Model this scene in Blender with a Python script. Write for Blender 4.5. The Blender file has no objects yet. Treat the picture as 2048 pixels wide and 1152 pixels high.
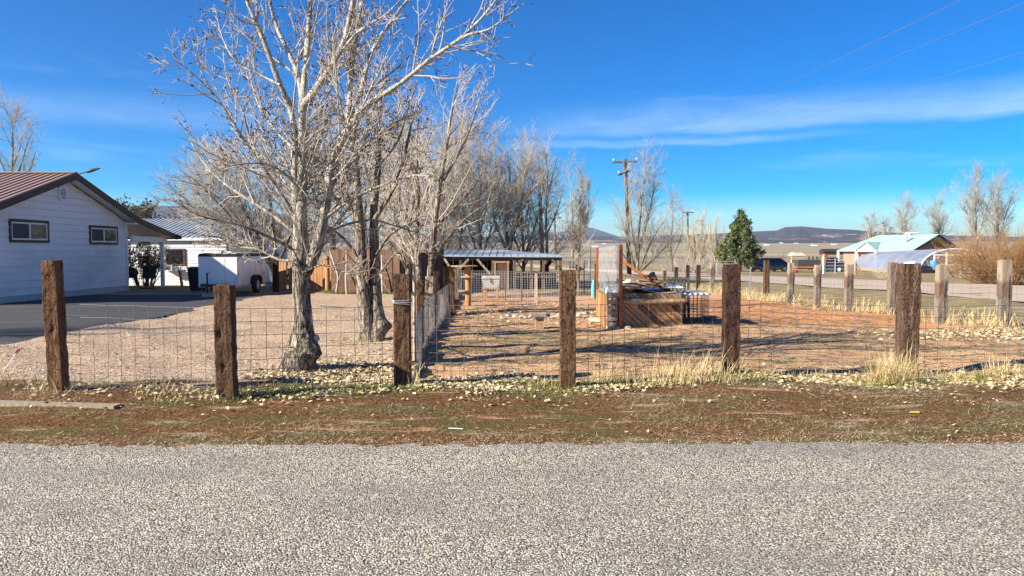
import bpy, math, random
import numpy as np
from mathutils import Vector, Matrix, noise as mnoise
R=math.radians
rng=np.random.default_rng(7)
random.seed(7)
scene=bpy.context.scene
COL=scene.collection
# ---------------------------------------------------------------- camera
CH=1.55; F=1500.0; TH=math.atan(77/1500)
cam_d=bpy.data.cameras.new('camera'); cam=bpy.data.objects.new('camera',cam_d); COL.objects.link(cam)
cam.location=(0,0,CH); cam.rotation_euler=(R(90)-TH,0,0)
cam_d.sensor_width=36; cam_d.lens=36*F/2048; cam_d.clip_end=40000; cam_d.clip_start=.05
scene.camera=cam
ct,st=math.cos(TH),math.sin(TH)
def P(x,y,d):
    "world point seen at photo pixel (x,y) at distance d in front of the camera"
    u=(x-1024)/F; v=(576-y)/F
    fy=ct+v*st; fz=-st+v*ct
    return Vector((u*d/fy,d,CH+fz*d/fy))
def gz(x,y):
    "terrain height (numpy ok)"
    x=np.asarray(x,float); y=np.asarray(y,float)
    t=np.clip(y,25,120)-25
    z=-.0145*t
    far=np.clip((np.hypot(x,y)-500)/4500,0,2)
    z=z+far**1.2*55
    m=np.clip((y-6.0)/2.5,0,1)*np.clip((60-y)/30,0,1)
    z=z+m*(.025*np.sin(x*.9+y*.7)+.02*np.sin(x*2.1-y*1.3+1)+.012*np.sin(x*4.3+y*3.7))
    z=z+.07*np.exp(-((y-7.7)/.8)**2)
    ro=np.clip((6.6-y)/.7,0,1); z=z-.05*ro*(y<20)
    dr=np.clip(np.minimum((-8.0-x)/.7,(y-5)/1.0),0,1)*(y<33); z=z*(1-dr)-.03*dr
    return z
def Z(x,y): return float(gz(x,y))
def G(x,y):
    "ground point seen at photo pixel (x,y)"
    p=None; lo,hi=2.,3000.
    for _ in range(60):
        m=math.sqrt(lo*hi); q=P(x,y,m)
        if q.z>Z(q.x,q.y): lo=m
        else: hi=m
    q=P(x,y,lo); return Vector((q.x,q.y,Z(q.x,q.y)))
# ---------------------------------------------------------------- mesh builder
ORG={}
class MB:
    def __init__(s): s.v=[]; s.f=[]; s.n=0
    def add(s,v,faces,m=0,sm=False):
        v=np.asarray(v,float).reshape(-1,3)
        if isinstance(faces,np.ndarray): faces=[faces]
        else:
            by={}
            for f in faces: by.setdefault(len(f),[]).append(f)
            faces=[np.array(a) for a in by.values()]
        for a in faces: s.f.append((a+s.n,m,sm))
        s.v.append(v); s.n+=len(v); return s
    def box(s,c,size,rz=0,m=0,rot=None):
        h=np.array(size)/2
        q=np.array([[x,y,z] for x in(-1,1) for y in(-1,1) for z in(-1,1)])*h
        M=rot if rot is not None else Matrix.Rotation(rz,3,'Z')
        q=q@np.array(M).T+np.array(c)
        return s.add(q,[[0,1,3,2],[4,6,7,5],[0,4,5,1],[2,3,7,6],[0,2,6,4],[1,5,7,3]],m)
    def beam(s,a,b,w,h,m=0,up=(0,0,1)):
        a=Vector(a);b=Vector(b);t=(b-a);L=t.length;t.normalize()
        u=Vector(up)
        if abs(t.dot(u))>.98:u=Vector((0,1,0))
        x=t.cross(u).normalized(); z=x.cross(t)
        rot=Matrix((x,t,z)).transposed()
        return s.box((a+b)/2,(w,L,h),m=m,rot=rot)
    def tube(s,pts,r,n=8,m=0,cap=True,sm=True):
        pts=np.asarray(pts,float)
        r=np.broadcast_to(np.asarray(r,float),(len(pts),))
        v,f=tubes(pts[None],r[None],n)
        k=len(pts)
        s.add(v,f,m,sm)
        if cap:
            s.add(v[:n],[list(range(n))[::-1]],m); s.add(v[(k-1)*n:],[list(range(n))],m)
        return s
    def quad(s,a,b,c,d,m=0): return s.add([a,b,c,d],[[0,1,2,3]],m)
    def poly(s,pts,m=0): return s.add(pts,[list(range(len(pts)))],m)
    def slab(s,pts,off,m=0):
        "polygon extruded by vector off"
        n=len(pts); p=np.array([list(q) for q in pts],float); o=np.array(list(off),float)
        v=np.vstack([p,p+o]); f=[list(range(n))[::-1],[i+n for i in range(n)]]
        for i in range(n): j=(i+1)%n; f.append([i,j,j+n,i+n])
        return s.add(v,f,m)
    def lathe(s,c,prof,n=16,m=0,sm=True):
        a=np.arange(n)*2*np.pi/n; k=len(prof)
        v=np.array([[c[0]+r*math.cos(t),c[1]+r*math.sin(t),c[2]+z] for r,z in prof for t in a])
        f=[[i*n+j,i*n+(j+1)%n,(i+1)*n+(j+1)%n,(i+1)*n+j] for i in range(k-1) for j in range(n)]
        s.add(v,f,m,sm); s.add(v[:n],[list(range(n))[::-1]],m); s.add(v[-n:],[list(range(n))],m); return s
    def build(s,name,mat,parent=None,org=None,local=False):
        V=np.vstack(s.v)
        if org is None: org=ORG[parent.name] if parent is not None else (0,0,0)
        o3=np.array(list(org))
        if not local: V=V-o3
        me=bpy.data.meshes.new(name)
        nl=sum(a.size for a,_,_ in s.f); nf=sum(len(a) for a,_,_ in s.f)
        me.vertices.add(len(V)); me.vertices.foreach_set('co',V.astype(np.float32).ravel())
        me.loops.add(nl); me.polygons.add(nf)
        me.loops.foreach_set('vertex_index',np.concatenate([a.ravel() for a,_,_ in s.f]).astype(np.int32))
        ls=[];o=0
        for a,_,_ in s.f: ls.append(o+np.arange(len(a))*a.shape[1]); o+=a.size
        me.polygons.foreach_set('loop_start',np.concatenate(ls).astype(np.int32))
        me.polygons.foreach_set('material_index',np.concatenate([np.full(len(a),m) for a,m,_ in s.f]).astype(np.int32))
        me.polygons.foreach_set('use_smooth',np.concatenate([np.full(len(a),b) for a,_,b in s.f]).astype(bool))
        for mm in (mat if isinstance(mat,(list,tuple)) else [mat]): me.materials.append(mm)
        me.update(calc_edges=True); me.validate()
        ob=bpy.data.objects.new(name,me); COL.objects.link(ob)
        if parent is not None: ob.parent=parent; ORG[ob.name]=org
        else: ob.location=org; ORG[ob.name]=org
        return ob
def nrm(a): return a/np.maximum(np.linalg.norm(a,axis=-1,keepdims=True),1e-9)
def tubes(Pn,Rn,n):
    B,K,_=Pn.shape
    T=nrm(np.gradient(Pn,axis=1))
    big=np.abs(T[:,:,2]).mean(1)<.8
    ref=np.where(big[:,None],np.array([0,0,1.]),np.array([1.,0,0]))[:,None,:]
    U=nrm(np.cross(T,np.broadcast_to(ref,T.shape))); V=np.cross(T,U)
    a=np.arange(n)*2*np.pi/n
    ring=U[:,:,None,:]*np.cos(a)[None,None,:,None]+V[:,:,None,:]*np.sin(a)[None,None,:,None]
    v=(Pn[:,:,None,:]+ring*Rn[:,:,None,None]).reshape(-1,3)
    b=np.arange(B)[:,None,None]*K*n; k=np.arange(K-1)[None,:,None]*n; j=np.arange(n)[None,None,:]; j2=(j+1)%n
    f=np.stack(np.broadcast_arrays(b+k+j2,b+k+j,b+k+n+j,b+k+n+j2),-1).reshape(-1,4)
    return v,f
def segs(mb,A,B,r,n=4,m=0):
    "many straight rods"
    A=np.asarray(A,float).reshape(-1,3);B=np.asarray(B,float).reshape(-1,3)
    v,f=tubes(np.stack([A,B],1),np.full((len(A),2),r),n); mb.add(v,f,m,True)
def tag(o,label,cat,group=None,kind=None):
    if label: o['label']=label
    if cat: o['category']=cat
    if group: o['group']=group
    if kind: o['kind']=kind
    return o
def thing(name,label,cat,loc,group=None):
    o=bpy.data.objects.new(name,None); COL.objects.link(o); o.location=loc; o.empty_display_size=.2
    ORG[o.name]=tuple(loc); return tag(o,label,cat,group)
def struct(o): o['kind']='structure'; return o
def copy_tree(o,parent=None):
    c=o.copy(); COL.objects.link(c)
    if parent is not None: c.parent=parent
    for ch in [k for k in bpy.data.objects if k.parent==o]: copy_tree(ch,c)
    return c
# ---------------------------------------------------------------- materials
def nn(t,kind,ins=None,**props):
    n=t.nodes.new('ShaderNode'+kind)
    for k,v in props.items(): setattr(n,k,v)
    for k,v in (ins or {}).items():
        if isinstance(v,bpy.types.NodeSocket): t.links.new(v,n.inputs[k])
        else: n.inputs[k].default_value=v
    return n
def c4(c): return (*c,1) if len(c)==3 else c
def ramp(t,fac,stops,interp='LINEAR'):
    n=nn(t,'ValToRGB',{0:fac}); cr=n.color_ramp; cr.interpolation=interp
    while len(cr.elements)<len(stops): cr.elements.new(.5)
    for e,(p,c) in zip(cr.elements,stops):
        e.position=p; e.color=c4(c) if not isinstance(c,(int,float)) else (c,c,c,1)
    return n.outputs[0]
def mix(t,fac,a,b,mode='MIX'):
    n=t.nodes.new('ShaderNodeMix'); n.data_type='RGBA'; n.blend_type=mode
    for i,v in ((0,fac),(6,a),(7,b)):
        if isinstance(v,bpy.types.NodeSocket): t.links.new(v,n.inputs[i])
        else: n.inputs[i].default_value=v if isinstance(v,(int,float)) else c4(v)
    return n.outputs[2]
def mth(t,op,a,b=0.,c=0.,clamp=False): return nn(t,'Math',{0:a,1:b,2:c},operation=op,use_clamp=clamp).outputs[0]
def smooth(t,v,a,b): return nn(t,'MapRange',{0:v,1:a,2:b,3:0.,4:1.},interpolation_type='SMOOTHSTEP').outputs[0]
def newmat(name):
    m=bpy.data.materials.new(name); m.use_nodes=True; t=m.node_tree
    return m,t,t.nodes['Principled BSDF']
def pos(t,scale=(1,1,1),obj=False):
    s=nn(t,'TexCoord').outputs['Object'] if obj else nn(t,'NewGeometry').outputs['Position']
    return nn(t,'Mapping',{0:s,3:scale}).outputs[0]
def nz(t,vec,scale,detail=4.,rough=.6,dist=0.): return nn(t,'TexNoise',{'Vector':vec,'Scale':scale,'Detail':detail,'Roughness':rough,'Distortion':dist}).outputs[0]
def bump(t,b,h,strength,dist): t.links.new(nn(t,'Bump',{'Height':h,'Strength':strength,'Distance':dist}).outputs[0],b.inputs['Normal'])
def M(name,c1,c2,c3=None,scale=(4,4,4),rough=.8,bmp=.3,bd=.01,metal=0.,detail=6.,obj=True,lo=.3,hi=.7,spec=.3,dirt=None):
    m,t,b=newmat(name)
    p=pos(t,scale,obj); f=nz(t,p,1.,detail)
    st_=[(lo,c1),(hi,c2)] if c3 is None else [(lo,c1),((lo+hi)/2,c2),(hi,c3)]
    c=ramp(t,f,st_)
    if dirt: c=mix(t,smooth(t,nz(t,pos(t,(1,1,1),obj),dirt[1],5.),.45,.75),c,dirt[0])
    t.links.new(c,b.inputs['Base Color']); b.inputs['Roughness'].default_value=rough; b.inputs['Metallic'].default_value=metal
    b.inputs['Specular IOR Level'].default_value=spec
    if bmp: bump(t,b,f,bmp,bd)
    return m
def wood(name,c1,c2,c3,s=30,rough=.9,bd=.012,axis=2,crack=.5,cap=None):
    "weathered timber: grain stretched along one axis, open checks"
    m,t,b=newmat(name)
    sc=[s,s,s]; sc[axis]=s*.07
    p=pos(t,sc,True)
    f=nz(t,p,1.,6.,.7,.4)
    chip=nz(t,pos(t,(62,62,34),True),1.,4.,.65)
    c=ramp(t,f,[(.3,c1),(.5,c2),(.68,c3)])
    dark=tuple(k*.28 for k in c1)
    c=mix(t,mth(t,'MULTIPLY',smooth(t,chip,.55,.64),min(1.,crack*2.)),c,dark) if crack else c
    big=nz(t,pos(t,(2.3,2.3,1.2),True),1.,3.)
    c=mix(t,mth(t,'MULTIPLY',smooth(t,big,.45,.7),.55),c,c2)
    if cap:
        oz=nn(t,'SeparateXYZ',{0:nn(t,'TexCoord').outputs['Object']}).outputs[2]; oz=mth(t,'ADD',oz,mth(t,'MULTIPLY',mth(t,'SUBTRACT',nz(t,pos(t,(9,9,2),True),1.,4.),.5),.5))
        c=mix(t,mth(t,'MULTIPLY',smooth(t,oz,cap[0]-.36,cap[0]-.28),.6),c,mix(t,f,cap[3],tuple(k*1.7 for k in cap[3])))
        c=mix(t,mth(t,'MULTIPLY',smooth(t,oz,cap[0]-.02,cap[0]+.09),.85),c,mix(t,f,cap[1],cap[2]))
    t.links.new(c,b.inputs['Base Color']); b.inputs['Roughness'].default_value=rough; b.inputs['Specular IOR Level'].default_value=.15
    h=mth(t,'ADD',f,mth(t,'MULTIPLY',mth(t,'SUBTRACT',1.,smooth(t,chip,.52,.64)),crack*1.5))
    bump(t,b,h,.9,bd); return m
MAT={}
def mk():
    D=MAT
    # front posts: creosoted railroad ties
    D['tie']=wood('tie_brown',(.052,.027,.015),(.108,.056,.031),(.20,.122,.072))
    D['tie_red']=wood('tie_redbrown',(.066,.03,.016),(.138,.066,.035),(.26,.155,.09))
    D['tie_dark']=wood('tie_dark',(.028,.014,.010),(.055,.028,.02),(.10,.056,.04))
    D['tie_grey']=wood('tie_grey',(.10,.065,.045),(.20,.15,.115),(.34,.27,.21),crack=.35)
    D['tie_tan']=wood('tie_tan',(.22,.15,.10),(.36,.27,.19),(.5,.4,.3),crack=.35)
    D['tie_cap']=wood('weathered_capped_tie',(.10,.075,.055),(.20,.16,.125),(.33,.27,.22),crack=.3,cap=(.86,(.17,.13,.09),(.46,.37,.27),(.085,.038,.022)))
    D['tie_split']=wood('tie_split_tone',(.045,.025,.016),(.095,.055,.036),(.21,.145,.10),s=24,crack=.5)
    D['pale_wood']=wood('pale_wood',(.28,.21,.15),(.45,.36,.27),(.6,.5,.4),crack=.15)
    D['orange_wood']=wood('orange_wood',(.22,.06,.014),(.34,.10,.025),(.42,.15,.05),crack=.0)
    D['cedar']=wood('cedar_board',(.28,.125,.05),(.43,.215,.09),(.56,.33,.17),s=12,crack=.25)
    D['cedar_old']=wood('aged_cedar',(.28,.14,.065),(.45,.25,.125),(.56,.35,.2),s=14,crack=.3)
    D['shaded_board']=wood('shaded_board',(.06,.032,.023),(.12,.066,.046),(.2,.12,.085),s=14,crack=.25)  # darker than cedar: the plank shed wall's shade is put into this colour
    D['grey_board']=wood('grey_board',(.19,.14,.10),(.32,.25,.185),(.46,.38,.30),s=20,crack=.2)
    D['brown_board']=wood('brown_board',(.24,.135,.07),(.40,.245,.14),(.54,.37,.24),s=20,crack=.3)
    D['shed_wood']=wood('shed_wood',(.085,.052,.037),(.145,.095,.067),(.23,.16,.12),s=16,crack=.1)
    D['black_board']=wood('black_board',(.03,.03,.035),(.06,.06,.065),(.1,.1,.1),s=20,crack=.1)
    D['wire']=M('galvanised_wire',(.14,.14,.15),(.22,.22,.235),rough=.5,metal=.6,bmp=0,scale=(6,6,6))
    D['rust']=M('rusty_steel',(.14,.06,.03),(.30,.12,.05),rough=.85,scale=(20,20,20))
    D['galv']=M('galvanised_steel',(.42,.44,.46),(.56,.58,.6),rough=.45,metal=.5,bmp=0)
    D['white']=M('white_siding_paint',(.66,.66,.66),(.78,.78,.78),rough=.55,scale=(1.2,.4,1.2),bmp=.05,dirt=((.6,.59,.57),.6))
    D['white2']=M('white_trim_paint',(.72,.72,.72),(.8,.8,.8),rough=.45,bmp=0)
    D['concrete']=M('concrete',(.4,.39,.37),(.52,.5,.48),rough=.9,scale=(6,6,6),bmp=.2)
    D['trim']=M('brown_trim_paint',(.035,.025,.025),(.05,.036,.034),rough=.5,bmp=0)
    D['brick_trim']=M('red_brown_frame',(.12,.05,.04),(.17,.07,.05),rough=.6,bmp=0)
    D['roof_brown']=M('brown_metal_roof',(.30,.20,.165),(.36,.245,.20),rough=.45,metal=.1,bmp=.03,scale=(.7,.7,.7))
    D['roof_rib']=M('brown_metal_rib',(.13,.075,.065),(.16,.095,.08),rough=.45,metal=.1,bmp=0)
    D['roof_blue']=M('pale_metal_roof',(.36,.42,.5),(.46,.52,.59),rough=.45,metal=.2,bmp=0,scale=(1,1,1))
    D['roof_grey']=M('ribbed_metal_roof',(.17,.19,.22),(.26,.28,.31),rough=.6,metal=.1,bmp=0,scale=(1,1,1))
    D['roof_green']=M('green_metal_roof',(.27,.43,.355),(.33,.49,.41),rough=.45,bmp=0,scale=(.4,.4,.4))
    D['cream']=M('cream_stucco',(.62,.5,.37),(.7,.57,.43),rough=.85,bmp=.1)
    D['screen']=M('window_screen',(.035,.04,.05),(.06,.065,.075),rough=.6,bmp=0,scale=(3,3,3))
    D['black']=M('black_plastic',(.012,.012,.013),(.02,.02,.022),rough=.55,bmp=0)
    D['rubber']=M('tyre_rubber',(.015,.015,.016),(.028,.028,.028),rough=.85,bmp=.2,scale=(20,20,20))
    D['dark_cloth']=M('dark_brown_sling_cloth',(.04,.032,.03),(.06,.05,.046),rough=.85,bmp=.1,scale=(30,30,30))
    D['trailer_w']=M('white_trailer_skin',(.7,.7,.7),(.78,.78,.78),rough=.35,bmp=.02,scale=(1,1,1),dirt=((.6,.58,.55),1.3))
    D['chest']=M('off_white_enamel',(.62,.62,.6),(.74,.74,.72),rough=.4,bmp=0,dirt=((.42,.38,.3),5.))
    D['cooler_shell']=M('stained_cooler_shell',(.40,.39,.34),(.52,.51,.45),rough=.5,bmp=0,dirt=((.38,.33,.16),6.))
    D['blue_tarp']=M('blue_plastic',(.03,.2,.55),(.05,.3,.68),rough=.5,bmp=0)
    D['teal']=M('teal_paint',(.08,.4,.36),(.12,.48,.43),rough=.5,bmp=0)
    D['mint']=M('pale_green_cabinet_paint',(.4,.58,.48),(.46,.63,.53),rough=.5,bmp=0)
    D['orange']=M('orange_paint',(.6,.13,.03),(.7,.18,.05),rough=.5,bmp=0,dirt=((.3,.1,.05),3.))
    D['red']=M('red_plastic',(.6,.03,.03),(.7,.05,.05),rough=.5,bmp=0)
    D['yellow']=M('yellow_plastic',(.4,.28,.03),(.5,.36,.05),rough=.5,bmp=0)
    D['car_grey']=M('dark_grey_car_paint',(.05,.054,.062),(.065,.07,.08),rough=.25,bmp=0,spec=.6)
    D['car_silver']=M('silver_car_paint',(.5,.52,.55),(.56,.58,.6),rough=.3,metal=.4,bmp=0)
    D['lamp']=M('headlight_lens',(.6,.62,.65),(.75,.77,.8),rough=.1,bmp=0)
    D['rim']=M('pale_wheel_rim',(.5,.5,.52),(.65,.65,.67),rough=.35,metal=.4,bmp=0)
    D['creosote']=wood('creosote_pole',(.07,.045,.03),(.12,.08,.055),(.18,.125,.09),s=14,crack=.15)
    D['snag']=wood('barkless_red_trunk',(.22,.09,.05),(.36,.17,.10),(.45,.25,.16),s=10,crack=.1)
    D['cable']=M('weathered_cable',(.10,.10,.11),(.15,.15,.16),rough=.6,bmp=0)
    D['insul']=M('glass_insulator',(.5,.6,.6),(.6,.7,.7),rough=.2,bmp=0)
    D['stone']=M('pale_stone',(.42,.33,.26),(.56,.46,.38),rough=.9,scale=(8,8,8),bmp=.5,bd=.03)
    D['needle']=M('conifer_needles',(.035,.058,.024),(.085,.105,.036),(.18,.18,.06),scale=(1.6,1.6,1.6),rough=.75,bmp=0,lo=.35,hi=.65)
    D['juniper']=M('juniper_needles',(.03,.03,.016),(.08,.072,.042),(.15,.125,.075),scale=(3,3,3),rough=.8,bmp=0)
    D['bark_d']=wood('dark_bark',(.06,.05,.042),(.13,.11,.095),(.22,.19,.165),s=16,crack=.3)
    D['glass']=gl=newmat('window_glass')[0]; b=gl.node_tree.nodes['Principled BSDF']
    b.inputs['Base Color'].default_value=(.03,.035,.04,1); b.inputs['Roughness'].default_value=.06; b.inputs['Specular IOR Level'].default_value=1.0; b.inputs['Metallic'].default_value=.35
    bump(gl.node_tree,b,nz(gl.node_tree,pos(gl.node_tree,(2,2,2),True),1.,2.),.12,.05)
    # brick
    m,t,b=newmat('red_brick'); br=nn(t,'TexBrick',{'Vector':nn(t,'Mapping',{0:nn(t,'TexCoord').outputs['Object'],2:(R(90),0,0)}).outputs[0],'Scale':3.,'Color1':(.36,.15,.09,1),'Color2':(.28,.11,.07,1),'Mortar':(.45,.38,.32,1)})
    t.links.new(br.outputs[0],b.inputs[0]); b.inputs['Roughness'].default_value=.9; D['brick']=m
    # translucent greenhouse film
    m,t,b=newmat('greenhouse_film'); out=t.nodes['Material Output']
    tr=nn(t,'BsdfTransparent',{0:(.92,.95,1,1)}); di=nn(t,'BsdfDiffuse',{0:(.42,.47,.57,1)}); tl=nn(t,'BsdfTranslucent',{0:(.5,.55,.65,1)})
    gs=nn(t,'BsdfGlossy',{0:(.9,.93,1,1),1:.25})
    a=nn(t,'MixShader',{0:.45,1:di.outputs[0],2:tl.outputs[0]}); a2=nn(t,'MixShader',{0:.2,1:a.outputs[0],2:gs.outputs[0]})
    fz=smooth(t,nz(t,pos(t,(.5,.15,.5)),1.,3.),.3,.7)
    a3=nn(t,'MixShader',{0:mth(t,'MULTIPLY_ADD',fz,.2,.2),1:a2.outputs[0],2:tr.outputs[0]}); t.links.new(a3.outputs[0],out.inputs[0]); D['film']=m
    # clear plastic screen sheet on the compost bin
    m,t,b=newmat('cloudy_mesh_sheet'); out=t.nodes['Material Output']
    tr=nn(t,'BsdfTransparent'); di=nn(t,'BsdfDiffuse',{0:(.55,.57,.6,1)}); tl=nn(t,'BsdfTranslucent',{0:(.55,.57,.6,1)})
    a=nn(t,'MixShader',{0:.4,1:di.outputs[0],2:tl.outputs[0]}); f=smooth(t,nz(t,pos(t,(9,9,9)),1.,4.),.35,.7)
    a2=nn(t,'MixShader',{0:mth(t,'MULTIPLY_ADD',f,.25,.58),1:a.outputs[0],2:tr.outputs[0]}); t.links.new(a2.outputs[0],out.inputs[0]); D['sheet']=m
    # bark of the near cottonwoods: furrowed below, smooth pale above (by height)
    def bark(name,zlo,zhi,pale,mid,deep):
        m,t,b=newmat(name)
        g=nn(t,'TexCoord').outputs['Object']; z=nn(t,'SeparateXYZ',{0:g}).outputs[2]
        fur=nz(t,nn(t,'Mapping',{0:g,3:(26,26,5)}).outputs[0],1.,6.,.65,.8)
        ck=nz(t,nn(t,'Mapping',{0:g,3:(15,15,2.6)}).outputs[0],1.,5.,.6,1.2); rid=mth(t,'ABSOLUTE',mth(t,'SUBTRACT',ck,.5))
        low=ramp(t,fur,[(.34,tuple(k*.55 for k in mid)),(.5,mid),(.68,tuple(min(1,k*1.45) for k in mid))])
        low=mix(t,mth(t,'SUBTRACT',1.,smooth(t,rid,.008,.05)),low,deep)
        sp=nz(t,nn(t,'Mapping',{0:g,3:(9,9,22)}).outputs[0],1.,5.,.7)
        hi=ramp(t,sp,[(.34,tuple(k*.42 for k in pale)),(.44,pale),(.7,tuple(min(1,k*1.15) for k in pale))])
        w=smooth(t,mth(t,'ADD',z,mth(t,'MULTIPLY',mth(t,'SUBTRACT',nz(t,g,1.5,4.),.5),2.2)),zlo,zhi)
        t.links.new(mix(t,w,low,hi),b.inputs[0]); b.inputs['Roughness'].default_value=.85; b.inputs['Specular IOR Level'].default_value=.2
        bump(t,b,mth(t,'ADD',fur,smooth(t,rid,.0,.07)),.9,.03); return m
    D['bark']=bark('cottonwood_bark',1.3,2.9,(.52,.47,.39),(.31,.255,.19),(.05,.038,.028))
    D['bark2']=bark('rough_bark',2.5,6.,(.42,.36,.29),(.30,.245,.185),(.07,.052,.038))
    D['twig']=M('pale_twig_bark',(.28,.235,.18),(.52,.455,.375),scale=(2,2,2),rough=.8,bmp=0)
    D['twig_b']=M('brownish_twig_bark',(.29,.24,.185),(.53,.455,.37),scale=(1.3,1.3,1.3),rough=.85,bmp=0)
    D['twig_g']=M('grey_twig_bark',(.24,.20,.155),(.44,.38,.315),scale=(.8,.8,.8),rough=.85,bmp=0)
    D['twig_y']=M('straw_twig_bark',(.45,.37,.23),(.58,.49,.33),scale=(.5,.5,.5),rough=.85,bmp=0)
    D['twig_p']=M('purplish_twig_bark',(.16,.10,.09),(.25,.17,.15),scale=(.8,.8,.8),rough=.85,bmp=0)
    D['willow']=M('orange_willow_bark',(.20,.105,.05),(.34,.19,.085),(.45,.30,.14),scale=(.7,.7,.7),rough=.8,bmp=0)
    D['bud']=M('dark_bud',(.05,.025,.02),(.09,.045,.03),rough=.6,bmp=0)
    D['straw']=M('dry_grass_blade',(.48,.37,.17),(.66,.53,.28),scale=(5,5,5),rough=.8,bmp=0)
    D['straw_dull']=M('matted_dry_grass',(.33,.25,.13),(.6,.48,.3),scale=(5,5,5),rough=.85,bmp=0)
    D['weed']=M('dead_weed_stalk',(.16,.10,.05),(.42,.32,.17),scale=(4,4,4),rough=.85,bmp=0)
    D['grassg']=M('green_grass_blade',(.075,.12,.02),(.2,.21,.05),scale=(5,5,5),rough=.7,bmp=0)
    D['moss']=M('rusty_ground_cover',(.09,.038,.014),(.13,.06,.025),(.065,.065,.018),scale=(2.5,5,5),rough=.9,bmp=0)
    D['leaf']=M('fallen_leaf',(.24,.15,.07),(.48,.37,.21),(.68,.58,.41),scale=(9,9,9),rough=.75,bmp=0,obj=False)
    D['leafb']=M('brown_leaf',(.16,.09,.05),(.28,.17,.09),scale=(9,9,9),rough=.8,bmp=0)
mk()
# ---------------------------------------------------------------- light, sky
SUN_EL,SHA=R(28.5),R(24)             # elevation; shadows fall right and SHA away from the camera
sv=Vector((math.cos(SUN_EL)*math.cos(SHA),math.cos(SUN_EL)*math.sin(SHA),-math.sin(SUN_EL)))
sd=bpy.data.lights.new('sun','SUN'); sd.energy=5.0; sd.angle=R(.55); sd.color=(1,.94,.80)
sun=bpy.data.objects.new('sun',sd); COL.objects.link(sun); sun.rotation_euler=sv.to_track_quat('-Z','Y').to_euler()
w=bpy.data.worlds.new('World'); scene.world=w; w.use_nodes=True; t=w.node_tree
for n in list(t.nodes): t.nodes.remove(n)
sky=nn(t,'TexSky',sky_type='NISHITA',sun_disc=False,sun_elevation=SUN_EL,altitude=1700.,air_density=1.0,dust_density=.3,ozone_density=2.2)
sky.sun_rotation=math.atan2(-sv.x,-sv.y)
dirv=nn(t,'TexCoord').outputs['Generated']
hs0=nn(t,'HueSaturation',{0:.51,1:2.5,2:1.0,4:sky.outputs[0]}).outputs[0]
hs=mix(t,1.,hs0,(.85,.955,1.03),'MULTIPLY')
sep=nn(t,'SeparateXYZ',{0:dirv}); sx,sy,sz=sep.outputs
az=mth(t,'ARCTAN2',sx,sy)         # 0 ahead, + right
el=mth(t,'ARCSINE',sz)
cv=nn(t,'CombineXYZ',{0:mth(t,'MULTIPLY',az,3.2),1:mth(t,'MULTIPLY',el,30.),2:0.}).outputs[0]
wv=nn(t,'CombineXYZ',{0:mth(t,'MULTIPLY',az,9.),1:mth(t,'MULTIPLY',el,60.),2:4.}).outputs[0]
n1=nz(t,cv,1.,5.,.6,.6); n2=nz(t,wv,1.,6.,.65,1.2)
wob=mth(t,'MULTIPLY',mth(t,'SUBTRACT',nz(t,mth(t,'MULTIPLY',az,4.),1.,3.),.5),.02)
def band(e0,h_lo,h_hi,a0,a1,a2,a3,amt):
    d=mth(t,'SUBTRACT',mth(t,'ADD',el,wob),mth(t,'MULTIPLY_ADD',az,.004,e0))
    up=mth(t,'SUBTRACT',1.,smooth(t,d,0.,h_hi)); dn=smooth(t,d,-h_lo,0.)
    g=mth(t,'MULTIPLY',up,dn)
    g=mth(t,'MULTIPLY',g,mth(t,'MULTIPLY',smooth(t,az,a0,a1),mth(t,'SUBTRACT',1.,smooth(t,az,a2,a3))))
    tex=mth(t,'MULTIPLY_ADD',mth(t,'MULTIPLY',n1,n2),2.2,.2,clamp=True)
    return mth(t,'MULTIPLY',mth(t,'MULTIPLY',g,tex),amt)
b1=band(.153,.012,.045,-.06,.22,3.,3.1,.42)
b2=band(.135,.006,.010,-.05,.08,.25,.5,.34)
b3=band(.158,.02,.035,-.75,-.62,-.42,-.2,.2)
b4=band(.045,.004,.008,.1,.25,.4,.55,.22)
cl=mth(t,'ADD',mth(t,'ADD',b1,b2),mth(t,'ADD',b3,b4),clamp=True)
wisp=mth(t,'MULTIPLY',smooth(t,n1,.52,.8),mth(t,'MULTIPLY',smooth(t,el,.02,.1),mth(t,'SUBTRACT',1.,smooth(t,el,.16,.26))))
cl=mth(t,'ADD',cl,mth(t,'MULTIPLY',wisp,.18),clamp=True)
skyc=mix(t,cl,hs,(5.2,6.6,8.6))
bg=nn(t,'Background',{0:skyc,1:.061}); wo=nn(t,'OutputWorld',{0:bg.outputs[0]})
vs=scene.view_settings; vs.view_transform='Standard'; vs.look='None'; vs.exposure=1.4; vs.gamma=1; vs.use_curve_mapping=False
scene.cycles.max_bounces=6; scene.cycles.transparent_max_bounces=12
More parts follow.
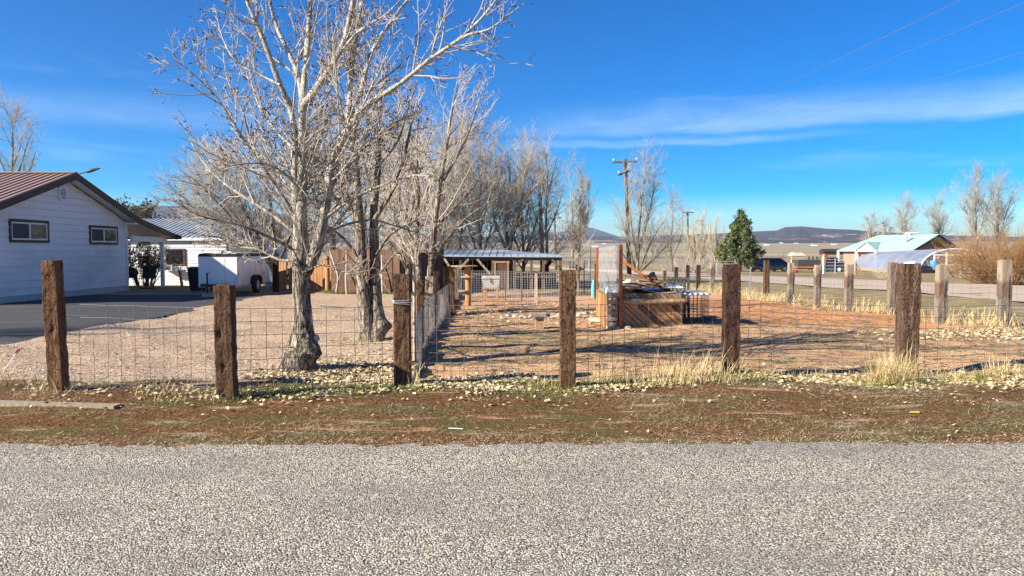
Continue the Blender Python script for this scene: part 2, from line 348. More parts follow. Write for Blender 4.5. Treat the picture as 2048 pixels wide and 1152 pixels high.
# ---------------------------------------------------------------- terrain
def ss(a,b,x): q=np.clip((x-a)/(b-a),0,1); return q*q*(3-2*q)
def sidex(y): return np.interp(y,[8,11,18,26],[-1.22,-1.4,-1.65,-1.85])
def axis_pts(parts):
    o=[]
    for a,b,s in parts: o+=list(np.arange(a,b,s))
    return np.array(o+[parts[-1][1]])
xs=axis_pts([(-12000,-2000,2500),(-2000,-300,340),(-300,-60,24),(-60,-16,2.),(-16,16,.16),(16,60,1.),(60,300,20),(300,2000,340),(2000,12000,2500)])
ys=axis_pts([(-3000,-200,700),(-200,-12,24),(-12,4,2.),(4,20,.14),(20,45,.6),(45,140,4),(140,600,40),(600,6000,300),(6000,12000,1500)])
X,Y=np.meshgrid(xs,ys); Zg=gz(X,Y)
nx,ny=len(xs),len(ys)
idx=np.arange(nx*ny).reshape(ny,nx)
q=np.stack([idx[:-1,:-1],idx[:-1,1:],idx[1:,1:],idx[1:,:-1]],-1).reshape(-1,4)
mb=MB(); mb.add(np.stack([X,Y,Zg],-1).reshape(-1,3),q,0,True)
ground_m,t,b=newmat('ground_soil')
gpos=nn(t,'NewGeometry').outputs['Position']
att=nn(t,'Attribute',attribute_name='zone'); zc=nn(t,'SeparateColor',{0:att.outputs[0]}); gR,gG,gB=zc.outputs
att2=nn(t,'Attribute',attribute_name='zone2'); z2=nn(t,'SeparateColor',{0:att2.outputs[0]}); hR,hG,hB=z2.outputs
en=nz(t,gpos,1.3,6.,.7); en2=nz(t,nn(t,'Mapping',{0:gpos,3:(.55,1.6,1)}).outputs[0],1.,6.,.72); en3=nz(t,gpos,9.,5.,.7)
def zone(wt,k=.5,n=en): return smooth(t,mth(t,'ADD',wt,mth(t,'MULTIPLY',mth(t,'SUBTRACT',n,.5),k)),.42,.58)
# red pen soil
fine=nz(t,gpos,22.,5.,.75)
pen=ramp(t,en2,[(.3,(.36,.19,.095)),(.5,(.52,.30,.165)),(.7,(.62,.40,.24))])
stk=nz(t,nn(t,'Mapping',{0:gpos,3:(1.3,5.5,1),1:(3,7,0)}).outputs[0],1.,7.,.78); pen=mix(t,mth(t,'MULTIPLY',smooth(t,stk,.53,.63),.45),pen,(.17,.105,.06)); pen=mix(t,mth(t,'MULTIPLY',smooth(t,stk,.46,.38),.7),pen,(.52,.36,.24))
pen=mix(t,mth(t,'MULTIPLY',smooth(t,fine,.42,.66),.5),pen,(.19,.11,.062))
pen=mix(t,zone(hB,.35,en),pen,(.47,.22,.105))
grs=ramp(t,fine,[(.3,(.05,.065,.015)),(.6,(.13,.14,.04)),(.75,(.24,.2,.09))])
pen=mix(t,mth(t,'MULTIPLY',zone(hR,2.3,nz(t,nn(t,'Mapping',{0:gpos,3:(.9,3.4,1)}).outputs[0],1.,6.,.75)),.75),pen,grs)
# gravel yard
vo=nn(t,'TexVoronoi',{'Vector':gpos,'Scale':42.}); vcol=nn(t,'SeparateColor',{0:vo.outputs['Color']}).outputs[0]
gr=ramp(t,vcol,[(0.,(.15,.095,.06)),(.3,(.33,.22,.14)),(.65,(.45,.315,.21)),(1.,(.62,.49,.36))])
gr=mix(t,mth(t,'MULTIPLY',smooth(t,en2,.4,.75),.5),gr,(.40,.24,.14))
gr=mix(t,mth(t,'MULTIPLY',smooth(t,en3,.55,.72),.6),gr,(.17,.115,.075))
col=mix(t,zone(gR,.5),pen,gr)
# rusty ground cover on the verge with earth showing
ver=ramp(t,fine,[(.28,(.028,.016,.006)),(.42,(.09,.042,.017)),(.58,(.155,.076,.031)),(.75,(.31,.2,.11))])
ver=mix(t,mth(t,'MULTIPLY',smooth(t,nz(t,nn(t,'Mapping',{0:gpos,3:(.8,3.2,1)}).outputs[0],1.,5.,.7),.47,.58),.8),ver,mix(t,fine,(.03,.03,.008),(.15,.13,.05)))
ver=mix(t,smooth(t,nz(t,nn(t,'Mapping',{0:gpos,3:(.6,3.,1),1:(5,3,0)}).outputs[0],1.,5.,.7),.58,.68),ver,(.40,.215,.125))
ver=mix(t,mth(t,'MULTIPLY',smooth(t,nz(t,nn(t,'Mapping',{0:gpos,3:(.9,4.,1),1:(9,1,0)}).outputs[0],1.,6.,.75),.55,.68),.7),ver,(.36,.29,.19))
col=mix(t,zone(gG,.5),col,ver)
# dry field beyond the far fence
fld=ramp(t,en2,[(.3,(.12,.09,.045)),(.48,(.24,.18,.09)),(.62,(.38,.29,.155)),(.8,(.34,.2,.12))])
fld=mix(t,mth(t,'MULTIPLY',smooth(t,fine,.4,.7),.35),fld,(.09,.085,.03))
col=mix(t,zone(gB,.5),col,fld)
# wide valley plain
pl=nz(t,nn(t,'Mapping',{0:gpos,3:(.0016,.008,1)}).outputs[0],1.,7.,.7)
pln=ramp(t,pl,[(.3,(.10,.085,.06)),(.43,(.22,.18,.125)),(.53,(.36,.295,.19)),(.6,(.16,.135,.09)),(.72,(.34,.28,.2))])
col=mix(t,hG,col,pln)
t.links.new(col,b.inputs[0]); b.inputs['Roughness'].default_value=.95; b.inputs['Specular IOR Level'].default_value=.1
bump(t,b,mth(t,'ADD',mth(t,'ADD',fine,mth(t,'MULTIPLY',vo.outputs[0],.5)),en3),.7,.022)
ground=mb.build('ground',ground_m); struct(ground)
def setcol(me,name,r,g,bb):
    a=me.color_attributes.new(name,'FLOAT_COLOR','POINT')
    a.data.foreach_set('color',np.stack([r,g,bb,np.ones_like(r)],-1).astype(np.float32).ravel())
x,y=X.ravel(),Y.ravel()
field=np.maximum(ss(25,30,y),ss(.3,1.1,x-np.interp(y,[5,8,14.5,17,25],[40,16,10.4,9.2,8.2])))
setcol(ground.data,'zone',ss(.3,-.3,x-sidex(y))*ss(8.2,8.9,y)*ss(31,29,y),ss(8.9,8.3,y)*ss(4.5,5.2,y)*(x>-200),field*ss(8.5,9.5,y))
green=.34*ss(9,10,y)*ss(22,14,y)+.1*np.exp(-((x+.2)/1.6)**2-((y-13)/3)**2)+.06*np.exp(-((x-2)/2)**2-((y-13)/2)**2)
setcol(ground.data,'zone2',green,ss(110,180,np.hypot(x,y)),ss(2.5,4.5,x)*ss(14.5,16,y)*ss(25,22,y)*.8)
# ---------------------------------------------------------------- roads
def sheet(name,mat,left,right,zoff,nw,kind=True,noise_amt=.0):
    "strip between two edge polylines"
    L=np.array(left,float);Rr=np.array(right,float)
    mb=MB(); k=len(L); u=np.linspace(0,1,nw)
    pts=L[:,None,:]*(1-u)[None,:,None]+Rr[:,None,:]*u[None,:,None]
    zz=gz(pts[...,0],pts[...,1])+zoff if callable(zoff)==False else zoff(pts[...,0],pts[...,1])
    v=np.concatenate([pts,zz[...,None]],-1).reshape(-1,3)
    i=np.arange(k*nw).reshape(k,nw)
    mb.add(v,np.stack([i[:-1,:-1],i[:-1,1:],i[1:,1:],i[1:,:-1]],-1).reshape(-1,4),0,True)
    return struct(mb.build(name,mat))
m,t,b=newmat('chip_seal_gravel')
gp=nn(t,'NewGeometry').outputs['Position']
wp=nn(t,'VectorMath',{0:gp,1:nn(t,'VectorMath',{0:nn(t,'TexNoise',{'Vector':gp,'Scale':60.,'Detail':2.}).outputs[1],3:.006},operation='SCALE').outputs[0]},operation='ADD').outputs[0]
vo=nn(t,'TexVoronoi',{'Vector':wp,'Scale':95.,'Randomness':1.}); vs1=nn(t,'SeparateColor',{0:vo.outputs['Color']})
vo2=nn(t,'TexVoronoi',{'Vector':wp,'Scale':150.}); vs2=nn(t,'SeparateColor',{0:vo2.outputs['Color']})
stone=ramp(t,vs1.outputs[0],[(0.,(.09,.08,.065)),(.16,(.30,.255,.20)),(.42,(.55,.49,.40)),(.75,(.72,.65,.55)),(1.,(.88,.83,.74))])
tint=ramp(t,vs1.outputs[1],[(0.,(.95,.97,1.0)),(.6,(1,.98,.95)),(.82,(1,.84,.70)),(1.,(1,.74,.64))])
stone=mix(t,1.,mix(t,1.,stone,tint,'MULTIPLY'),(1.08,1.08,1.03),'MULTIPLY')
small=ramp(t,vs2.outputs[0],[(0.,(.14,.12,.10)),(1.,(.56,.5,.44))])
stone=mix(t,smooth(t,vs1.outputs[2],.62,.7),stone,small)
gap=smooth(t,vo.outputs['Distance'],.43,.70)
stone=mix(t,mth(t,'MULTIPLY',gap,.85),stone,(.035,.031,.03))
bigp=nz(t,nn(t,'Mapping',{0:gp,3:(.7,1.5,1)}).outputs[0],1.,5.,.65)
stone=mix(t,mth(t,'MULTIPLY',smooth(t,bigp,.42,.68),.34),stone,(.16,.145,.13))
wheel=nz(t,nn(t,'Mapping',{0:gp,3:(.12,1.3,1)}).outputs[0],1.,3.)
stone=mix(t,mth(t,'MULTIPLY',smooth(t,wheel,.5,.68),.35),stone,(.22,.205,.19))
t.links.new(stone,b.inputs[0]); b.inputs['Roughness'].default_value=.9; b.inputs['Specular IOR Level'].default_value=.2
bump(t,b,mth(t,'ADD',mth(t,'MULTIPLY',vo.outputs['Distance'],-1.),mth(t,'MULTIPLY',vs1.outputs[2],.6)),.9,.012)
MAT['chip']=m
xe=np.concatenate([np.arange(-120,-12,6),np.arange(-12,14,.06),np.arange(14,121,6)])
edge=6.0+.04*np.sin(xe*.7)+.025*np.sin(xe*2.9+1)+.02*np.sin(xe*7.3)+.015*np.sin(xe*15.+2)+rng.normal(0,.03,len(xe))
sheet('front_road',m,np.stack([xe,np.full_like(xe,-9.)],-1),np.stack([xe,edge],-1),lambda a,b:np.where(b>5.6,-.018-.012*(b-5.6),-.018+.0*a),12)
# far road
m2=M('far_road_gravel',(.36,.27,.20),(.46,.36,.28),scale=(3,3,3),obj=False,rough=.95,bmp=.3)
yr=np.linspace(4,160,60)
lx=np.interp(yr,[4,22,49,160],[18.5,15.1,12.0,-1.]); rx=np.interp(yr,[4,34,68,160],[28,23.,17.2,2.])
sheet('far_road',m2,np.stack([lx,yr],-1),np.stack([rx,yr],-1),.03,6)
# driveway
m3,t,b=newmat('driveway_asphalt'); gp=nn(t,'NewGeometry').outputs['Position']
f=nz(t,gp,26.,5.,.7); g=nz(t,nn(t,'Mapping',{0:gp,3:(.35,1.1,1)}).outputs[0],1.,5.,.65)
c=ramp(t,f,[(.3,(.018,.018,.019)),(.7,(.042,.041,.041))]); c=mix(t,mth(t,'MULTIPLY',smooth(t,g,.5,.7),.4),c,(.10,.097,.093))
t.links.new(c,b.inputs[0]); b.inputs['Roughness'].default_value=.85; bump(t,b,f,.4,.01)
yd=np.arange(5.9,31.5,.25); ex=np.interp(yd,[5,9,12,15,19,22,26,32],[-7.6,-8.0,-8.3,-8.45,-8.1,-7.8,-8.1,-8.6])+.05*np.sin(yd*2.3)+rng.normal(0,.03,len(yd))
sheet('driveway',m3,np.stack([np.full_like(yd,-20.),yd],-1),np.stack([ex,yd],-1),lambda a,b:-.012+0*a-.0145*np.clip(b-25,0,50)-np.where(b>29.5,(b-29.5)*.01,0)+np.where(b<6.2,-.02,0),10)
# ---------------------------------------------------------------- hills
hm,t,b=newmat('hill_scrub')
gp=nn(t,'NewGeometry').outputs['Position']; hz=nn(t,'SeparateXYZ',{0:gp}).outputs[2]
a=nz(t,nn(t,'Mapping',{0:gp,3:(.0016,.0011,.006)}).outputs[0],1.,7.,.68,.6)
sp=nz(t,gp,.03,3.,.8)
lit=ramp(t,nz(t,gp,.004,5.,.6),[(.35,(.24,.185,.135)),(.65,(.36,.285,.205))])
drk=ramp(t,sp,[(.35,(.032,.033,.036)),(.7,(.095,.08,.07))])
hw=mth(t,'ADD',a,mth(t,'MULTIPLY_ADD',hz,.0013,-.02))
t.links.new(mix(t,smooth(t,hw,.46,.51),lit,drk),b.inputs[0]); b.inputs['Roughness'].default_value=1.; b.inputs['Specular IOR Level'].default_value=0.
def range_mesh(name,prof,r0,r1,crest,seed,mat,rows=46,step=3.,rough=1.):
    xs_=np.arange(prof[0][0],prof[-1][0]+1,step); top=np.interp(xs_,[p[0] for p in prof],[p[1] for p in prof])
    v=[]
    rr=np.linspace(0,1,rows)
    for i,px in enumerate(xs_):
        u=(px-1024)/F; zt=CH+(499-top[i])/F*crest-Z(u*crest,crest)
        for s in rr:
            d=r0+(r1-r0)*s; dc=(crest-r0)/(r1-r0)
            sh=ss(0,dc,s) if s<=dc else 1-.5*ss(dc,1,s)
            q=(u*d*.0011,d*.0011,seed)
            n=mnoise.fractal(q,1.,2.1,6); n2=abs(mnoise.fractal((u*d*.0024,d*.0016,seed+9),1.,2.,5))
            mid=math.sin(math.pi*min(1,s/dc)) if s<dc else .3
            v.append((u*d,d,Z(u*d,d)-6*(s==0)+zt*sh*(1+.0*n)+zt*rough*(.26*n-.34*n2)*mid*1.2))
    k=len(xs_); i=np.arange(k*rows).reshape(k,rows)
    mb=MB(); mb.add(v,np.stack([i[:-1,:-1],i[1:,:-1],i[1:,1:],i[:-1,1:]],-1).reshape(-1,4),0,True)
    return struct(mb.build(name,mat))
range_mesh('hills',[(-1300,440),(-500,425),(0,418),(280,415),(420,416),(560,432),(700,455),(850,470),(1000,473),(1100,468),(1240,474),(1330,470),(1420,468),(1500,463),(1552,461),(1568,454),(1600,452.5),(1650,457),(1700,459),(1740,463),(1800,466),(1900,471),(2048,474),(2400,466),(3200,455)],2600,6800,5200,3.,hm)
range_mesh('mountain',[(900,490),(1000,476),(1080,466),(1130,463),(1165,455),(1185,456),(1205,463),(1240,474),(1300,486),(1380,494)],8200,11500,10000,8.,hm,rows=26)
# ---------------------------------------------------------------- bare trees
def resample(pts,K):
    p=np.asarray(pts,float); d=np.r_[0,np.cumsum(np.linalg.norm(np.diff(p,axis=0),axis=1))]
    s=np.linspace(0,d[-1],K)
    # catmull-like smoothing by cubic hermite on the polyline
    m=np.gradient(p,d,axis=0); i=np.clip(np.searchsorted(d,s)-1,0,len(d)-2); h=d[i+1]-d[i]; u=((s-d[i])/h)[:,None]; h=h[:,None]
    return (2*u**3-3*u**2+1)*p[i]+(u**3-2*u**2+u)*h*m[i]+(-2*u**3+3*u**2)*p[i+1]+(u**3-u**2)*h*m[i+1]
def spawn(Pn,Rn,g,dens,t0,ang,lmul,lmin,lmax,K,up,wig,rk,rtip,out=0.):
    "children of every parent branch, all at once"
    B,KK,_=Pn.shape
    L=np.linalg.norm(np.diff(Pn,axis=1),axis=2).sum(1)
    cnt=g.poisson(dens*L*(1-t0))
    idx=np.repeat(np.arange(B),cnt); N=len(idx)
    if N==0: return None
    tt=t0+(1-t0)*g.random(N)**.9
    f=tt*(KK-1); i=np.clip(f.astype(int),0,KK-2); u=(f-i)[:,None]
    p=Pn[idx,i]*(1-u)+Pn[idx,i+1]*u; r=Rn[idx,i]*(1-u[:,0])+Rn[idx,i+1]*u[:,0]
    T=nrm(Pn[idx,i+1]-Pn[idx,i])
    q=g.normal(size=(N,3)); q=nrm(q-(q*T).sum(1,keepdims=True)*T)
    a=np.radians(g.uniform(*ang,N))[:,None]
    d=nrm(T*np.cos(a)+q*np.sin(a)+np.array([0,0,up*.6]))
    Lc=np.clip(L[idx]*lmul*(1.15-.75*tt)*g.uniform(.55,1.3,N),lmin,lmax)
    r0=np.minimum(r*.72,rtip+rk*Lc)
    pts=[p]; stp=(Lc/(K-1))[:,None]
    for k in range(K-1):
        d=nrm(d+np.array([0,0,up])*stp*1.6+g.normal(size=(N,3))*wig*.5)
        pts.append(pts[-1]+d*stp)
    ra=r0[:,None]*(1-np.linspace(0,1,K))[None,:]+rtip*np.linspace(0,1,K)[None,:]
    return np.stack(pts,1),np.maximum(ra,rtip)
def add_tubes(mb,b,n,m=0):
    v,f=tubes(b[0],b[1],n); mb.add(v,f,m,True)
def buds(mb,b,g,per,size,m=1):
    "dark buds along twigs"
    Pn,Rn=b; B,K,_=Pn.shape; idx=np.repeat(np.arange(B),g.poisson(per,B)); N=len(idx)
    if N==0: return
    tt=1-g.random(N)**1.5*.8; f=tt*(K-1); i=np.clip(f.astype(int),0,K-2); u=(f-i)[:,None]
    p=Pn[idx,i]*(1-u)+Pn[idx,i+1]*u; T=nrm(Pn[idx,i+1]-Pn[idx,i]); d=nrm(T+g.normal(size=(N,3))*.55)
    L=size*g.uniform(.6,1.3,N)[:,None]
    pts=np.stack([p,p+d*L*.5,p+d*L],1); ra=np.tile(np.array([[.15,.26,.04]]),(N,1))*L*.75
    add_tubes(mb,(pts,ra),4,m)
def trunk_tube(mb,pts,rad,n,g,furrow=.12,flare=.0,burl=(),m=0,K=60):
    p=resample(pts,K); r=np.interp(np.linspace(0,1,K),np.linspace(0,1,len(rad)),rad)
    T=nrm(np.gradient(p,axis=0)); a=np.arange(n)*2*np.pi/n; v=[]
    z0=p[0,2]
    for k in range(K):
        U=nrm(np.cross(T[k],[0,1,0])); V=np.cross(T[k],U); s=float(g.integers(0,1))
        for j,t_ in enumerate(a):
            dr=np.array(U*math.cos(t_)+V*math.sin(t_)); h=p[k,2]-z0
            q=Vector((math.cos(t_)*2.6,math.sin(t_)*2.6,h*2.2))
            ff=1-abs(mnoise.noise(q*1.6))*2; f2=mnoise.fractal(q*3.1+Vector((3,1,7)),1.,2.,4)
            rr=r[k]*(1+furrow*(ff*.7+f2*.5)+flare*math.exp(-h/.16)*(1+.45*math.sin(3*t_+1)))
            for (bx,by,bh,bw,ba) in burl:
                c=dr[0]*bx+dr[1]*by
                if c>0: rr+=ba*c**2*math.exp(-((h-bh)/bw)**2)*(1+.35*f2)
            v.append(p[k]+dr*rr)
    i=np.arange(K*n).reshape(K,n); f=np.stack([i[:-1],np.roll(i[:-1],-1,1),np.roll(i[1:],-1,1),i[1:]],-1).reshape(-1,4)
    # orientation: U x V frame
    mb.add(v,f[:,::-1],m,True); mb.add(v[-n:],[list(range(n))[::-1]],m)
def limbs_group(lst,K):
    return np.stack([resample(l[0],K) for l in lst]),np.stack([np.interp(np.linspace(0,1,K),np.linspace(0,1,len(l[1])),l[1]) for l in lst])

def resample_b(Pb,K):
    k=Pb.shape[1]; s=np.linspace(0,k-1,K); i=np.clip(s.astype(int),0,k-2); u=(s-i)[None,:,None]; return Pb[:,i]*(1-u)+Pb[:,i+1]*u
def resample_r(Rb,K): return resample_b(Rb[:,:,None],K)[:,:,0]
# --- main cottonwood: trunk and limbs follow the real tree
g=np.random.default_rng(11)
D0=9.65
base=G(597,738)
tr=thing('cottonwood_tree','biggest bare cottonwood with pale limbs and burled furrowed trunk behind the front mesh fence','tree',base)
def L_(pts,r,dd=(0,0)):
    n=len(pts); return ([P(x,y,D0+dd[0]+(dd[1]-dd[0])*i/(n-1)) for i,(x,y) in enumerate(pts)],r)
mb=MB()
tp=[Vector((base.x,base.y,-.08))]+[P(x,y,D0) for x,y in ((597,738),(602,700),(606,660),(604,610),(603,560),(602,520),(601,470),(600,420))]
trunk_tube(mb,tp,[.19,.168,.132,.11,.102,.102,.105,.084,.075],40,g,furrow=.2,flare=.22,burl=((.8,-.6,.36,.13,.13),(-.7,-.7,.18,.2,.05)),K=110)
BL=[
 L_([(602,470),(602,420),(606,330),(606,260),(605,205)],[.088,.08,.072,.066,.06],(0,-.1)),
 L_([(598,470),(592,410),(589,330),(588,260),(580,215)],[.075,.062,.055,.05,.046],(0,.15)),
 L_([(612,545),(628,510),(643,455),(652,400),(662,340),(680,285),(694,262)],[.09,.09,.082,.076,.07,.062,.056],(0,-.3)),
 L_([(605,205),(596,150),(572,95),(548,40),(535,-30),(520,-120)],[.04,.036,.031,.025,.02,.012],(-.1,.3)),
 L_([(580,215),(560,170),(538,110),(515,50),(497,10),(480,-60),(470,-130)],[.046,.042,.038,.033,.028,.02,.012],(.15,-.4)),
 L_([(605,205),(612,120),(618,50),(622,-20),(628,-140)],[.05,.042,.036,.03,.015],(-.1,.1)),
 L_([(606,212),(628,185),(655,145),(680,105),(695,60),(705,10),(712,-60),(720,-140)],[.06,.056,.052,.046,.04,.034,.026,.012],(-.1,-.7)),
 L_([(694,262),(722,218),(765,190),(810,160),(860,118),(905,88),(945,55),(985,10),(1005,-20)],[.046,.042,.036,.033,.029,.025,.02,.015,.01],(-.3,-1.5)),
 L_([(905,88),(935,70),(975,60),(1015,32),(1045,8)],[.018,.015,.012,.009,.006],(-1.2,-1.4)),
 L_([(888,86),(920,98),(960,104),(1000,112),(1018,128)],[.014,.012,.01,.008,.005],(-1.1,-.9)),
 L_([(694,262),(700,190),(706,110),(716,50),(726,-20),(735,-110)],[.042,.036,.031,.027,.02,.012],(-.3,.4)),
 L_([(716,205),(726,165),(737,120),(760,75),(792,30),(830,-20),(860,-80)],[.034,.031,.028,.024,.02,.015,.008],(-.4,.0)),
 L_([(700,300),(742,180),(790,140),(830,100),(850,60)],[.02,.018,.015,.011,.006],(-.3,.8)),
 L_([(596,440),(560,385),(520,325),(478,265),(440,205),(400,160),(362,128),(345,118)],[.034,.03,.027,.023,.019,.014,.009,.005],(0,-1.0)),
 L_([(520,325),(500,270),(480,210),(455,160),(446,105)],[.016,.014,.012,.009,.005],(-.45,-.2)),
 L_([(440,205),(415,170),(395,120),(385,80)],[.012,.01,.008,.004],(-.7,-.9)),
 L_([(595,470),(545,430),(490,395),(440,360),(400,315),(375,270),(360,245)],[.03,.026,.022,.018,.013,.009,.005],(0,.7)),
 L_([(590,500),(540,475),(480,450),(430,440),(385,425),(350,400)],[.028,.024,.019,.014,.009,.005],(0,-.9)),
 L_([(592,520),(560,520),(520,500),(470,485),(430,490)],[.024,.02,.015,.01,.005],(0,.9)),
 L_([(598,400),(560,350),(535,300),(525,240),(515,180)],[.022,.019,.015,.011,.005],(0,.5)),
 L_([(590,300),(555,265),(520,215),(500,150),(495,90)],[.02,.018,.014,.01,.005],(.1,.9)),
 L_([(645,440),(700,400),(760,372),(830,350),(880,345)],[.026,.022,.017,.012,.005],(-.1,-1.2)),
 L_([(640,470),(690,450),(745,440),(800,455),(850,470)],[.024,.02,.015,.01,.005],(-.1,.8)),
 L_([(655,380),(700,330),(745,280),(790,245),(840,225)],[.022,.02,.016,.011,.005],(-.2,.6)),
 L_([(606,330),(630,290),(650,230),(660,160),(668,90)],[.022,.019,.015,.011,.006],(0,.5)),
 L_([(608,420),(600,380),(540,330),(470,330),(410,350)],[.02,.018,.014,.01,.005],(0,-1.3)),
 L_([(560,170),(520,150),(470,120),(440,60),(430,10)],[.02,.017,.013,.009,.005],(.0,.3)),
 L_([(515,50),(480,40),(455,10),(430,-30)],[.016,.013,.009,.005],(-.2,-.6)),
 L_([(680,105),(720,60),(770,30),(810,-10)],[.02,.016,.011,.005],(-.5,-1.2)),
 L_([(604,545),(650,530),(690,545),(720,560)],[.016,.012,.008,.004],(-.1,-.8)),
]
big=limbs_group(BL,14); big=(big[0],big[1]*.87)
add_tubes(mb,(big[0][:13],big[1][:13]),9)
add_tubes(mb,(big[0][13:],big[1][13:]),7)
# pruned stub with pale cut face
c=Vector((base.x+.26,base.y-.13,base.z+.42))
mb.tube([c+Vector((-.12,.06,-.04)),c,c+Vector((.03,-.02,.005))],[.085,.06,.045],10,1)
mb.build('trunk',[MAT['bark'],MAT['pale_wood']],tr)
cr=MB()
l0=spawn(big[0][:3],big[1][:3],g,5.5,.05,(38,72),.5,1.3,2.7,11,.24,.12,.0075,.0036)
l1=spawn(np.concatenate([resample_b(l0[0],14),big[0]]),np.concatenate([resample_r(l0[1],14),big[1]]),g,6.6,.12,(28,60),.42,.25,1.7,7,.28,.22,.0085,.0032)
l2=spawn(*l1,g,10.0,.1,(30,65),.45,.14,.8,5,.30,.25,.007,.0027)
l2b=spawn(*big,g,7.0,.2,(35,75),.1,.15,.5,5,.35,.25,.008,.0027)
l3=spawn(*l2,g,8.0,.1,(30,70),.4,.06,.24,3,.35,.2,.006,.0024)
for b_,n in ((l0,6),(l1,5),(l2,4),(l2b,4),(l3,3)): add_tubes(cr,b_,n)
for b_,pr in ((l2,1.2),(l2b,1.6),(l3,.5)): buds(cr,b_,g,pr,.035)
cr.build('crown',[MAT['twig'],MAT['bud']],tr)

def tree(name,label,px,ybase,d,stems,style,seed,group,tw='twig',bark_='bark2',K=12,leafbits=0.,cat='tree',at=None):
    """stems: list of (photo polyline, radii, depth drift); the crown grows from them by style"""
    g=np.random.default_rng(seed)
    b0=G(px,ybase) if ybase else None
    if at is not None: b0=Vector(at)
    elif d is not None:
        q=P(px,ybase or 540,d); b0=Vector((q.x,d,Z(q.x,d)))
    d=b0.y
    o=thing(name,label,cat,b0,group)
    BL=[]
    for pts,r,dd in stems:
        n=len(pts); pp=[P(x,y,d+dd*i/max(1,n-1)) for i,(x,y) in enumerate(pts)]
        BL.append((pp,r))
    grow(o,BL,style,g,tw,bark_,K,leafbits); return o
STY={
 # dens1,t0,ang,lmul,l1max, up | dens2, lmul2,l2max | dens3.. , rtip scale
 'cotton':dict(a=(5.5,.12,(28,58),.42,1.9,.22),b=(6.5,.5,.85,.25),c=(5.,.4,.3),r=1.1),
 'vase':dict(a=(4.2,.1,(20,48),.45,2.8,.12),b=(5.4,.5,1.2,.12),c=(4.2,.45,.55),r=1.5),
 'col':dict(a=(6.5,.05,(14,30),.36,2.8,.3),b=(5.5,.42,1.1,.3),c=(3.2,.4,.45),r=1.7),
 'far':dict(a=(3.0,.1,(30,58),.45,3.4,.12),b=(3.0,.5,1.8,.15),c=(2.2,.5,.9),r=3.),
 'elm':dict(a=(5.0,.08,(25,60),.5,2.6,.08),b=(5.4,.5,1.2,.08),c=(4.6,.5,.55),r=1.3),
}
def grow(o,BL,style,g,tw,bark_,K,leafbits=0.,n_trunk=8):
    S=STY[style]; mb=MB(); r=S['r']
    big=limbs_group(BL,K); big=(big[0],big[1]*.68); add_tubes(mb,big,n_trunk); mb.build('trunk',MAT[bark_],o)
    cr=MB()
    a=S['a']; l1=spawn(*big,g,a[0],a[1],a[2],a[3],.35,a[4],7,a[5],.2,.008,.0036*r)
    bb=S['b']; l2=spawn(*l1,g,bb[0],.1,(25,60),bb[1],.2,bb[2],5,bb[3],.25,.006,.0031*r)
    cc=S['c']; l3=spawn(*l2,g,cc[0],.1,(25,65),cc[1],.08,cc[2],4,.2,.25,.005,.0028*r)
    for b_,n in ((l1,5),(l2,3),(l3,3)):
        if b_ is not None: add_tubes(cr,b_,n)
    mats=[MAT[tw]]
    if leafbits: buds(cr,l2,g,leafbits,.06); mats.append(MAT['leafb'])
    cr.build('crown',mats,o)
# --- second tree: double trunk with burl
tb=G(742,682); d=tb.y
t2=thing('cottonwood_tree','bare twin-trunked tree with knobby burl on its right trunk, second from the corner post','tree',tb)
g=np.random.default_rng(21); mb=MB()
def Q(lst,dd=0): return [P(x,y,d+dd*i/max(1,len(lst)-1)) for i,(x,y) in enumerate(lst)]
trunk_tube(mb,[Vector((P(736,684,d).x,d,-.08))]+Q([(736,680),(733,640),(727,590),(724,540),(720,470),(716,400)]),[.14,.125,.105,.092,.086,.075,.065],26,g,.2,.25,K=80)
trunk_tube(mb,[Vector((P(753,684,d).x,d+.1,-.08))]+Q([(753,680),(754,640),(751,590),(750,540),(748,470),(748,410)],.15),[.13,.12,.098,.088,.08,.07,.06],26,g,.2,.2,burl=((1,-.3,.32,.1,.12),),K=80)
BL=[(Q([(716,400),(712,330),(707,250),(700,170),(696,90)],-.3),[.07,.055,.045,.03,.01]),
 (Q([(748,410),(757,330),(757,250),(762,180),(768,110)],.4),[.066,.055,.045,.03,.01]),
 (Q([(720,470),(700,410),(680,340),(660,270),(650,210)],.8),[.04,.035,.028,.02,.008]),
 (Q([(748,440),(780,390),(805,330),(820,260),(835,200)],.3),[.04,.035,.028,.02,.008]),
 (Q([(748,520),(775,475),(810,450),(850,430)],-.8),[.03,.025,.018,.007]),
 (Q([(722,520),(690,480),(660,455),(620,440)],-.8),[.03,.024,.016,.006]),
 (Q([(750,560),(772,530),(800,500),(840,490)],-.9),[.026,.02,.013,.005]),
 (Q([(740,580),(725,540),(705,520),(690,505)],-.5),[.02,.014,.009,.005]),
 (Q([(757,330),(790,290),(815,220),(835,160)],-.6),[.03,.026,.018,.008]),
 (Q([(712,330),(735,260),(745,180),(742,110)],.6),[.03,.026,.018,.008]),
 (Q([(731,625),(720,590),(712,560),(706,535)],-.3),[.012,.01,.007,.004])]
grow_b=limbs_group(BL,12); add_tubes(mb,grow_b,8)
mb.build('trunk',MAT['bark2'],t2)
cr=MB(); l1=spawn(*grow_b,g,6.,.12,(28,60),.42,.3,1.7,7,.2,.22,.008,.0036); l2=spawn(*l1,g,7.,.1,(28,62),.45,.16,.8,5,.22,.25,.006,.003); l3=spawn(*l2,g,4.4,.1,(25,65),.4,.07,.28,3,.2,.2,.005,.0027)
for b_,n in ((l1,5),(l2,3),(l3,3)): add_tubes(cr,b_,n)
buds(cr,l2,g,1.,.05); cr.build('crown',[MAT['twig'],MAT['leafb']],t2)
GR='bare trees in the row behind the corner post'
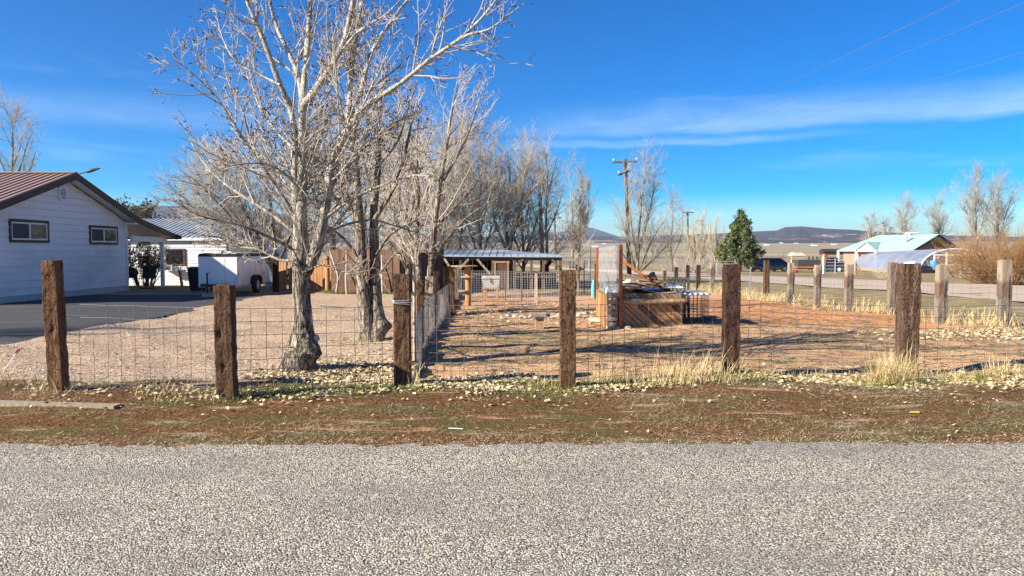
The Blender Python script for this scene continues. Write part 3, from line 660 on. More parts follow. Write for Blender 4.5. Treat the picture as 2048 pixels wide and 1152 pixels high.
tree('cottonwood_tree','bare tree with two smooth grey stems rising just behind the corner post and tan tie',849,None,17.5,[
 ([(842,600),(838,545),(832,470),(836,380),(832,300),(838,220)],[.13,.115,.1,.08,.06,.02],.4),
 ([(856,600),(861,545),(868,460),(880,370),(892,300),(902,230),(915,160)],[.13,.115,.1,.085,.065,.045,.015],-.4),
 ([(880,370),(910,320),(935,270),(955,210),(972,160)],[.06,.05,.04,.028,.01],-.9),
 ([(864,520),(900,470),(940,430),(985,400)],[.06,.05,.035,.01],-1.),
 ([(836,500),(810,450),(790,390),(775,320)],[.06,.05,.035,.01],.8),
 ([(836,380),(815,310),(800,250),(798,180)],[.05,.04,.028,.01],1.),
 ([(868,460),(905,420),(950,370),(975,310)],[.05,.04,.028,.01],1.)],'cotton',31,GR,leafbits=.4)
tree('cottonwood_tree','bare tree with one straight white stem and loose crown above the shelter roof',922,None,36.5,[
 ([(918,590),(920,500),(925,430),(920,360),(930,290),(926,240)],[.13,.11,.09,.07,.045,.015],0),
 ([(921,480),(945,420),(975,360),(990,300)],[.06,.05,.035,.012],-.7),([(921,470),(895,410),(880,350),(885,290)],[.06,.05,.035,.012],.9),
 ([(923,430),(950,370),(965,320),(955,270)],[.05,.04,.03,.01],.9)],'cotton',32,GR,'twig_b')
tree('cottonwood_tree','dense bare tree with several dark stems above the middle of the shelter roof',1015,None,37.5,[
 ([(1015,580),(1016,500),(1012,430),(1020,370),(1015,300)],[.16,.13,.11,.08,.02],0),
 ([(1016,510),(1035,440),(1045,370),(1050,305)],[.1,.08,.055,.015],-1),([(1016,510),(990,440),(978,370),(985,310)],[.1,.08,.055,.015],1),
 ([(1014,460),(1000,390),(1000,330),(1005,290)],[.07,.06,.04,.012],-1),([(1035,440),(1060,390),(1070,340)],[.06,.045,.012],.6)],'elm',33,GR,'twig_b')
tree('cottonwood_tree','bare tree with reddish barkless trunk and tufted top at the shelter\'s right end',1085,None,38,[
 ([(1086,580),(1084,500),(1081,420),(1078,335)],[.2,.16,.13,.08],0)],'far',34,GR,'twig_b','snag')
tree('cottonwood_tree','bare tufted tree right beside the reddish trunk, taller and darker stemmed',1094,None,37,[
 ([(1096,580),(1094,500),(1092,430),(1095,360),(1092,305)],[.13,.11,.09,.06,.02],0),
 ([(1094,400),(1105,350),(1115,315)],[.05,.04,.012],-.6),([(1094,410),(1082,350),(1075,310)],[.05,.04,.012],.6),([(1093,470),(1115,420),(1128,370)],[.05,.035,.01],.6),([(1093,480),(1070,430),(1058,380)],[.05,.035,.01],-.6)],'elm',35,GR,'twig_b','bark_d')
for i,(px,d,top,lab) in enumerate(((815,24,235,'bare tree behind the corner post, rising left of the two smooth grey stems'),(885,38,250,'bare tree right behind the two smooth grey stems, browner and farther back'),(960,37,270,'loose bare tree above the shelter roof, right of the straight white stem'),(1045,39,300,'bare tree between the dark stemmed tree and the reddish trunk'))):
    tree('cottonwood_tree',lab,px,None,d,[([(px,590),(px+2,500),(px-3,430),(px+3,(430+top)/2),(px-2,top)],[.14,.12,.09,.06,.015],0),([(px+1,520),(px+25,450),(px+40,390),(px+42,top+50)],[.08,.06,.04,.01],-.8),([(px+1,520),(px-25,450),(px-38,390),(px-42,top+55)],[.08,.06,.04,.01],.8),
      ([(px,470),(px+14,400),(px+12,340),(px+22,top+20)],[.06,.05,.035,.01],1.),([(px,480),(px-16,410),(px-14,350),(px-25,top+25)],[.06,.05,.035,.01],-1.),([(px,540),(px-30,490),(px-55,465)],[.06,.04,.01],-1.2),([(px,540),(px+30,490),(px+55,460)],[.06,.04,.01],-1.)],'elm',36+i,GR,'twig_b')
GB='bare trees behind the plank wall'
tree('elm_tree','brownish bare tree directly behind the right half of the dark plank shed',735,None,31,[([(735,590),(733,490),(730,420),(738,350),(732,285)],[.15,.12,.09,.06,.015],0),([(733,500),(705,440),(690,380),(684,330)],[.08,.06,.04,.01],.8),([(733,500),(765,440),(780,370),(786,310)],[.08,.06,.04,.01],-.8),([(734,530),(700,490),(675,470)],[.06,.04,.01],-1),([(734,530),(770,490),(800,470)],[.06,.04,.01],-1)],'elm',45,GB,'twig_b')
tree('elm_tree','brownish bare tree behind the cedar planks, left of the biggest cottonwood',600,None,38,[([(600,590),(598,490),(590,420),(596,350),(588,290)],[.15,.12,.09,.06,.015],0),([(598,500),(570,440),(552,380),(545,330)],[.08,.06,.04,.01],.8),([(598,500),(630,440),(642,370),(640,310)],[.08,.06,.04,.01],-.8),([(599,520),(565,480),(535,460)],[.06,.04,.01],-1)],'elm',46,GB,'twig_b')
tree('elm_tree','low wide brownish elm spreading left over the white cargo trailer',548,None,33,[
 ([(550,575),(540,530),(515,505),(480,485),(440,475),(400,470)],[.22,.2,.15,.1,.06,.015],-1),
 ([(545,540),(520,480),(485,420),(450,370),(420,330)],[.16,.13,.09,.06,.015],0),
 ([(548,540),(548,470),(540,400),(530,330),(525,290)],[.16,.13,.09,.06,.015],1),
 ([(515,505),(470,460),(420,430),(375,405),(325,395)],[.1,.08,.06,.04,.012],1),([(530,505),(480,490),(430,460),(385,440),(340,440)],[.09,.07,.05,.03,.01],.6),([(540,530),(500,440),(455,350),(440,300)],[.1,.08,.05,.012],1.4),([(535,520),(470,430),(400,370),(355,360)],[.09,.07,.04,.012],.3),
 ([(550,540),(580,470),(590,400),(600,330)],[.12,.09,.06,.015],-1),
 ([(520,480),(480,450),(430,400),(390,360),(365,345)],[.09,.07,.05,.03,.012],-1.5),
 ([(548,470),(510,400),(490,340),(470,290)],[.08,.06,.04,.012],.5)],'elm',41,GB,'twig_b','bark_d')
tree('elm_tree','tall brownish bare tree filling the gap between biggest cottonwood and twin trunk',668,None,35,[
 ([(665,575),(668,480),(660,400),(665,320),(655,250)],[.18,.14,.1,.07,.02],0),
 ([(668,480),(640,420),(620,350),(610,290)],[.1,.08,.05,.015],1),([(668,470),(695,410),(710,340),(705,270)],[.1,.08,.05,.015],-1),
 ([(662,430),(690,380),(680,310),(690,250)],[.07,.06,.04,.012],.7)],'elm',42,GB,'twig_b')
tree('elm_tree','brownish bare tree behind the twin trunk and the dark plank shed',785,None,34,[
 ([(786,590),(784,490),(786,410),(780,340),(788,270)],[.18,.14,.1,.07,.02],0),
 ([(785,490),(760,430),(745,370),(740,300)],[.1,.08,.05,.015],1),([(785,480),(810,420),(825,350),(820,280)],[.1,.08,.05,.015],-1),
 ([(785,430),(800,370),(795,310),(805,260)],[.07,.06,.04,.012],.7)],'elm',43,GB,'twig_b')
tree('elm_tree','grey bare tree far behind the cargo trailer, lowest crown against the left ridge',430,None,48,[
 ([(432,560),(430,480),(425,410),(428,350),(425,300)],[.18,.14,.1,.07,.02],0),
 ([(430,480),(400,420),(380,370),(372,330)],[.1,.08,.05,.015],1),([(430,470),(460,410),(475,350),(480,300)],[.1,.08,.05,.015],-1),([(428,440),(405,380),(400,330),(410,290)],[.07,.06,.04,.012],.7)],'vase',44,GB,'twig_g')
GP='bare trees between the shelter and the pine'
tree('poplar_tree','narrow columnar bare poplar with upswept twigs right of the shelter',1158,None,58,[
 ([(1158,545),(1158,480),(1160,410),(1162,345)],[.2,.16,.1,.02],0),([(1158,500),(1146,440),(1143,390)],[.09,.06,.015],.6),([(1158,500),(1172,440),(1178,390),(1174,360)],[.09,.07,.05,.015],-.6),
 ([(1158,510),(1138,460),(1132,420)],[.07,.05,.015],-.6),([(1158,505),(1166,430),(1170,365)],[.08,.06,.015],.8)],'col',51,GP,'twig_g')
tree('bare_snag','thin dead pole-like tree with broken top left of the columnar poplar',1144,None,57,[
 ([(1146,545),(1145,470),(1142,400),(1138,360),(1136,332)],[.1,.085,.07,.05,.02],0)],'far',52,GP,'twig_g')
tree('elm_tree','widest bare fan-shaped tree behind the leaning utility pole',1280,None,52,[
 ([(1275,545),(1278,470),(1283,400),(1290,350),(1294,310)],[.16,.13,.1,.06,.02],0),
 ([(1273,545),(1255,480),(1240,430),(1225,400)],[.1,.07,.045,.012],1),([(1278,540),(1310,470),(1335,430),(1345,405)],[.1,.07,.045,.012],-1),
 ([(1274,520),(1262,440),(1258,380),(1268,340)],[.09,.07,.05,.012],-1),([(1278,500),(1300,420),(1308,360),(1302,325)],[.09,.07,.05,.012],1),
 ([(1272,545),(1240,500),(1218,470)],[.08,.05,.012],-.8),([(1280,545),(1325,500),(1355,460)],[.08,.05,.012],.8)],'vase',53,GP,'twig_g')
tree('elm_tree','smaller bare bushy tree just right of the widest fan-shaped tree',1340,None,60,[
 ([(1345,545),(1342,480),(1345,430),(1340,385)],[.13,.1,.07,.015],0),([(1343,520),(1325,460),(1318,420)],[.07,.05,.012],.8),([(1344,520),(1365,460),(1362,400)],[.07,.05,.012],-.8)],'vase',54,GP,'twig_g')
for i,(px,d,top,lab) in enumerate(((1388,84,440,'straw coloured bare tree nearest the far lamp-topped pole, leftmost of its pale row'),(1406,88,426,'straw coloured bare tree with the tallest pale crown left of the pine'),(1432,82,432,'straw coloured bare tree standing closest to the pine'))):
    tree('poplar_tree',lab,px,None,d,[([(px,540),(px+2,490),(px-2,460),(px+3,top)],[.2,.15,.1,.02],0),([(px,520),(px-14,470),(px-15,top+18)],[.1,.07,.015],1),([(px,520),(px+14,475),(px+15,top+20)],[.1,.07,.015],-1),([(px,530),(px-18,490),(px-22,465)],[.08,.05,.012],-1)],'col',60+i,'pale bare trees left of the pine','twig_y','bark2')
GH='bare trees behind the green-roofed house'
for i,(px,d,top,wd,lab) in enumerate(((1812,135,385,22,'slender bare tree above the roof vent of the green-roofed house'),(1878,138,388,32,'rounded bare tree above the gable of the green-roofed house'),
   (1952,120,340,40,'tallest bare tree with pale forked trunk above the willow thicket'),(1996,125,350,34,'bare tree with open crown at the far right, past the pale forked trunk'),
   (1742,140,428,22,'faint bare tree at the left hip of the green roof'),(1772,142,440,18,'smallest faint bare tree just left of the roof cooler'))):
    b_=505
    tree('cottonwood_tree',lab,px,None,d,[([(px,530),(px+1,480),(px-1,(480+top)/2),(px+wd*.15,top)],[.32,.26,.16,.03],0),([(px,490),(px-wd*.6,(480+top)/2),(px-wd*1.,top+25)],[.15,.1,.02],2),
      ([(px,488),(px+wd*.65,(470+top)/2),(px+wd*1.1,top+22)],[.15,.1,.02],-2),([(px,480),(px-wd*.25,(450+top)/2),(px-wd*.3,top+10)],[.14,.1,.02],-2)],'far',70+i,GH,'twig_g','bark2')
tree('elm_tree','dark bare tree rising behind the brown roof at the far left',24,None,42,[
 ([(24,560),(22,440),(24,340),(26,270),(22,235)],[.2,.16,.12,.07,.02],0),([(24,380),(45,320),(58,280),(68,262)],[.09,.06,.04,.012],-1),([(23,370),(0,320),(-14,280)],[.09,.06,.012],1),
 ([(24,340),(38,300),(48,262)],[.07,.05,.012],1),([(24,390),(60,340),(72,300)],[.07,.05,.012],.5)],'vase',81,None,'twig_g','bark_d')
tree('cottonwood_tree','bare tree outside the left edge whose shadow streaks the driveway',-900,None,11.6,[
 ([(-900,760),(-898,560),(-905,380),(-895,200),(-900,20)],[.16,.13,.1,.06,.015],0),([(-899,560),(-990,400),(-1060,250),(-1090,120)],[.08,.06,.04,.01],-.6),([(-899,540),(-800,400),(-740,250),(-715,130)],[.08,.06,.04,.01],.6),
 ([(-900,420),(-960,280),(-965,120)],[.06,.04,.01],.8),([(-902,400),(-850,260),(-830,90)],[.06,.04,.01],-.8)],'vase',85,None,'twig')
# --- shrubs
def shrub(name,label,px,yb,d,w_,h,n,mat,seed,group=None,lean=.35,r=.012,sub=True,dens=(3.5,3.0),fol=None):
    g=np.random.default_rng(seed); q=P(px,yb,d); b0=Vector((q.x,d,Z(q.x,d)))
    o=thing(name,label,'shrub',b0,group)
    a=g.uniform(0,6.28,n); rad=np.sqrt(g.random(n))
    p0=np.stack([np.cos(a)*rad*w_*.28,np.sin(a)*rad*w_*.2,np.full(n,-.03)],-1)+np.array(b0)
    dirs=np.stack([np.cos(a)*rad*lean*w_/h*1.5,np.sin(a)*rad*lean*1.2,np.ones(n)],-1); L=h*g.uniform(.6,1.05,n)
    K=6; pts=[p0]; dd=nrm(dirs)
    for k in range(K-1):
        dd=nrm(dd+g.normal(size=(n,3))*.12); pts.append(pts[-1]+dd*(L/(K-1))[:,None])
    st_=(np.stack(pts,1),r*(1-np.linspace(0,.75,K))[None,:]*g.uniform(.6,1.2,(n,1)))
    mb=MB(); add_tubes(mb,st_,5); mb.build('stem',MAT[mat],o)
    cr=MB(); l1=spawn(*st_,g,dens[0],.25,(15,40),.4,.2,h*.5,5,.15,.2,.007,r*.3); add_tubes(cr,l1,3)
    l2=spawn(*l1,g,dens[1],.2,(20,50),.45,.12,h*.25,4,.15,.25,.006,r*.25)
    if l2 is not None: add_tubes(cr,l2,3)
    if fol:
        mm=MB(); clumps(mm,l1,g,fol[0],fol[1]); 
        fo=mm.build('foliage',MAT[fol[2]],o)
    cr.build('crown',MAT[mat],o); return o
def clumps(mb,b,g,per,size,m=0):
    "small leaf faces scattered along branches"
    Pn,Rn=b; B,K,_=Pn.shape; idx=np.repeat(np.arange(B),g.poisson(per,B)); N=len(idx)
    tt=.15+.85*g.random(N); f=tt*(K-1); i=np.clip(f.astype(int),0,K-2); u=(f-i)[:,None]
    p=Pn[idx,i]*(1-u)+Pn[idx,i+1]*u+g.normal(size=(N,3))*size*.7
    d=nrm(g.normal(size=(N,3))+np.array([0,0,.3])); e=nrm(np.cross(d,g.normal(size=(N,3)))); L=size*g.uniform(.6,1.5,N)[:,None]; W=L*g.uniform(.18,.4,N)[:,None]
    v=np.stack([p-d*L*.5,p+e*W,p+d*L*.5,p-e*W],1).reshape(-1,3)
    mb.add(v,np.arange(4*N).reshape(N,4),m)
shrub('willow_thicket','big orange-brown willow thicket beside the far road at the right edge',2012,570,37,5.0,3.0,460,'willow',91,None,.6,.014,dens=(3.6,2.4))
shrub('dark_shrub','dense dark shrub with grey-green leaves behind the swivel chair under the porch roof',289,570,33.3,1.35,2.2,46,'bark_d',92,None,.4,.02,fol=(16.,.085,'juniper'))
shrub('juniper_bush','dark spiky juniper top showing above the porch roof behind the white house',286,570,42,1.9,4.3,40,'bark_d',93,None,.22,.03,fol=(22,.13,'juniper'))
shrub('plum_shrub','rounded purplish bare shrub behind the parked dark sedan',1556,535,96,6.,2.2,90,'twig_p',94,None,.5,.03,dens=(1.6,1.2))
shrub('weedy_shrub','low straw coloured weedy shrub beside the fence post in front of the hoop house',1770,560,50,1.5,1.0,60,'twig_y',95,None,.5,.01)
shrub('brush_clump','tangle of brown brush left of the far lamp-topped pole',1370,545,72,5.5,2.4,110,'twig_b',96,None,.5,.025,dens=(1.6,1.2))
# --- pine
def pine():
    g=np.random.default_rng(5); d=78; q=P(1481,545,d); b0=Vector((q.x,d,Z(q.x,d)))
    o=thing('pine_tree','lone dark green pine with ragged cone shape beside the far road','tree',b0)
    H=P(1481,418,d).z-b0.z
    mb=MB(); mb.tube([b0+Vector((0,0,-.1)),b0+Vector((.05,0,H*.5)),b0+Vector((0,0,H*.98))],[.17,.1,.02],8); 
    pts=[];rad=[]
    for z in np.arange(.07,.97,.038):
        for k in range(7):
            a=g.uniform(0,6.28); w_=2.35*min(1,(1-z)**.8*1.08)*(.75 if z<.12 else 1)*g.uniform(.5,1.12)
            p0=b0+Vector((0,0,H*z)); d_=Vector((math.cos(a),math.sin(a),0))
            pts.append([p0,p0+d_*w_*.5+Vector((0,0,w_*.04)),p0+d_*w_*.85+Vector((0,0,w_*.16)),p0+d_*w_+Vector((0,0,w_*.34))]); rad.append([.03,.02,.012,.006])
    br=(np.array([[list(v) for v in p] for p in pts]),np.array(rad)); add_tubes(mb,br,4); mb.build('trunk',MAT['bark_d'],o)
    tw=spawn(*br,g,4.5,.25,(25,65),.35,.15,.5,3,.5,.15,.01,.004)
    cr=MB(); clumps(cr,tw,g,24,.18); clumps(cr,br,g,5,.18); cr.build('crown',MAT['needle'],o)
pine()
# ---------------------------------------------------------------- fence posts
def rough_post(name,label,mat,x,y,z0,z1,w,dp,lean=(0,0),rz=0.,seed=0,group=None,chip=.012,nr=34,round_=.05,cat='fence post',top=.012):
    mb=MB(); H=z1-z0; v=[]
    # rounded rectangle outline
    out=[]
    c=round_*min(w,dp)
    for sx,sy,a0 in ((1,1,0),(-1,1,90),(-1,-1,180),(1,-1,270)):
        cx,cy=sx*(w/2-c),sy*(dp/2-c)
        for k in range(3):
            a=R(a0+45*k); out.append((cx+c*math.cos(a),cy+c*math.sin(a)))
    dense=[]
    for i in range(len(out)):
        a=Vector(out[i]);b=Vector(out[(i+1)%len(out)]); n=max(1,int((b-a).length/.022))
        for k in range(n): dense.append(a.lerp(b,k/n))
    n=len(dense); rows=[-.15]+list(np.linspace(0,H,nr))
    for k,h in enumerate(rows):
        for q in dense:
            s=Vector((q.x*5+seed*3.1,q.y*5,h*3.+seed))
            o=mnoise.fractal(s*1.5,1.,2.,3)*chip*.8+min(0,mnoise.noise(Vector((q.x*16+seed,q.y*16,h*9)))+.05)*chip*1.7
            sc=1+o/max(.03,q.length)
            if h>H-.05: sc*=1-.05*((h-(H-.05))/.05)**2
            tz=mnoise.noise(Vector((q.x*9+seed,q.y*9,seed)))*top*(h/H)**6 if h>0 else 0
            v.append((q.x*sc+lean[0]*max(0,h)/H,q.y*sc+lean[1]*max(0,h)/H,h+tz))
    K=len(rows); i=np.arange(K*n).reshape(K,n); f=np.stack([i[:-1],np.roll(i[:-1],-1,1),np.roll(i[1:],-1,1),i[1:]],-1).reshape(-1,4)
    mb.add(v,f,0,False)
    cen=[lean[0],lean[1],H-.006]; tv=v[-n:]+[tuple(cen)]
    mb.add(tv,[[j,(j+1)%n,n] for j in range(n)],0)
    o=mb.build(name,MAT[mat] if isinstance(mat,str) else mat,None,(x,y,z0),local=True); o.rotation_euler.z=rz
    if label: tag(o,label,cat,group)
    return o
GF='railroad tie posts of the front fence'
def post_px(xb,yb,yt,wpx,label,mat,group,dp=.19,lean=(0,0),seed=0,d=None,wscale=1.,**k):
    q=G(xb,yb) if d is None else None
    if q is None: p=P(xb,yb,d); q=Vector((p.x,d,Z(p.x,d)))
    top=P(xb,yt,q.y).z
    return rough_post('fence_post',label,mat,q.x,q.y+dp/2*0,q.z-.0,top,wpx*q.y/F*wscale,dp,lean,seed=seed,group=group,**k)
FP=[]
for (xb,yb,yt,w_,lab,mat,dp,rz,s,ln) in (
 (118,781,520,31,'tallest front post, chipped reddish tie at the far left of the mesh fence','tie_red',.17,.1,1,(-.03,0)),
 (455,795,570,38,'shorter front post standing in front of the white cargo trailer','tie',.17,.1,2,(-.012,0)),
 (806,774,548,35,'thick corner post where the front and side fences meet, wrapped with wire loops','tie',.2,.06,3,(0,0)),
 (1135,776,541,34,'front post with a long vertical crack, in front of the pallet compost bin','tie',.2,-.03,4,(-.005,0)),
 (1460,749,529,34,'dark smooth front post with a pale left edge, in front of the pine','tie_dark',.21,-.1,5,(0,0)),
 (1812,757,528,39,'widest front post, with a white cap and dry grass at its foot','tie_split',.19,-.1,6,(.006,0))):
    FP.append(post_px(xb,yb,yt,w_,lab,mat,GF,dp=dp,seed=s,lean=ln,rz=rz,wscale=.92))
# wire loops on the corner post, white cap on the last post
def top_of(o): return max(v.co.z for v in o.data.vertices)
c3=FP[2]; mb=MB(); 
for k,zz in enumerate((.93,.955,.975)):
    a=np.linspace(0,2*np.pi,40); mb.tube([(math.copysign(abs(math.cos(t))**.35,math.cos(t))*.107,math.copysign(abs(math.sin(t))**.35,math.sin(t))*.118,zz+.012*math.sin(t*2+k)) for t in a],.0035,5,cap=False)
mb.build('wire_loop',MAT['galv'],c3,local=True)
c6=FP[5]; H6=top_of(c6); mb=MB(); mb.lathe((.035,0,H6-.006),[(.05,0),(.052,.012),(.04,.028),(.012,.036)],14); mb.lathe((-.01,.02,H6-.006),[(.045,0),(.045,.01),(.03,.022),(.008,.03)],14); mb.box((.02,.0,H6-.004),(.2,.12,.012),rz=.1,m=1)
mb.build('cap',[MAT['white2'],MAT['screen']],c6,local=True)
# rusty stake next to corner post, thin pole behind it
q=G(790,772); mb=MB(); mb.box((q.x,q.y+.02,.36),(.03,.03,.8)); mb.box((q.x+.02,q.y+.03,.36),(.006,.05,.8)); 
tag(mb.build('steel_stake',MAT['rust'],None,(q.x,q.y,0)),'rusty steel stake tight against the left side of the corner post','stake')
# ---------------------------------------------------------------- wire mesh
def mesh_panel(a,b,h,rows,sp,r=.0026,name='wire_mesh',label=None,group=None,wob=.009,mat='wire',z0=.02,seed=0,cat='wire fence',sag=0.):
    g=np.random.default_rng(seed); a=np.array(a,float);b=np.array(b,float); L=np.linalg.norm(b-a); n=max(2,int(round(L/sp)))
    t=np.linspace(0,1,n+1); nrmv=np.array([-(b-a)[1],(b-a)[0]])/L
    off=wob*np.cumsum(g.normal(size=n+1))*.6; off-=np.linspace(off[0],off[-1],n+1)
    base=a[None]*(1-t)[:,None]+b[None]*t[:,None]+nrmv[None]*off[:,None]
    zg=np.linspace(Z(*a),Z(*b),n+1)
    mb=MB(); V=[]
    zz=[z0+h*q for q in rows]
    for k in range(n+1):
        V.append([[base[k,0]+g.normal()*wob*.3,base[k,1]+g.normal()*wob*.4,zg[k]+z] for z in np.linspace(zz[0],zz[-1],5)])
    V=np.array(V); add_tubes(mb,(V,np.full(V.shape[:2],r)),4)
    Hh=np.array([[[base[k,0]+nrmv[0]*r*1.7,base[k,1]+nrmv[1]*r*1.7,zg[k]+z+g.normal()*wob*.25+sag*z*(4*t[k]*(1-t[k]))*-1] for k in range(n+1)] for z in zz])
    add_tubes(mb,(Hh,np.full(Hh.shape[:2],r*.95)),4)
    org=(float(a[0]),float(a[1]),float(zg[0]))
    o=mb.build(name,MAT[mat],None,org)
    if label: tag(o,label,cat,group)
    return o
rows=[0,.1,.2,.3,.42,.55,.7,.85,1.]; 
fp=[np.array([o.location.x,o.location.y]) for o in FP]
GM='welded wire mesh spans of the front fence'
labs=['wire mesh span between the tallest left post and the post before the trailer','wire mesh span in front of the biggest cottonwood trunk','wire mesh span just right of the corner post, before the sunken pen fence','wire mesh span in front of the pallet compost bin','wire mesh span on the red soil between the dark smooth post and the widest post']
for k in range(5):
    o1=.07 if k<5 else 0
    a=fp[k]+np.array([.08,.02]); b=fp[k+1]+np.array([-.08,.02])
    mesh_panel(a,b,.90+.0*k,rows,.157,label=labs[k],group=GM,seed=k,sag=.008,z0=-.0)
mesh_panel(fp[5]+np.array([.09,.02]),fp[5]+np.array([2.6,.25]),.88,rows,.155,label='wire mesh span running off the right edge past the widest post',group=GM,seed=9,z0=0)
# ---------------------------------------------------------------- receding side fence
GS='railroad tie posts of the side fence'
for (xb,d,yt,w_,mat,lab,s) in (
 (841,11.4,561,15.5,'tie','dark side-fence tie nearest behind the corner post',11),
 (859,13.0,553,17,'tie_tan','tan sunlit side-fence tie with brown stains',12),
 (874,15.0,543,11,'tie_dark','narrow dark side-fence tie with diagonal light streaks, right behind the tan tie',13),
 (894,18.0,534,11,'tie','side-fence tie, left one of the joined brown pair',14),
 (904.5,18.3,533.5,10,'tie_red','side-fence tie, right one of the joined brown pair',15),
 (914,21.5,533,8,'tie_grey','last weathered side-fence tie before the bird table',16)):
    post_px(xb,620,yt,w_,lab,mat,GS,dp=.18,seed=s,d=d,rz=.1)
q=P(829,600,10.4); mb=MB(); mb.tube([(q.x,q.y,-.05),(q.x,q.y,.7),(q.x-.005,q.y,P(828,531,10.4).z)],[.022,.021,.02],8)
tag(mb.build('fence_pole',MAT['pale_wood'],None,(q.x,q.y,0)),'slim bare wooden pole standing just behind the corner post','pole')
sd_y=[8.75,11.4,13.,15.,18.,21.5,25.5]; GQ='close wire mesh spans of the side fence'
sl=['close-knit mesh span from the corner post to the nearest dark side tie','close-knit mesh span between the nearest dark tie and the tan tie','close-knit mesh span from the tan tie to the narrow streaked tie','close-knit mesh span from the streaked tie to the joined brown pair','close-knit mesh span from the joined brown pair to the last side tie','close-knit mesh span from the last side tie toward the shelter']
for k in range(6):
    y0,y1=sd_y[k],sd_y[k+1]; a=(float(sidex(y0))+.14,y0+.04); b=(float(sidex(y1))+.14,y1-.04)
    mesh_panel(a,b,.76,list(np.linspace(0,1,12)),.075,r=.0017,name='side_mesh',label=sl[k],group=GQ,seed=30+k,wob=.004)
    # weathered kick boards along the foot of the mesh
    g=np.random.default_rng(60+k); mb=MB(); yy=y0+.1
    while yy<y1-.12:
        hh=g.uniform(.1,.2) if g.random()>.12 else g.uniform(.3,.5); wv_=g.uniform(.1,.2); xx=float(sidex(yy))+.10
        mb.box((xx+g.normal()*.006,yy+wv_/2,Z(xx,yy)+hh/2-.03),(.02,wv_*.94,hh),rz=g.normal()*.04); yy+=wv_
    o=mb.build('kick_boards',MAT['grey_board'],None,(float(sidex(y0))+.1,y0,0)); 
    tag(o,'low boards under the '+sl[k].split('close-knit ')[1],'fence boards','low boards along the side fence')
# ---------------------------------------------------------------- far boundary fence
GR2='weathered posts of the fence along the far road'
fr=[]
for (xb,d,yt,w_,mat,lab,s) in (
 (2008,14.9,520,22,'tie_cap','far-fence post nearest the willow thicket, thick and pale',21),
 (1882,15.6,530,19,'tie_cap','far-fence post beside the widest front post, pale split top over red-brown band',22),
 (1784,17.6,525,15,'tie_grey','dark grey far-fence post just left of the widest front post',23),
 (1697,18.6,529,14,'tie_cap','far-fence post in front of the hoop house\'s left end, pale capped',24),
 (1634,19.8,530,11.5,'tie_cap','far-fence post in front of the stock gate, half pale and half brown',25),
 (1581,21.0,526,11,'tie_cap','reddish-brown far-fence post in front of the flatbed trailer',26),
 (1532,23.2,521,10,'tie','far-fence post in front of the dark sedan',27),
 (1424,27.5,527,8,'tie_cap','slim pale-topped far-fence post just left of the dark smooth front post',28),
 (1396,28.8,530,7.5,'tie_dark','blackish far-fence post left of the slim pale-topped one',29),
 (1375,30.2,530,6.5,'tie_dark','blackish far-fence post between two others behind the leaning slats',30),
 (1352,32.,534,6.5,'tie_dark','blackish far-fence post above the right corner of the compost bin',31),
 (1329,34,541,6,'tie','short brown far-fence post at the left end of the dark row',32)):
    o=post_px(xb,600,yt,w_,lab,mat,GR2,dp=.16,seed=s,d=d,nr=16,chip=.01); fr.append(np.array([o.location.x,o.location.y]))
GW='wire mesh spans of the fence along the far road'
fl=['far mesh span between the two posts nearest the willow thicket','far mesh span behind the widest front post','far mesh span below the left end of the hoop house','far mesh span below the stock gate','far mesh span below the orange-edged flatbed','far mesh span in front of the dark sedan','far mesh span in front of the pine, longest of its row','far mesh span between the pale-topped post and its blackish neighbour','far mesh span between the two middle blackish posts','far mesh span behind the leaning slats','far mesh span ending at the short brown post']
for k in range(11):
    mesh_panel(fr[k]+[0,-.1],fr[k+1]+[0,-.1],1.0,list(np.linspace(0,1,9)),.153,r=.0024,name='far_mesh',label=fl[k],group=GW,seed=80+k)
mesh_panel(fr[0]+[1.8,-1.3],fr[0]+[0,-.1],1.0,list(np.linspace(0,1,9)),.153,r=.0024,name='far_mesh',label='far mesh span leaving the frame right of the thick pale post',group=GW,seed=79)
# T-post
def tpost(x,y,h,label,mat='rust',group='steel T-posts in the pen',w=.035):
    mb=MB(); z=Z(x,y); mb.box((x,y,z+h/2-.05),(w,.006,h+.1)); mb.box((x,y+w*.45,z+h/2-.05),(.006,w*.8,h+.1))
    for k in range(int(h/.06)): mb.box((x,y-.006,z+.06*k+.05),(.014,.008,.012))
    return tag(mb.build('t_post',MAT[mat],None,(x,y,z)),label,'fence post',group)
q=P(1500,600,24.5); tpost(q.x,24.5,.98,'thin steel T-post between the dark smooth post and the sedan','galv')
# ---------------------------------------------------------------- inner pen fence
y_=22.5; xa=P(921,600,y_).x; xb_=P(1124,600,y_).x
GI='fine mesh spans of the inner pen fence'
xs4=[xa]+[P(x,600,y_).x for x in (1011,1043,1072)]+[xb_]
for k,l in enumerate(('fine pen mesh span in front of the bird table and white freezer','fine pen mesh span right of the white freezer','fine pen mesh span left of the wooden pen post','fine pen mesh span ending behind the cracked front post')):
    mesh_panel((xs4[k]+.03,y_),(xs4[k+1]-.03,y_),.86,list(np.linspace(0,1,13)),.075,r=.0036,name='pen_mesh',mat='galv',label=l,group=GI,seed=100+k)
for k,(x,l) in enumerate(((xs4[1],'steel T-post in the pen mesh right of the white freezer'),(xs4[2],'steel T-post in the middle of the pen mesh, before the shelter posts'))): tpost(x,y_,1.0,l)
rough_post('pen_post','wooden pen post with a pale yellowish top in the inner mesh',  'pale_wood',xs4[3],y_,Z(xs4[3],y_),.83,.09,.09,seed=44,nr=10,chip=.005)
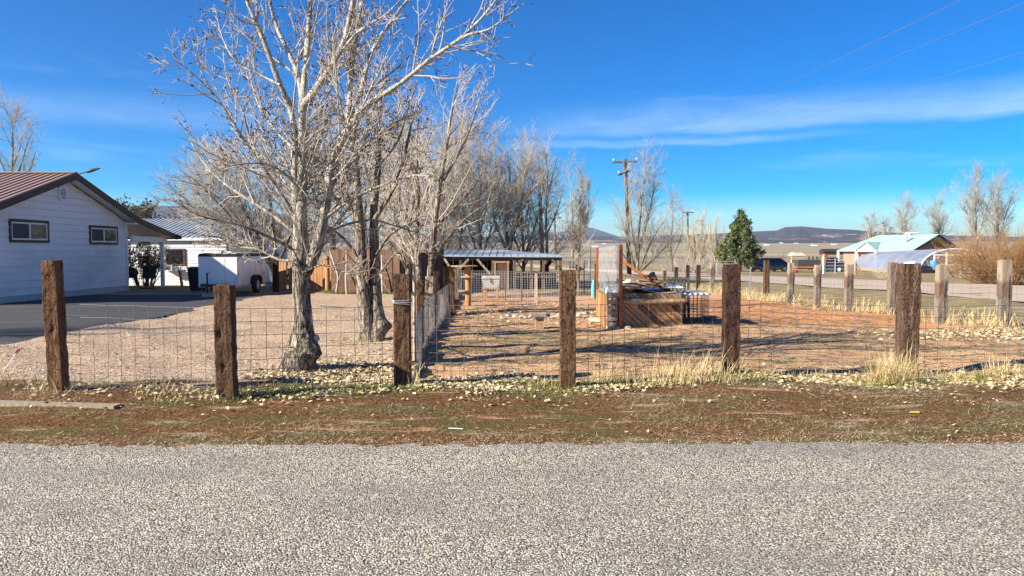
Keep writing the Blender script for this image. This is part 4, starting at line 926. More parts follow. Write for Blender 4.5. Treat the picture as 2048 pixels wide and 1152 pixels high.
# second line from the bird table back to the shelter and one right part
q1=P(1128,600,25.); q2=P(1188,600,25.)
mesh_panel((q1.x,25.),(q2.x,25.),.8,list(np.linspace(0,1,11)),.09,r=.0034,name='pen_mesh',mat='galv',label='fine pen mesh span between the cracked front post and the compost bin',group=GI,seed=110)
for x,h,m,l in ((1156,1.28,'brown_board','pale upright gate post right of the cracked front post'),):
    p=P(x,600,25.3); rough_post('pen_post',l,m,p.x,25.3,Z(p.x,25.3),h,.065,.065,seed=45,nr=10,chip=.005)
for x,d,h,l,m in ((1168,26.,1.1,'dark steel T-post left of the teal-green post','black'),(1190,23.5,1.1,'dark steel T-post beside the teal-green post','black'),(1181,38,1.9,'tall steel T-post farther back right of the pale gate post','galv')): 
    p=P(x,600,d); tpost(p.x,d,h,l,m)
p=P(1187,590,24.2); mb=MB(); mb.lathe((p.x,24.2,Z(p.x,24.2)-.05),[(.07,0),(.075,.3),(.06,.5),(.04,.58),(.03,.6)],12)
tag(mb.build('green_canister',MAT['teal'],None,(p.x,24.2,Z(p.x,24.2))),'teal-green upright canister leaning by the pen mesh left of the compost bin','canister')
# tube gate with mesh behind
d=33.; A=P(1140,560,d); B=P(1178,560,d); z=Z(A.x,d)
gt=thing('pipe_gate','grey pipe gate with a hanging grey panel between shelter and compost bin','gate',(A.x,d,z)); mb=MB()
for h in (.25,.55,.85,1.15): mb.tube([(A.x,d,z+h),(B.x,d,z+h)],.022,6)
for x in (A.x,B.x,(A.x+B.x)/2): mb.tube([(x,d+.004,z+.22),(x,d+.004,z+1.18)],.024,6)
mb.build('gate_frame',MAT['galv'],gt); mb=MB(); mb.box(((A.x+B.x)/2,d-.04,z+.98),(.36,.02,.5)); mb.build('panel',MAT['grey_board'],gt)
# ---------------------------------------------------------------- white house at the left
XW=-14.8; dn,df=20.9,28.8; dm=(dn+df)/2; zr=P(150,345,24.6).z; ze=P(268,437,28.9).z
h=thing('white_house','white lap-sided house with brown ribbed metal roof and a porch at its right end','house',(XW,dm,0))
slope=(zr-ze)/(28.95-dm)
def roof_z(y): return zr-abs(y-dm)*slope
mb=MB(); ch=.222; z=.16; k=0
while z<zr-.25:
    z1=min(z+ch,zr-.2); ya,yb=dn,df
    lo=[max(dn,dm-(zr-.17-zz)/slope) for zz in (z,z1)]; hi=[min(df,dm+(zr-.17-zz)/slope) for zz in (z,z1)]
    a=XW+.03; c=XW+.014; zg1=z1-.011
    mb.quad((a,lo[0],z),(a,hi[0],z),(c,hi[1],zg1),(c,lo[1],zg1)); mb.quad((XW-.003,lo[0],z),(XW-.003,hi[0],z),(a,hi[0],z),(a,lo[0],z)); mb.quad((c,lo[1],zg1),(c,hi[1],zg1),(XW-.003,hi[1],zg1),(XW-.003,lo[1],zg1))
    z=z1
x0=-24.
prof=[(dn,0.),(df,0.),(df,roof_z(df)-.19),(dm,zr-.19),(dn,roof_z(dn)-.19)]
mb.slab([(x0,y,z) for y,z in prof],(XW-.004-x0,0,0))
for k in range(11):   # courses on the near wall
    zz=.16+ch*k; y=dn-.004
    mb.quad((x0,y-.018,zz),(XW,y-.018,zz),(XW,y,zz+ch),(x0,y,zz+ch)); mb.quad((x0,y+.003,zz),(XW,y+.003,zz),(XW,y-.018,zz),(x0,y-.018,zz))
mb.build('wall',MAT['white'],h)
mb=MB(); mb.box((XW+.02,dm,.05),(.06,df-dn+.05,.26)); mb.box(((x0+XW)/2,dn-.01,.05),(XW-x0,.06,.26)); mb.build('foundation',MAT['concrete'],h)
mb=MB(); mb.beam((XW+.02,df+.012,.16),(XW+.02,df+.012,2.6),.07,.07,up=(1,0,0)); mb.build('corner_trim',MAT['white2'],h)
# roof
XO=-14.34; yn=dn-.45; yf=28.95; rf=MB()
def slab_roof(mb,ya,za,yb,zb,x0,x1,th,m=0):
    mb.slab([(x0,ya,za),(x1,ya,za),(x1,yb,zb),(x0,yb,zb)],(0,0,-th),m)
slab_roof(rf,yn,roof_z(yn),dm,zr,x0-.4,XO-.02,.05); slab_roof(rf,dm,zr,yf,roof_z(yf),x0-.4,XO-.02,.05)
yp=32.15; zp=P(350,470,31.9).z
slab_roof(rf,yf,roof_z(yf)-.004,yp,zp,x0-.4,XO-.02,.05)
rib=MB()
for x in np.arange(x0-.3,XO,.23):
    for (ya,za,yb,zb) in ((yn,roof_z(yn),dm,zr),(dm,zr,yf,roof_z(yf)),(yf,roof_z(yf),yp,zp)):
        rib.beam((x,ya,za+.012),(x,yb,zb+.012),.035,.026)
ro=rf.build('roof',MAT['roof_brown'],h); rib.build('roof_rib',MAT['roof_rib'],ro)
mb=MB(); mb.box(((x0+XO)/2-.2,dm,zr+.03),(XO-x0+.4,.16,.03)); mb.build('ridge_cap',MAT['roof_brown'],ro)
mb=MB(); T_=.2
for (ya,za,yb,zb) in ((yn,roof_z(yn),dm,zr),(dm,zr,yf,roof_z(yf)),(yf,roof_z(yf),yp,zp)):
    mb.slab([(XO-.02,ya,za+.02),(XO-.02,yb,zb+.02),(XO-.02,yb,zb-T_),(XO-.02,ya,za-T_)],(.04,0,0))
mb.box(((x0+XO)/2,yn-.015,roof_z(yn)-.08),(XO-x0+.4,.03,.2)); mb.box(((x0+XO)/2,yp+.015,zp-.08),(XO-x0+.4,.03,.2))
mb.build('fascia',MAT['trim'],h)
mb=MB()
for (ya,za,yb,zb) in ((yn,roof_z(yn)-.1,dm,zr-.1),(dm,zr-.1,yf,roof_z(yf)-.1),(yf,roof_z(yf)-.1,yp,zp-.1)):
    slab_roof(mb,ya,za,yb,zb,XW-(8 if ya>28 else .0),XO-.022,.03)
mb.box((XW+.13,yf-.12,roof_z(yf)-.2),(.6,.3,.06))
mb.build('soffit',MAT['white2'],h)
px_=P(326,575,31.4); mb=MB(); zb=zp-.12
mb.box((px_.x,31.4,(zb-.16)/2-.05),(.13,.13,zb-.16+.1)); mb.build('porch_post',MAT['white2'],h)
mb=MB(); mb.box((px_.x,(28.9+31.75)/2,zb-.08),(.12,31.75-28.9,.2)); mb.build('porch_beam',MAT['white2'],h)
# windows
def win(xa,ya,xb,yb):
    d0=XW/((xa-1024)/F)*ct; d1=XW/((xb-1024)/F)*ct; za=P(xa,ya,d0).z; zb=P(xa,yb,d0).z
    fr=MB(); X=XW+.03; t=.085
    fr.box((X,(d0+d1)/2,za-t/2),(.05,d1-d0,t)); fr.box((X,(d0+d1)/2,zb+t/2),(.05,d1-d0,t))
    for d in (d0+t/2,d1-t/2): fr.box((X,d,(za+zb)/2),(.05,t,za-zb-2*t))
    w_=fr.build('window',MAT['trim'],h)
    s=MB(); a0,a1,b0,b1=d0+t,d1-t,zb+t,za-t; q=.045; X2=XW+.022
    s.box((X2,(a0+a1)/2,b1-q/2),(.045,a1-a0,q)); s.box((X2,(a0+a1)/2,b0+q/2),(.045,a1-a0,q))
    for d in (a0+q/2,(a0+a1)/2,a1-q/2): s.box((X2,d,(b0+b1)/2),(.045,q if d!=(a0+a1)/2 else q*1.3,b1-b0-2*q))
    s.build('sash',MAT['white2'],w_)
    g1=MB(); g1.box((XW+.027,(a0*.75+a1*.25),(b0+b1)/2),(.012,(a1-a0)/2-q*1.6,b1-b0-2*q)); g1.build('screen',MAT['screen'],w_)
    g2=MB(); g2.box((XW+.026,(a0*.25+a1*.75),(b0+b1)/2),(.01,(a1-a0)/2-q*1.6,b1-b0-2*q)); g2.build('pane',MAT['glass'],w_)
win(20,437,99,485); win(180,450,236,489)
d=24.75; zc=P(135,387,d).z; v=MB(); n=8
for k in range(8):
    a0,a1=R(22.5+45*k),R(67.5+45*k)
    for r0,r1,x_ in ((.2,.27,.03),):
        v.slab([(XW+.025,d+r0*math.cos(a0),zc+r0*math.sin(a0)),(XW+.025,d+r1*math.cos(a0),zc+r1*math.sin(a0)),(XW+.025,d+r1*math.cos(a1),zc+r1*math.sin(a1)),(XW+.025,d+r0*math.cos(a1),zc+r0*math.sin(a1))],(.045,0,0))
for k in range(7):
    zz=-.17+.057*k; hw=math.sqrt(max(.001,.2**2-zz**2)); v.add([(XW+.03,d-hw,zc+zz+.03),(XW+.03,d+hw,zc+zz+.03),(XW+.06,d+hw,zc+zz-.012),(XW+.06,d-hw,zc+zz-.012)],[[0,1,2,3]])
gv=v.build('gable_vent',MAT['white2'],h); v=MB(); v.lathe((0,0,0),[(.2,0),(.2,.004)],16); 
vb=MB(); a=np.arange(16)*2*np.pi/16; vb.poly([(XW+.0265,d+.2*math.cos(t),zc+.2*math.sin(t)) for t in a]); vb.build('vent_back',MAT['screen'],gv)
# yard lamp arm behind roof
q=P(112,362,35); lp=thing('yard_lamp','dark slanted lamp arm poking out above the brown roof ridge','street lamp',(q.x,35,Z(q.x,35))); mb=MB()
mb.tube([(q.x,35,-.2),(q.x,35,q.z)],[.06,.045],8); mb.build('pole',MAT['trim'],lp)
mb=MB(); e1=P(158,348,35); e2=P(172,344,35); e3=P(186,340,35); e4=P(200,336.5,35); mb.tube([(q.x,35,q.z-.02),e1,e2],.028,6); mb.build('arm',MAT['trim'],lp)
mb=MB(); mb.tube([e2,e2.lerp(e3,.3),e3,e4],[.03,.085,.08,.03],8); mb.build('lamp_head',MAT['trim'],lp)
# ---------------------------------------------------------------- second white house
d=36.; xa=P(238,560,d).x-2; xb=P(454,560,d).x; z0=Z(-15,d); zev=P(400,476,d-.3).z
h2=thing('white_house','small white board house with grey ribbed roof behind the cargo trailer','house',((xa+xb)/2,d,z0))
mb=MB(); k=0; z=z0
while z<zev-.05:
    z1=min(z+.155,zev); mb.quad((xa,d-.018,z),(xb,d-.018,z),(xb,d,z1),(xa,d,z1)); mb.quad((xa,d+.01,z),(xb,d+.01,z),(xb,d-.018,z),(xa,d-.018,z)); z=z1
zrd=P(330,438,40.5).z
mb.slab([(xa,d+.004,z0-.1),(xa,d+9,z0-.1),(xa,d+9,zev-.05),(xa,d+4.5,zrd-.1),(xa,d+.004,zev-.05)],(xb-xa,0,0)); mb.build('wall',MAT['white'],h2)
mb=MB(); mb.slab([(xa-.3,d-.12,zev-.0),(xb+.3,d-.12,zev),(xb+.3,d+4.5,zrd),(xa-.3,d+4.5,zrd)],(0,0,-.05)); mb.slab([(xa-.3,d+4.5,zrd),(xb+.3,d+4.5,zrd),(xb+.3,d+9.4,zev),(xa-.3,d+9.4,zev)],(0,0,-.05))
r2=mb.build('roof',MAT['roof_grey'],h2); mb=MB()
for x in np.arange(xa-.2,xb+.3,.26): mb.beam((x,d-.12,zev+.018),(x,d+4.5,zrd+.018),.06,.036)
mb.build('roof_rib',MAT['roof_blue'],r2)
mb=MB(); mb.box(((xa+xb)/2,d-.14,zev-.05),(xb-xa+.6,.03,.13)); mb.build('fascia',MAT['white2'],h2)
a=P(331,497,d); b=P(371,531,d); fr=MB(); t_=.075
fr.box(((a.x+b.x)/2,d-.03,a.z-t_/2),(b.x-a.x,.06,t_)); fr.box(((a.x+b.x)/2,d-.03,b.z+t_/2),(b.x-a.x,.06,t_))
for x in (a.x+t_/2,b.x-t_/2): fr.box((x,d-.03,(a.z+b.z)/2),(t_,.06,a.z-b.z-2*t_))
w2=fr.build('window',MAT['brick_trim'],h2); g2=MB(); g2.box(((a.x+b.x)/2,d-.024,(a.z+b.z)/2),(b.x-a.x-2*t_,.012,a.z-b.z-2*t_)); g2.build('pane',MAT['glass'],w2)
a=P(334,530,d); b=P(351,541,d); mb=MB(); mb.box(((a.x+b.x)/2,d-.2,(a.z+b.z)/2),(b.x-a.x,.36,a.z-b.z)); ac=mb.build('air_conditioner',MAT['chest'],h2)
mb=MB(); 
for k in range(6): mb.box(((a.x+b.x)/2,d-.384,b.z+.045+.032*k),((b.x-a.x)*.66,.008,.018))
mb.build('grille',MAT['screen'],ac)
# cage box on post
d3=33.6; a=P(352,533,d3); b=P(371,541,d3); c=P(362,575,d3); cb=thing('feeder_box','small white wire box on a crooked brown post before the white board house','feeder',(c.x,d3,Z(c.x,d3))); mb=MB()
mb.tube([(c.x+.06,d3,Z(c.x,d3)-.1),(c.x,d3,.3),(c.x-.04,d3,b.z)],[.07,.06,.065],8); mb.build('post',MAT['brown_board'],cb)
mb=MB(); 
for zz in (a.z,b.z): mb.box(((a.x+b.x)/2,d3,zz),(b.x-a.x+.1,.24,.03))
for x in np.linspace(a.x,b.x,5): mb.box((x,d3-.11,(a.z+b.z)/2),(.02,.02,a.z-b.z-.03))
mb.box(((a.x*.7+b.x*.3),d3+.03,(a.z+b.z)/2),(.2,.16,(a.z-b.z)*.8)); mb.build('box',MAT['white2'],cb)
q1,q2=P(330,575,32.9),P(385,575,32.9)
mesh_panel((q1.x,32.9),(q2.x,32.9),1.15,list(np.linspace(0,1,9)),.2,r=.004,name='yard_mesh',label='wire mesh yard fence in front of the white board house',seed=200)
# shrubs' neighbours: chair, grill, bin
def swivel_chair():
    q=G(296,577); x,y=q.x,q.y; z=q.z
    o=thing('patio_chair','dark sling swivel patio chair under the porch roof','chair',(x,y,z))
    mb=MB(); mb.slab([(x-.30,y+.1,z+.44),(x+.27,y+.1,z+.40),(x+.30,y+.12,z+.92),(x-.24,y+.17,z+.95)],(0,.03,0)); mb.build('backrest',MAT['dark_cloth'],o)
    mb=MB(); mb.slab([(x-.27,y-.4,z+.42),(x+.27,y-.4,z+.42),(x+.27,y+.1,z+.39),(x-.27,y+.1,z+.39)],(0,0,.03)); mb.build('seat',MAT['dark_cloth'],o)
    for s in (-1,1):
        mb=MB(); mb.tube([(x+s*.3,y+.13,z+.62),(x+s*.33,y-.1,z+.62),(x+s*.33,y-.38,z+.6),(x+s*.3,y-.4,z+.43)],.016,6); mb.build('armrest',MAT['black'],o)
    mb=MB(); mb.tube([(x,y-.1,z+.12),(x,y-.1,z+.4)],.03,8)
    a=np.linspace(0,2*np.pi,28); mb.tube([(x+.28*math.cos(t),y-.1+.28*math.sin(t),z+.015) for t in a],.014,6,cap=False)
    for k in range(4):
        t=k*math.pi/2+.6; mb.tube([(x,y-.1,z+.2),(x+.16*math.cos(t),y-.1+.16*math.sin(t),z+.17),(x+.28*math.cos(t),y-.1+.28*math.sin(t),z+.02)],.013,6)
    mb.build('base',MAT['black'],o)
swivel_chair()
q=G(263,577); gq=thing('barbecue_grill','black barbecue grill beside the house corner under the porch','grill',q); x,y,z=q
mb=MB(); mb.lathe((x,y,z+.42),[(.06,0),(.2,.04),(.27,.16),(.28,.2)],18); mb.build('bowl',MAT['black'],gq)
mb=MB(); mb.lathe((x,y,z+.625),[(.285,0),(.27,.08),(.2,.18),(.08,.23),(.02,.24)],18); mb.tube([(x-.05,y-.02,z+.86),(x-.03,y-.02,z+.92),(x+.03,y-.02,z+.92),(x+.05,y-.02,z+.86)],.01,5); mb.build('lid',MAT['black'],gq)
for k in range(3):
    a=k*2.09+.5; mb=MB(); mb.tube([(x+.16*math.cos(a),y+.16*math.sin(a),z+.46),(x+.28*math.cos(a),y+.28*math.sin(a),z)],.014,6); mb.build('leg',MAT['black'],gq)
q=P(391.5,578,28.2); z=Z(q.x,28.2); bn=thing('wheelie_bin','black wheeled rubbish bin left of the cargo trailer','bin',(q.x,28.2,z)); x,y=q.x,28.2; ht=P(391,537,28.2).z-z
mb=MB(); b0=[(x-.15,y-.17),(x+.2,y-.17),(x+.2,y+.22),(x-.15,y+.22)]; b1=[(x-.2,y-.24),(x+.25,y-.24),(x+.25,y+.28),(x-.2,y+.28)]
mb.add([(*p,z+.04) for p in b0]+[(*p,z+ht) for p in b1],[[3,2,1,0],[4,5,6,7],[0,1,5,4],[1,2,6,5],[2,3,7,6],[3,0,4,7]]); mb.build('tub',MAT['black'],bn)
mb=MB(); mb.slab([(x-.23,y-.28,z+ht+.005),(x+.28,y-.28,z+ht+.005),(x+.28,y+.32,z+ht+.03),(x-.23,y+.32,z+ht+.03)],(0,0,.035)); mb.build('lid',MAT['black'],bn)
for s in (-.17,.22):
    mb=MB(); mb.tube([(x+s-.02,y+.27,z+.1),(x+s+.02,y+.27,z+.1)],.1,14); mb.build('wheel',MAT['rubber'],bn)
# ---------------------------------------------------------------- cargo trailer
yf_,yr_=25.6,28.6; xl=P(397,560,yf_).x; xr=P(474,560,yf_).x; zb=.27; zt=P(430,508,yf_).z
tl=thing('cargo_trailer','small white enclosed cargo trailer with black roof trim and one visible wheel','trailer',((xl+xr)/2,(yf_+yr_)/2,0))
def cprof(e,zb,zt,rr=.13,n=5):
    o=[(xl-e,zb),(xr+e,zb)]
    for k in range(n+1): a=R(90*k/n); o.append((xr+e-rr+rr*math.cos(a),zt-rr+rr*math.sin(a)))
    for k in range(n+1): a=R(90+90*k/n); o.append((xl-e+rr+rr*math.cos(a),zt-rr+rr*math.sin(a)))
    return o
mb=MB(); mb.slab([(x,yf_,z) for x,z in cprof(0,zb,zt)][::-1],(0,yr_-yf_,0)); mb.build('body',MAT['trailer_w'],tl)
mb=MB(); pr=cprof(.008,zt-.09,zt+.012,.1)
mb.slab([(x,yf_-.012,z) for x,z in pr][::-1],(0,yr_-yf_+.024,0)); mb.build('roof_trim',MAT['black'],tl)
mb=MB(); mb.box(((xl+xr)/2,(yf_+yr_)/2+.05,zt+.02),(xr-xl-.18,yr_-yf_-.3,.03)); mb.box(((xl+xr)/2,yf_+1.,zt+.05),(.36,.36,.07)); mb.build('roof',MAT['chest'],tl)
mb=MB(); mb.box((xr+.006,(yf_+yr_)/2,zb+.02),(.012,yr_-yf_,.07)); mb.box(((xl+xr)/2,yf_-.006,zb+.02),(xr-xl,.012,.06)); mb.box((xr+.006,yf_+.02,(zb+zt)/2),(.014,.05,zt-zb-.25)); mb.build('edge_trim',MAT['galv'],tl)
mb=MB()
for y in np.arange(yf_+.6,yr_-.2,.6): mb.box((xr+.003,y,(zb+zt)/2-.02),(.006,.035,zt-zb-.24))
for x in np.linspace(xl+.42,xr-.42,2): mb.box((x,yf_-.003,(zb+zt)/2-.03),(.03,.006,zt-zb-.22))
for y in np.arange(yf_+.1,yr_,.15): mb.box((xr+.004,y,zt-.13),(.008,.02,.02))
mb.build('seam',MAT['chest'],tl)
wy=P(510,588,26.9).y+.35; wx=xr+.09
wh=MB(); a=[(.0,.13),(.0,.26),(.02,.285),(.15,.285),(.17,.26),(.17,.13)]
def wheel(parent,x,y,z,r,wd,axis='X'):
    tb=MB(); n=24; prof=[(-wd/2,r*.6),(-wd/2,r*.92),(-wd*.35,r),(wd*.35,r),(wd/2,r*.92),(wd/2,r*.6)]; v=[]
    for u,rr in prof:
        for k in range(n):
            t=2*math.pi*k/n; v.append((x+u,y+rr*math.cos(t),z+rr*math.sin(t)))
    m_=len(prof); f=[[i*n+j,i*n+(j+1)%n,(i+1)*n+(j+1)%n,(i+1)*n+j] for i in range(m_-1) for j in range(n)]
    tb.add(v,f,0,False); wo_=tb.build('wheel',MAT['rubber'],parent)
    rb=MB(); rb.tube([(x-wd*.42,y,z),(x+wd*.42,y,z)],r*.6,20,sm=False); 
    for k in range(5):
        t=k*1.2566; rb.box((x+wd*.43,y+r*.34*math.cos(t),z+r*.34*math.sin(t)),(.012,r*.16,r*.16))
    rb.box((x+wd*.43,y,z),(.03,r*.2,r*.2)); rb.build('rim',MAT['rim'],wo_); return wo_
wheel(tl,wx,wy,.275,.29,.16)
wheel(tl,xl-.09,wy,.275,.29,.16)
for sx in (xr+.1,xl-.1):
    mb=MB(); pts=[]
    for k in range(9): a=R(180*k/8); pts.append((wy-.37*math.cos(a),.3+.34*math.sin(a)**.6))
    inn=[(wy+(p[0]-wy)*.9,.3+(p[1]-.3)*.88) for p in pts]
    mb.slab([(sx-.1,*p) for p in pts]+[(sx-.1,*p) for p in inn[::-1]],(.2,0,0)); mb.build('fender',MAT['black'],tl)
xm=(xl+xr)/2; mb=MB(); tip=(xm-.05,24.6,.36)
mb.beam((xl+.25,yf_,.33),tip,.06,.09); mb.beam((xr-.25,yf_,.33),tip,.06,.09); mb.box((xm-.05,24.5,.38),(.09,.22,.1)); mb.build('tongue',MAT['black'],tl)
mb=MB(); jx=P(416,580,24.9).x; mb.tube([(jx,24.85,.1),(jx,24.85,.78)],.03,8); mb.tube([(jx,24.85,.76),(jx+.1,24.8,.78)],.012,6); mb.box((jx,24.85,.1),(.16,.16,.02)); mb.build('jack',MAT['black'],tl)
mb=MB()
for y in (yf_+.15,yr_-.2): mb.box((xr+.012,y,zb+.42),(.02,.06,.05))
mb.build('marker_lamp',MAT['red'],tl)
mb=MB(); mb.box((jx+.18,24.83,.035),(.6,.3,.14),rz=.05); tag(mb.build('timber_block',MAT['pale_wood'],None,(jx,24.83,0)),'pale timber block under the jack of the cargo trailer','block')
# ---------------------------------------------------------------- plank wall and shed
def planks(mb,a,b,h0,h1,seed,z0=None,w0=.11,gap=.012,th=.025,miss=()):
    g=np.random.default_rng(seed); a=Vector(a);b=Vector(b); L=(b-a).length; dv=(b-a)/L; s=0; k=0; rz=math.atan2(dv.y,dv.x)
    while s<L-.03:
        w_=min(g.uniform(.8,1.25)*w0,L-s); c=a+dv*(s+w_/2); zz=Z(c.x,c.y) if z0 is None else z0
        hh=(h0+(h1-h0)*s/L)*g.uniform(.96,1.03)
        if k not in miss: mb.box((c.x+g.normal()*.004,c.y+g.normal()*.006,zz+hh/2-.03),(w_-gap,th,hh+.06),rz=rz+g.normal()*.01,rot=None)
        s+=w_; k+=1
a=P(553,578,29.2); b=P(668,578,28.6)
pf=thing('plank_fence','sunlit orange cedar plank fence behind the biggest cottonwood trunk','fence',(a.x,29.2,Z(a.x,29.2))); mb=MB()
planks(mb,(a.x,29.2,0),(b.x,28.6,0),1.12,1.12,3,miss=(4,)); mb.build('planks',MAT['cedar'],pf)
mb=MB(); 
for zz in (.25,.9): mb.beam((a.x,29.24,Z(a.x,29)+zz),(b.x,28.64,Z(b.x,29)+zz),.04,.09)
mb.build('rail',MAT['brown_board'],pf)
q=P(655,584,27.9); mb=MB(); mb.tube([(q.x,27.9,Z(q.x,27.9)-.1),(q.x+.01,27.9,.6),(q.x,27.9,P(655,512,27.9).z)],[.09,.085,.08],10); tag(mb.build('round_post',MAT['cedar'],None,(q.x,27.9,Z(q.x,27.9))),'round orange-brown post standing in front of the cedar planks','post')
q=P(552,580,27.9); rough_post('gate_post','dark square gate post at the left end of the cedar planks','tie_dark',q.x,27.9,Z(q.x,27.9),P(552,507,27.9).z,.2,.18,seed=50,nr=12,group=None)
a=P(664,585,27.6); b=P(800,592,25.9); zt_=P(730,502,26.8).z
sh=thing('plank_shed','low dark plank shed behind the twin-trunked tree','shed',((a.x+b.x)/2,(a.y+b.y)/2,Z(a.x,27))); mb=MB()
planks(mb,(a.x,27.6,0),(b.x,25.9,0),zt_+.06,zt_+.02,4,w0=.17,gap=.008); bk=Vector((1.2,3.4,0))
planks(mb,(b.x,25.95,0),(b.x+bk.x,25.95+bk.y,0),zt_,zt_+.1,5,w0=.17,gap=.006); planks(mb,(a.x,27.65,0),(a.x+bk.x,27.65+bk.y,0),zt_,zt_+.1,6,w0=.17,gap=.006)
planks(mb,(a.x+bk.x,27.6+bk.y,0),(b.x+bk.x,25.9+bk.y,0),zt_+.1,zt_+.1,7,w0=.17,gap=.006)
mb.build('wall',MAT['shaded_board'],sh); mb=MB(); mb.slab([(a.x+.1,27.7,zt_-.12),(b.x-.06,26.,zt_-.14),(b.x-.06+bk.x,25.85+bk.y,zt_-.02),(a.x+.1+bk.x,27.5+bk.y,zt_+.0)],(0,0,.04)); mb.build('roof',MAT['roof_rib'],sh)
# crooked poles leaning on the shed
for k,(x0_,x1_,l) in enumerate(((672,668,'crooked bare pole leaning at the left end of the dark plank shed'),(694,693,'straight thin grey pole leaning on the dark plank shed'),(766,764,'gnarled grey pole leaning on the shed right of the twin trunk'))):
    d=26.6-.35*k; mb=MB(); A=P(x0_,585,d); mb.tube(resample([(A.x,d,Z(A.x,d)-.05),(P(x0_-2+6*(k==0),555,d+.1).x,d+.1,.6),(P(x1_,530,d+.3).x,d+.3,1.05),(P(x1_-8*(k==0),505,d+.5).x,d+.5,1.5)],10),np.linspace(.045,.025,10),7); tag(mb.build('leaning_pole',MAT['twig_g'],None,(A.x,d,Z(A.x,d))),l,'pole','poles leaning on the plank shed')
# ---------------------------------------------------------------- animal shelter
d1,d2=31.,35.; zf=P(1000,514.5,d1).z; zl=P(900,500,d2).z; zrr=P(1115,513,d2).z+.06
xl_=P(866,514,d1).x; xr_=P(1124,514,d1).x; zg=Z(0,31)
s=thing('animal_shelter','long low timber animal shelter with pale metal roof behind the mesh pen','shelter',((xl_+xr_)/2,d1,zg))
mb=MB(); c=P(1000,500.5,d2)
mb.slab([(xl_,d1-.15,zf+.03),(xr_+.1,d1-.15,zf+.0),(xr_+.1,d2,zrr),(c.x,d2,P(1000,500.5,d2).z),(xl_,d2,zl)],(0,0,.03)); rf_=mb.build('roof',MAT['roof_blue'],s)
mb=MB()
for x in np.arange(xl_+.2,xr_,.3):
    zz=np.interp(x,[xl_,c.x,xr_+.1],[zl,P(1000,500.5,d2).z,zrr]); mb.beam((x,d1-.15,zf+.055),(x,d2,float(zz)+.036),.03,.018)
mb.build('roof_rib',MAT['roof_grey'],rf_)
mb=MB(); mb.beam((xl_+.1,d1,zf-.06),(xr_,d1,zf-.07),.08,.13); 
for x in np.arange(xl_+.25,xr_,.62): mb.beam((x,d1-.12,zf-.005),(x,d2-.1,float(np.interp(x,[xl_,c.x,xr_+.1],[zl,zl,zrr]))-.04),.05,.06)
mb.build('rafters',MAT['shed_wood'],s)
for px in (872,921,986,1029,1063,1087,1121):
    x=P(px,560,d1).x; mb=MB(); mb.box((x,d1,(zf-.13+zg)/2),(.11,.11,zf-.13-zg)); mb.build('post',MAT['shed_wood'],s)
for (x0_,y0_,x1_,y1_,m) in ((937,518,919,538,'grey_board'),(954,518,980,548,'grey_board'),(888,516,898,532,'pale_wood'),(1104,518,1120,538,'shed_wood'),(1046,518,1031,534,'shed_wood')):
    mb=MB(); mb.beam(P(x0_,y0_,d1-.07),P(x1_,y1_,d1-.07),.05,.09); mb.build('brace',MAT[m],s)
mb=MB(); xm_=P(1025,560,d1).x
planks(mb,(xl_+.1,d2-.1,0),(xm_,d2-.1,0),zl-.02-zg,zl-.12-zg,12,z0=zg,w0=.16,gap=.006); planks(mb,(xm_,d2-.1,0),(xr_,d2-.1,0),.62,.62,13,z0=zg,w0=.16,gap=.006)
planks(mb,(xl_+.1,d1+.4,0),(xl_+.1,d2-.15,0),zf-zg,zl-.1-zg,14,z0=zg,w0=.16,gap=.006)
planks(mb,(xm_,d1+.06,0),(xm_,d2-.15,0),zf-.1-zg,zf-.1-zg,15,z0=zg,w0=.16,gap=.006)
mb.build('wall',MAT['shed_wood'],s)
# front partitions: boarded bay with a door, rails on the open bay
mb=MB(); xa_=P(986,560,d1).x; planks(mb,(xa_+.06,d1+.02,0),(xm_-.02,d1+.02,0),zf-.12-zg,zf-.12-zg,16,z0=zg,w0=.15,gap=.006); mb.build('bay_front',MAT['shaded_board'],s)
mb=MB(); A=P(992,526,d1-.04); B=P(1014,560,d1-.04); mb.box(((A.x+B.x)/2,d1-.02,(A.z+zg)/2+.03),(B.x-A.x,.04,A.z-zg-.06)); dr_=mb.build('door',MAT['shaded_board'],s)
mb=MB(); mb.box(((A.x+B.x)/2,d1-.035,A.z+.04),(B.x-A.x+.2,.05,.08)); mb.box((A.x-.04,d1-.035,(A.z+zg)/2),(.07,.05,A.z-zg)); mb.box((B.x+.04,d1-.035,(A.z+zg)/2),(.07,.05,A.z-zg)); mb.build('door_frame',MAT['brown_board'],dr_)
mb=MB()
for y_px in (545,553.5): 
    a_=P(1030,y_px,d1); mb.beam((a_.x,d1-.075,a_.z),(xr_,d1-.075,a_.z),.03,.07)
a_=P(872,548,d1); mb.beam((a_.x,d1-.075,a_.z),(P(985,548,d1).x,d1-.075,a_.z),.03,.06)
mb.build('rail',MAT['shed_wood'],s)
mb=MB(); q=P(1088,535,d2); mb.tube([(q.x,33,zg),(q.x,33,.7),(q.x-.2,33,1.1)],[.1,.09,.06],8); mb.tube([(q.x,33,.7),(q.x+.22,33,1.1)],[.08,.05],8); mb.build('forked_post',MAT['tie_dark'],s)
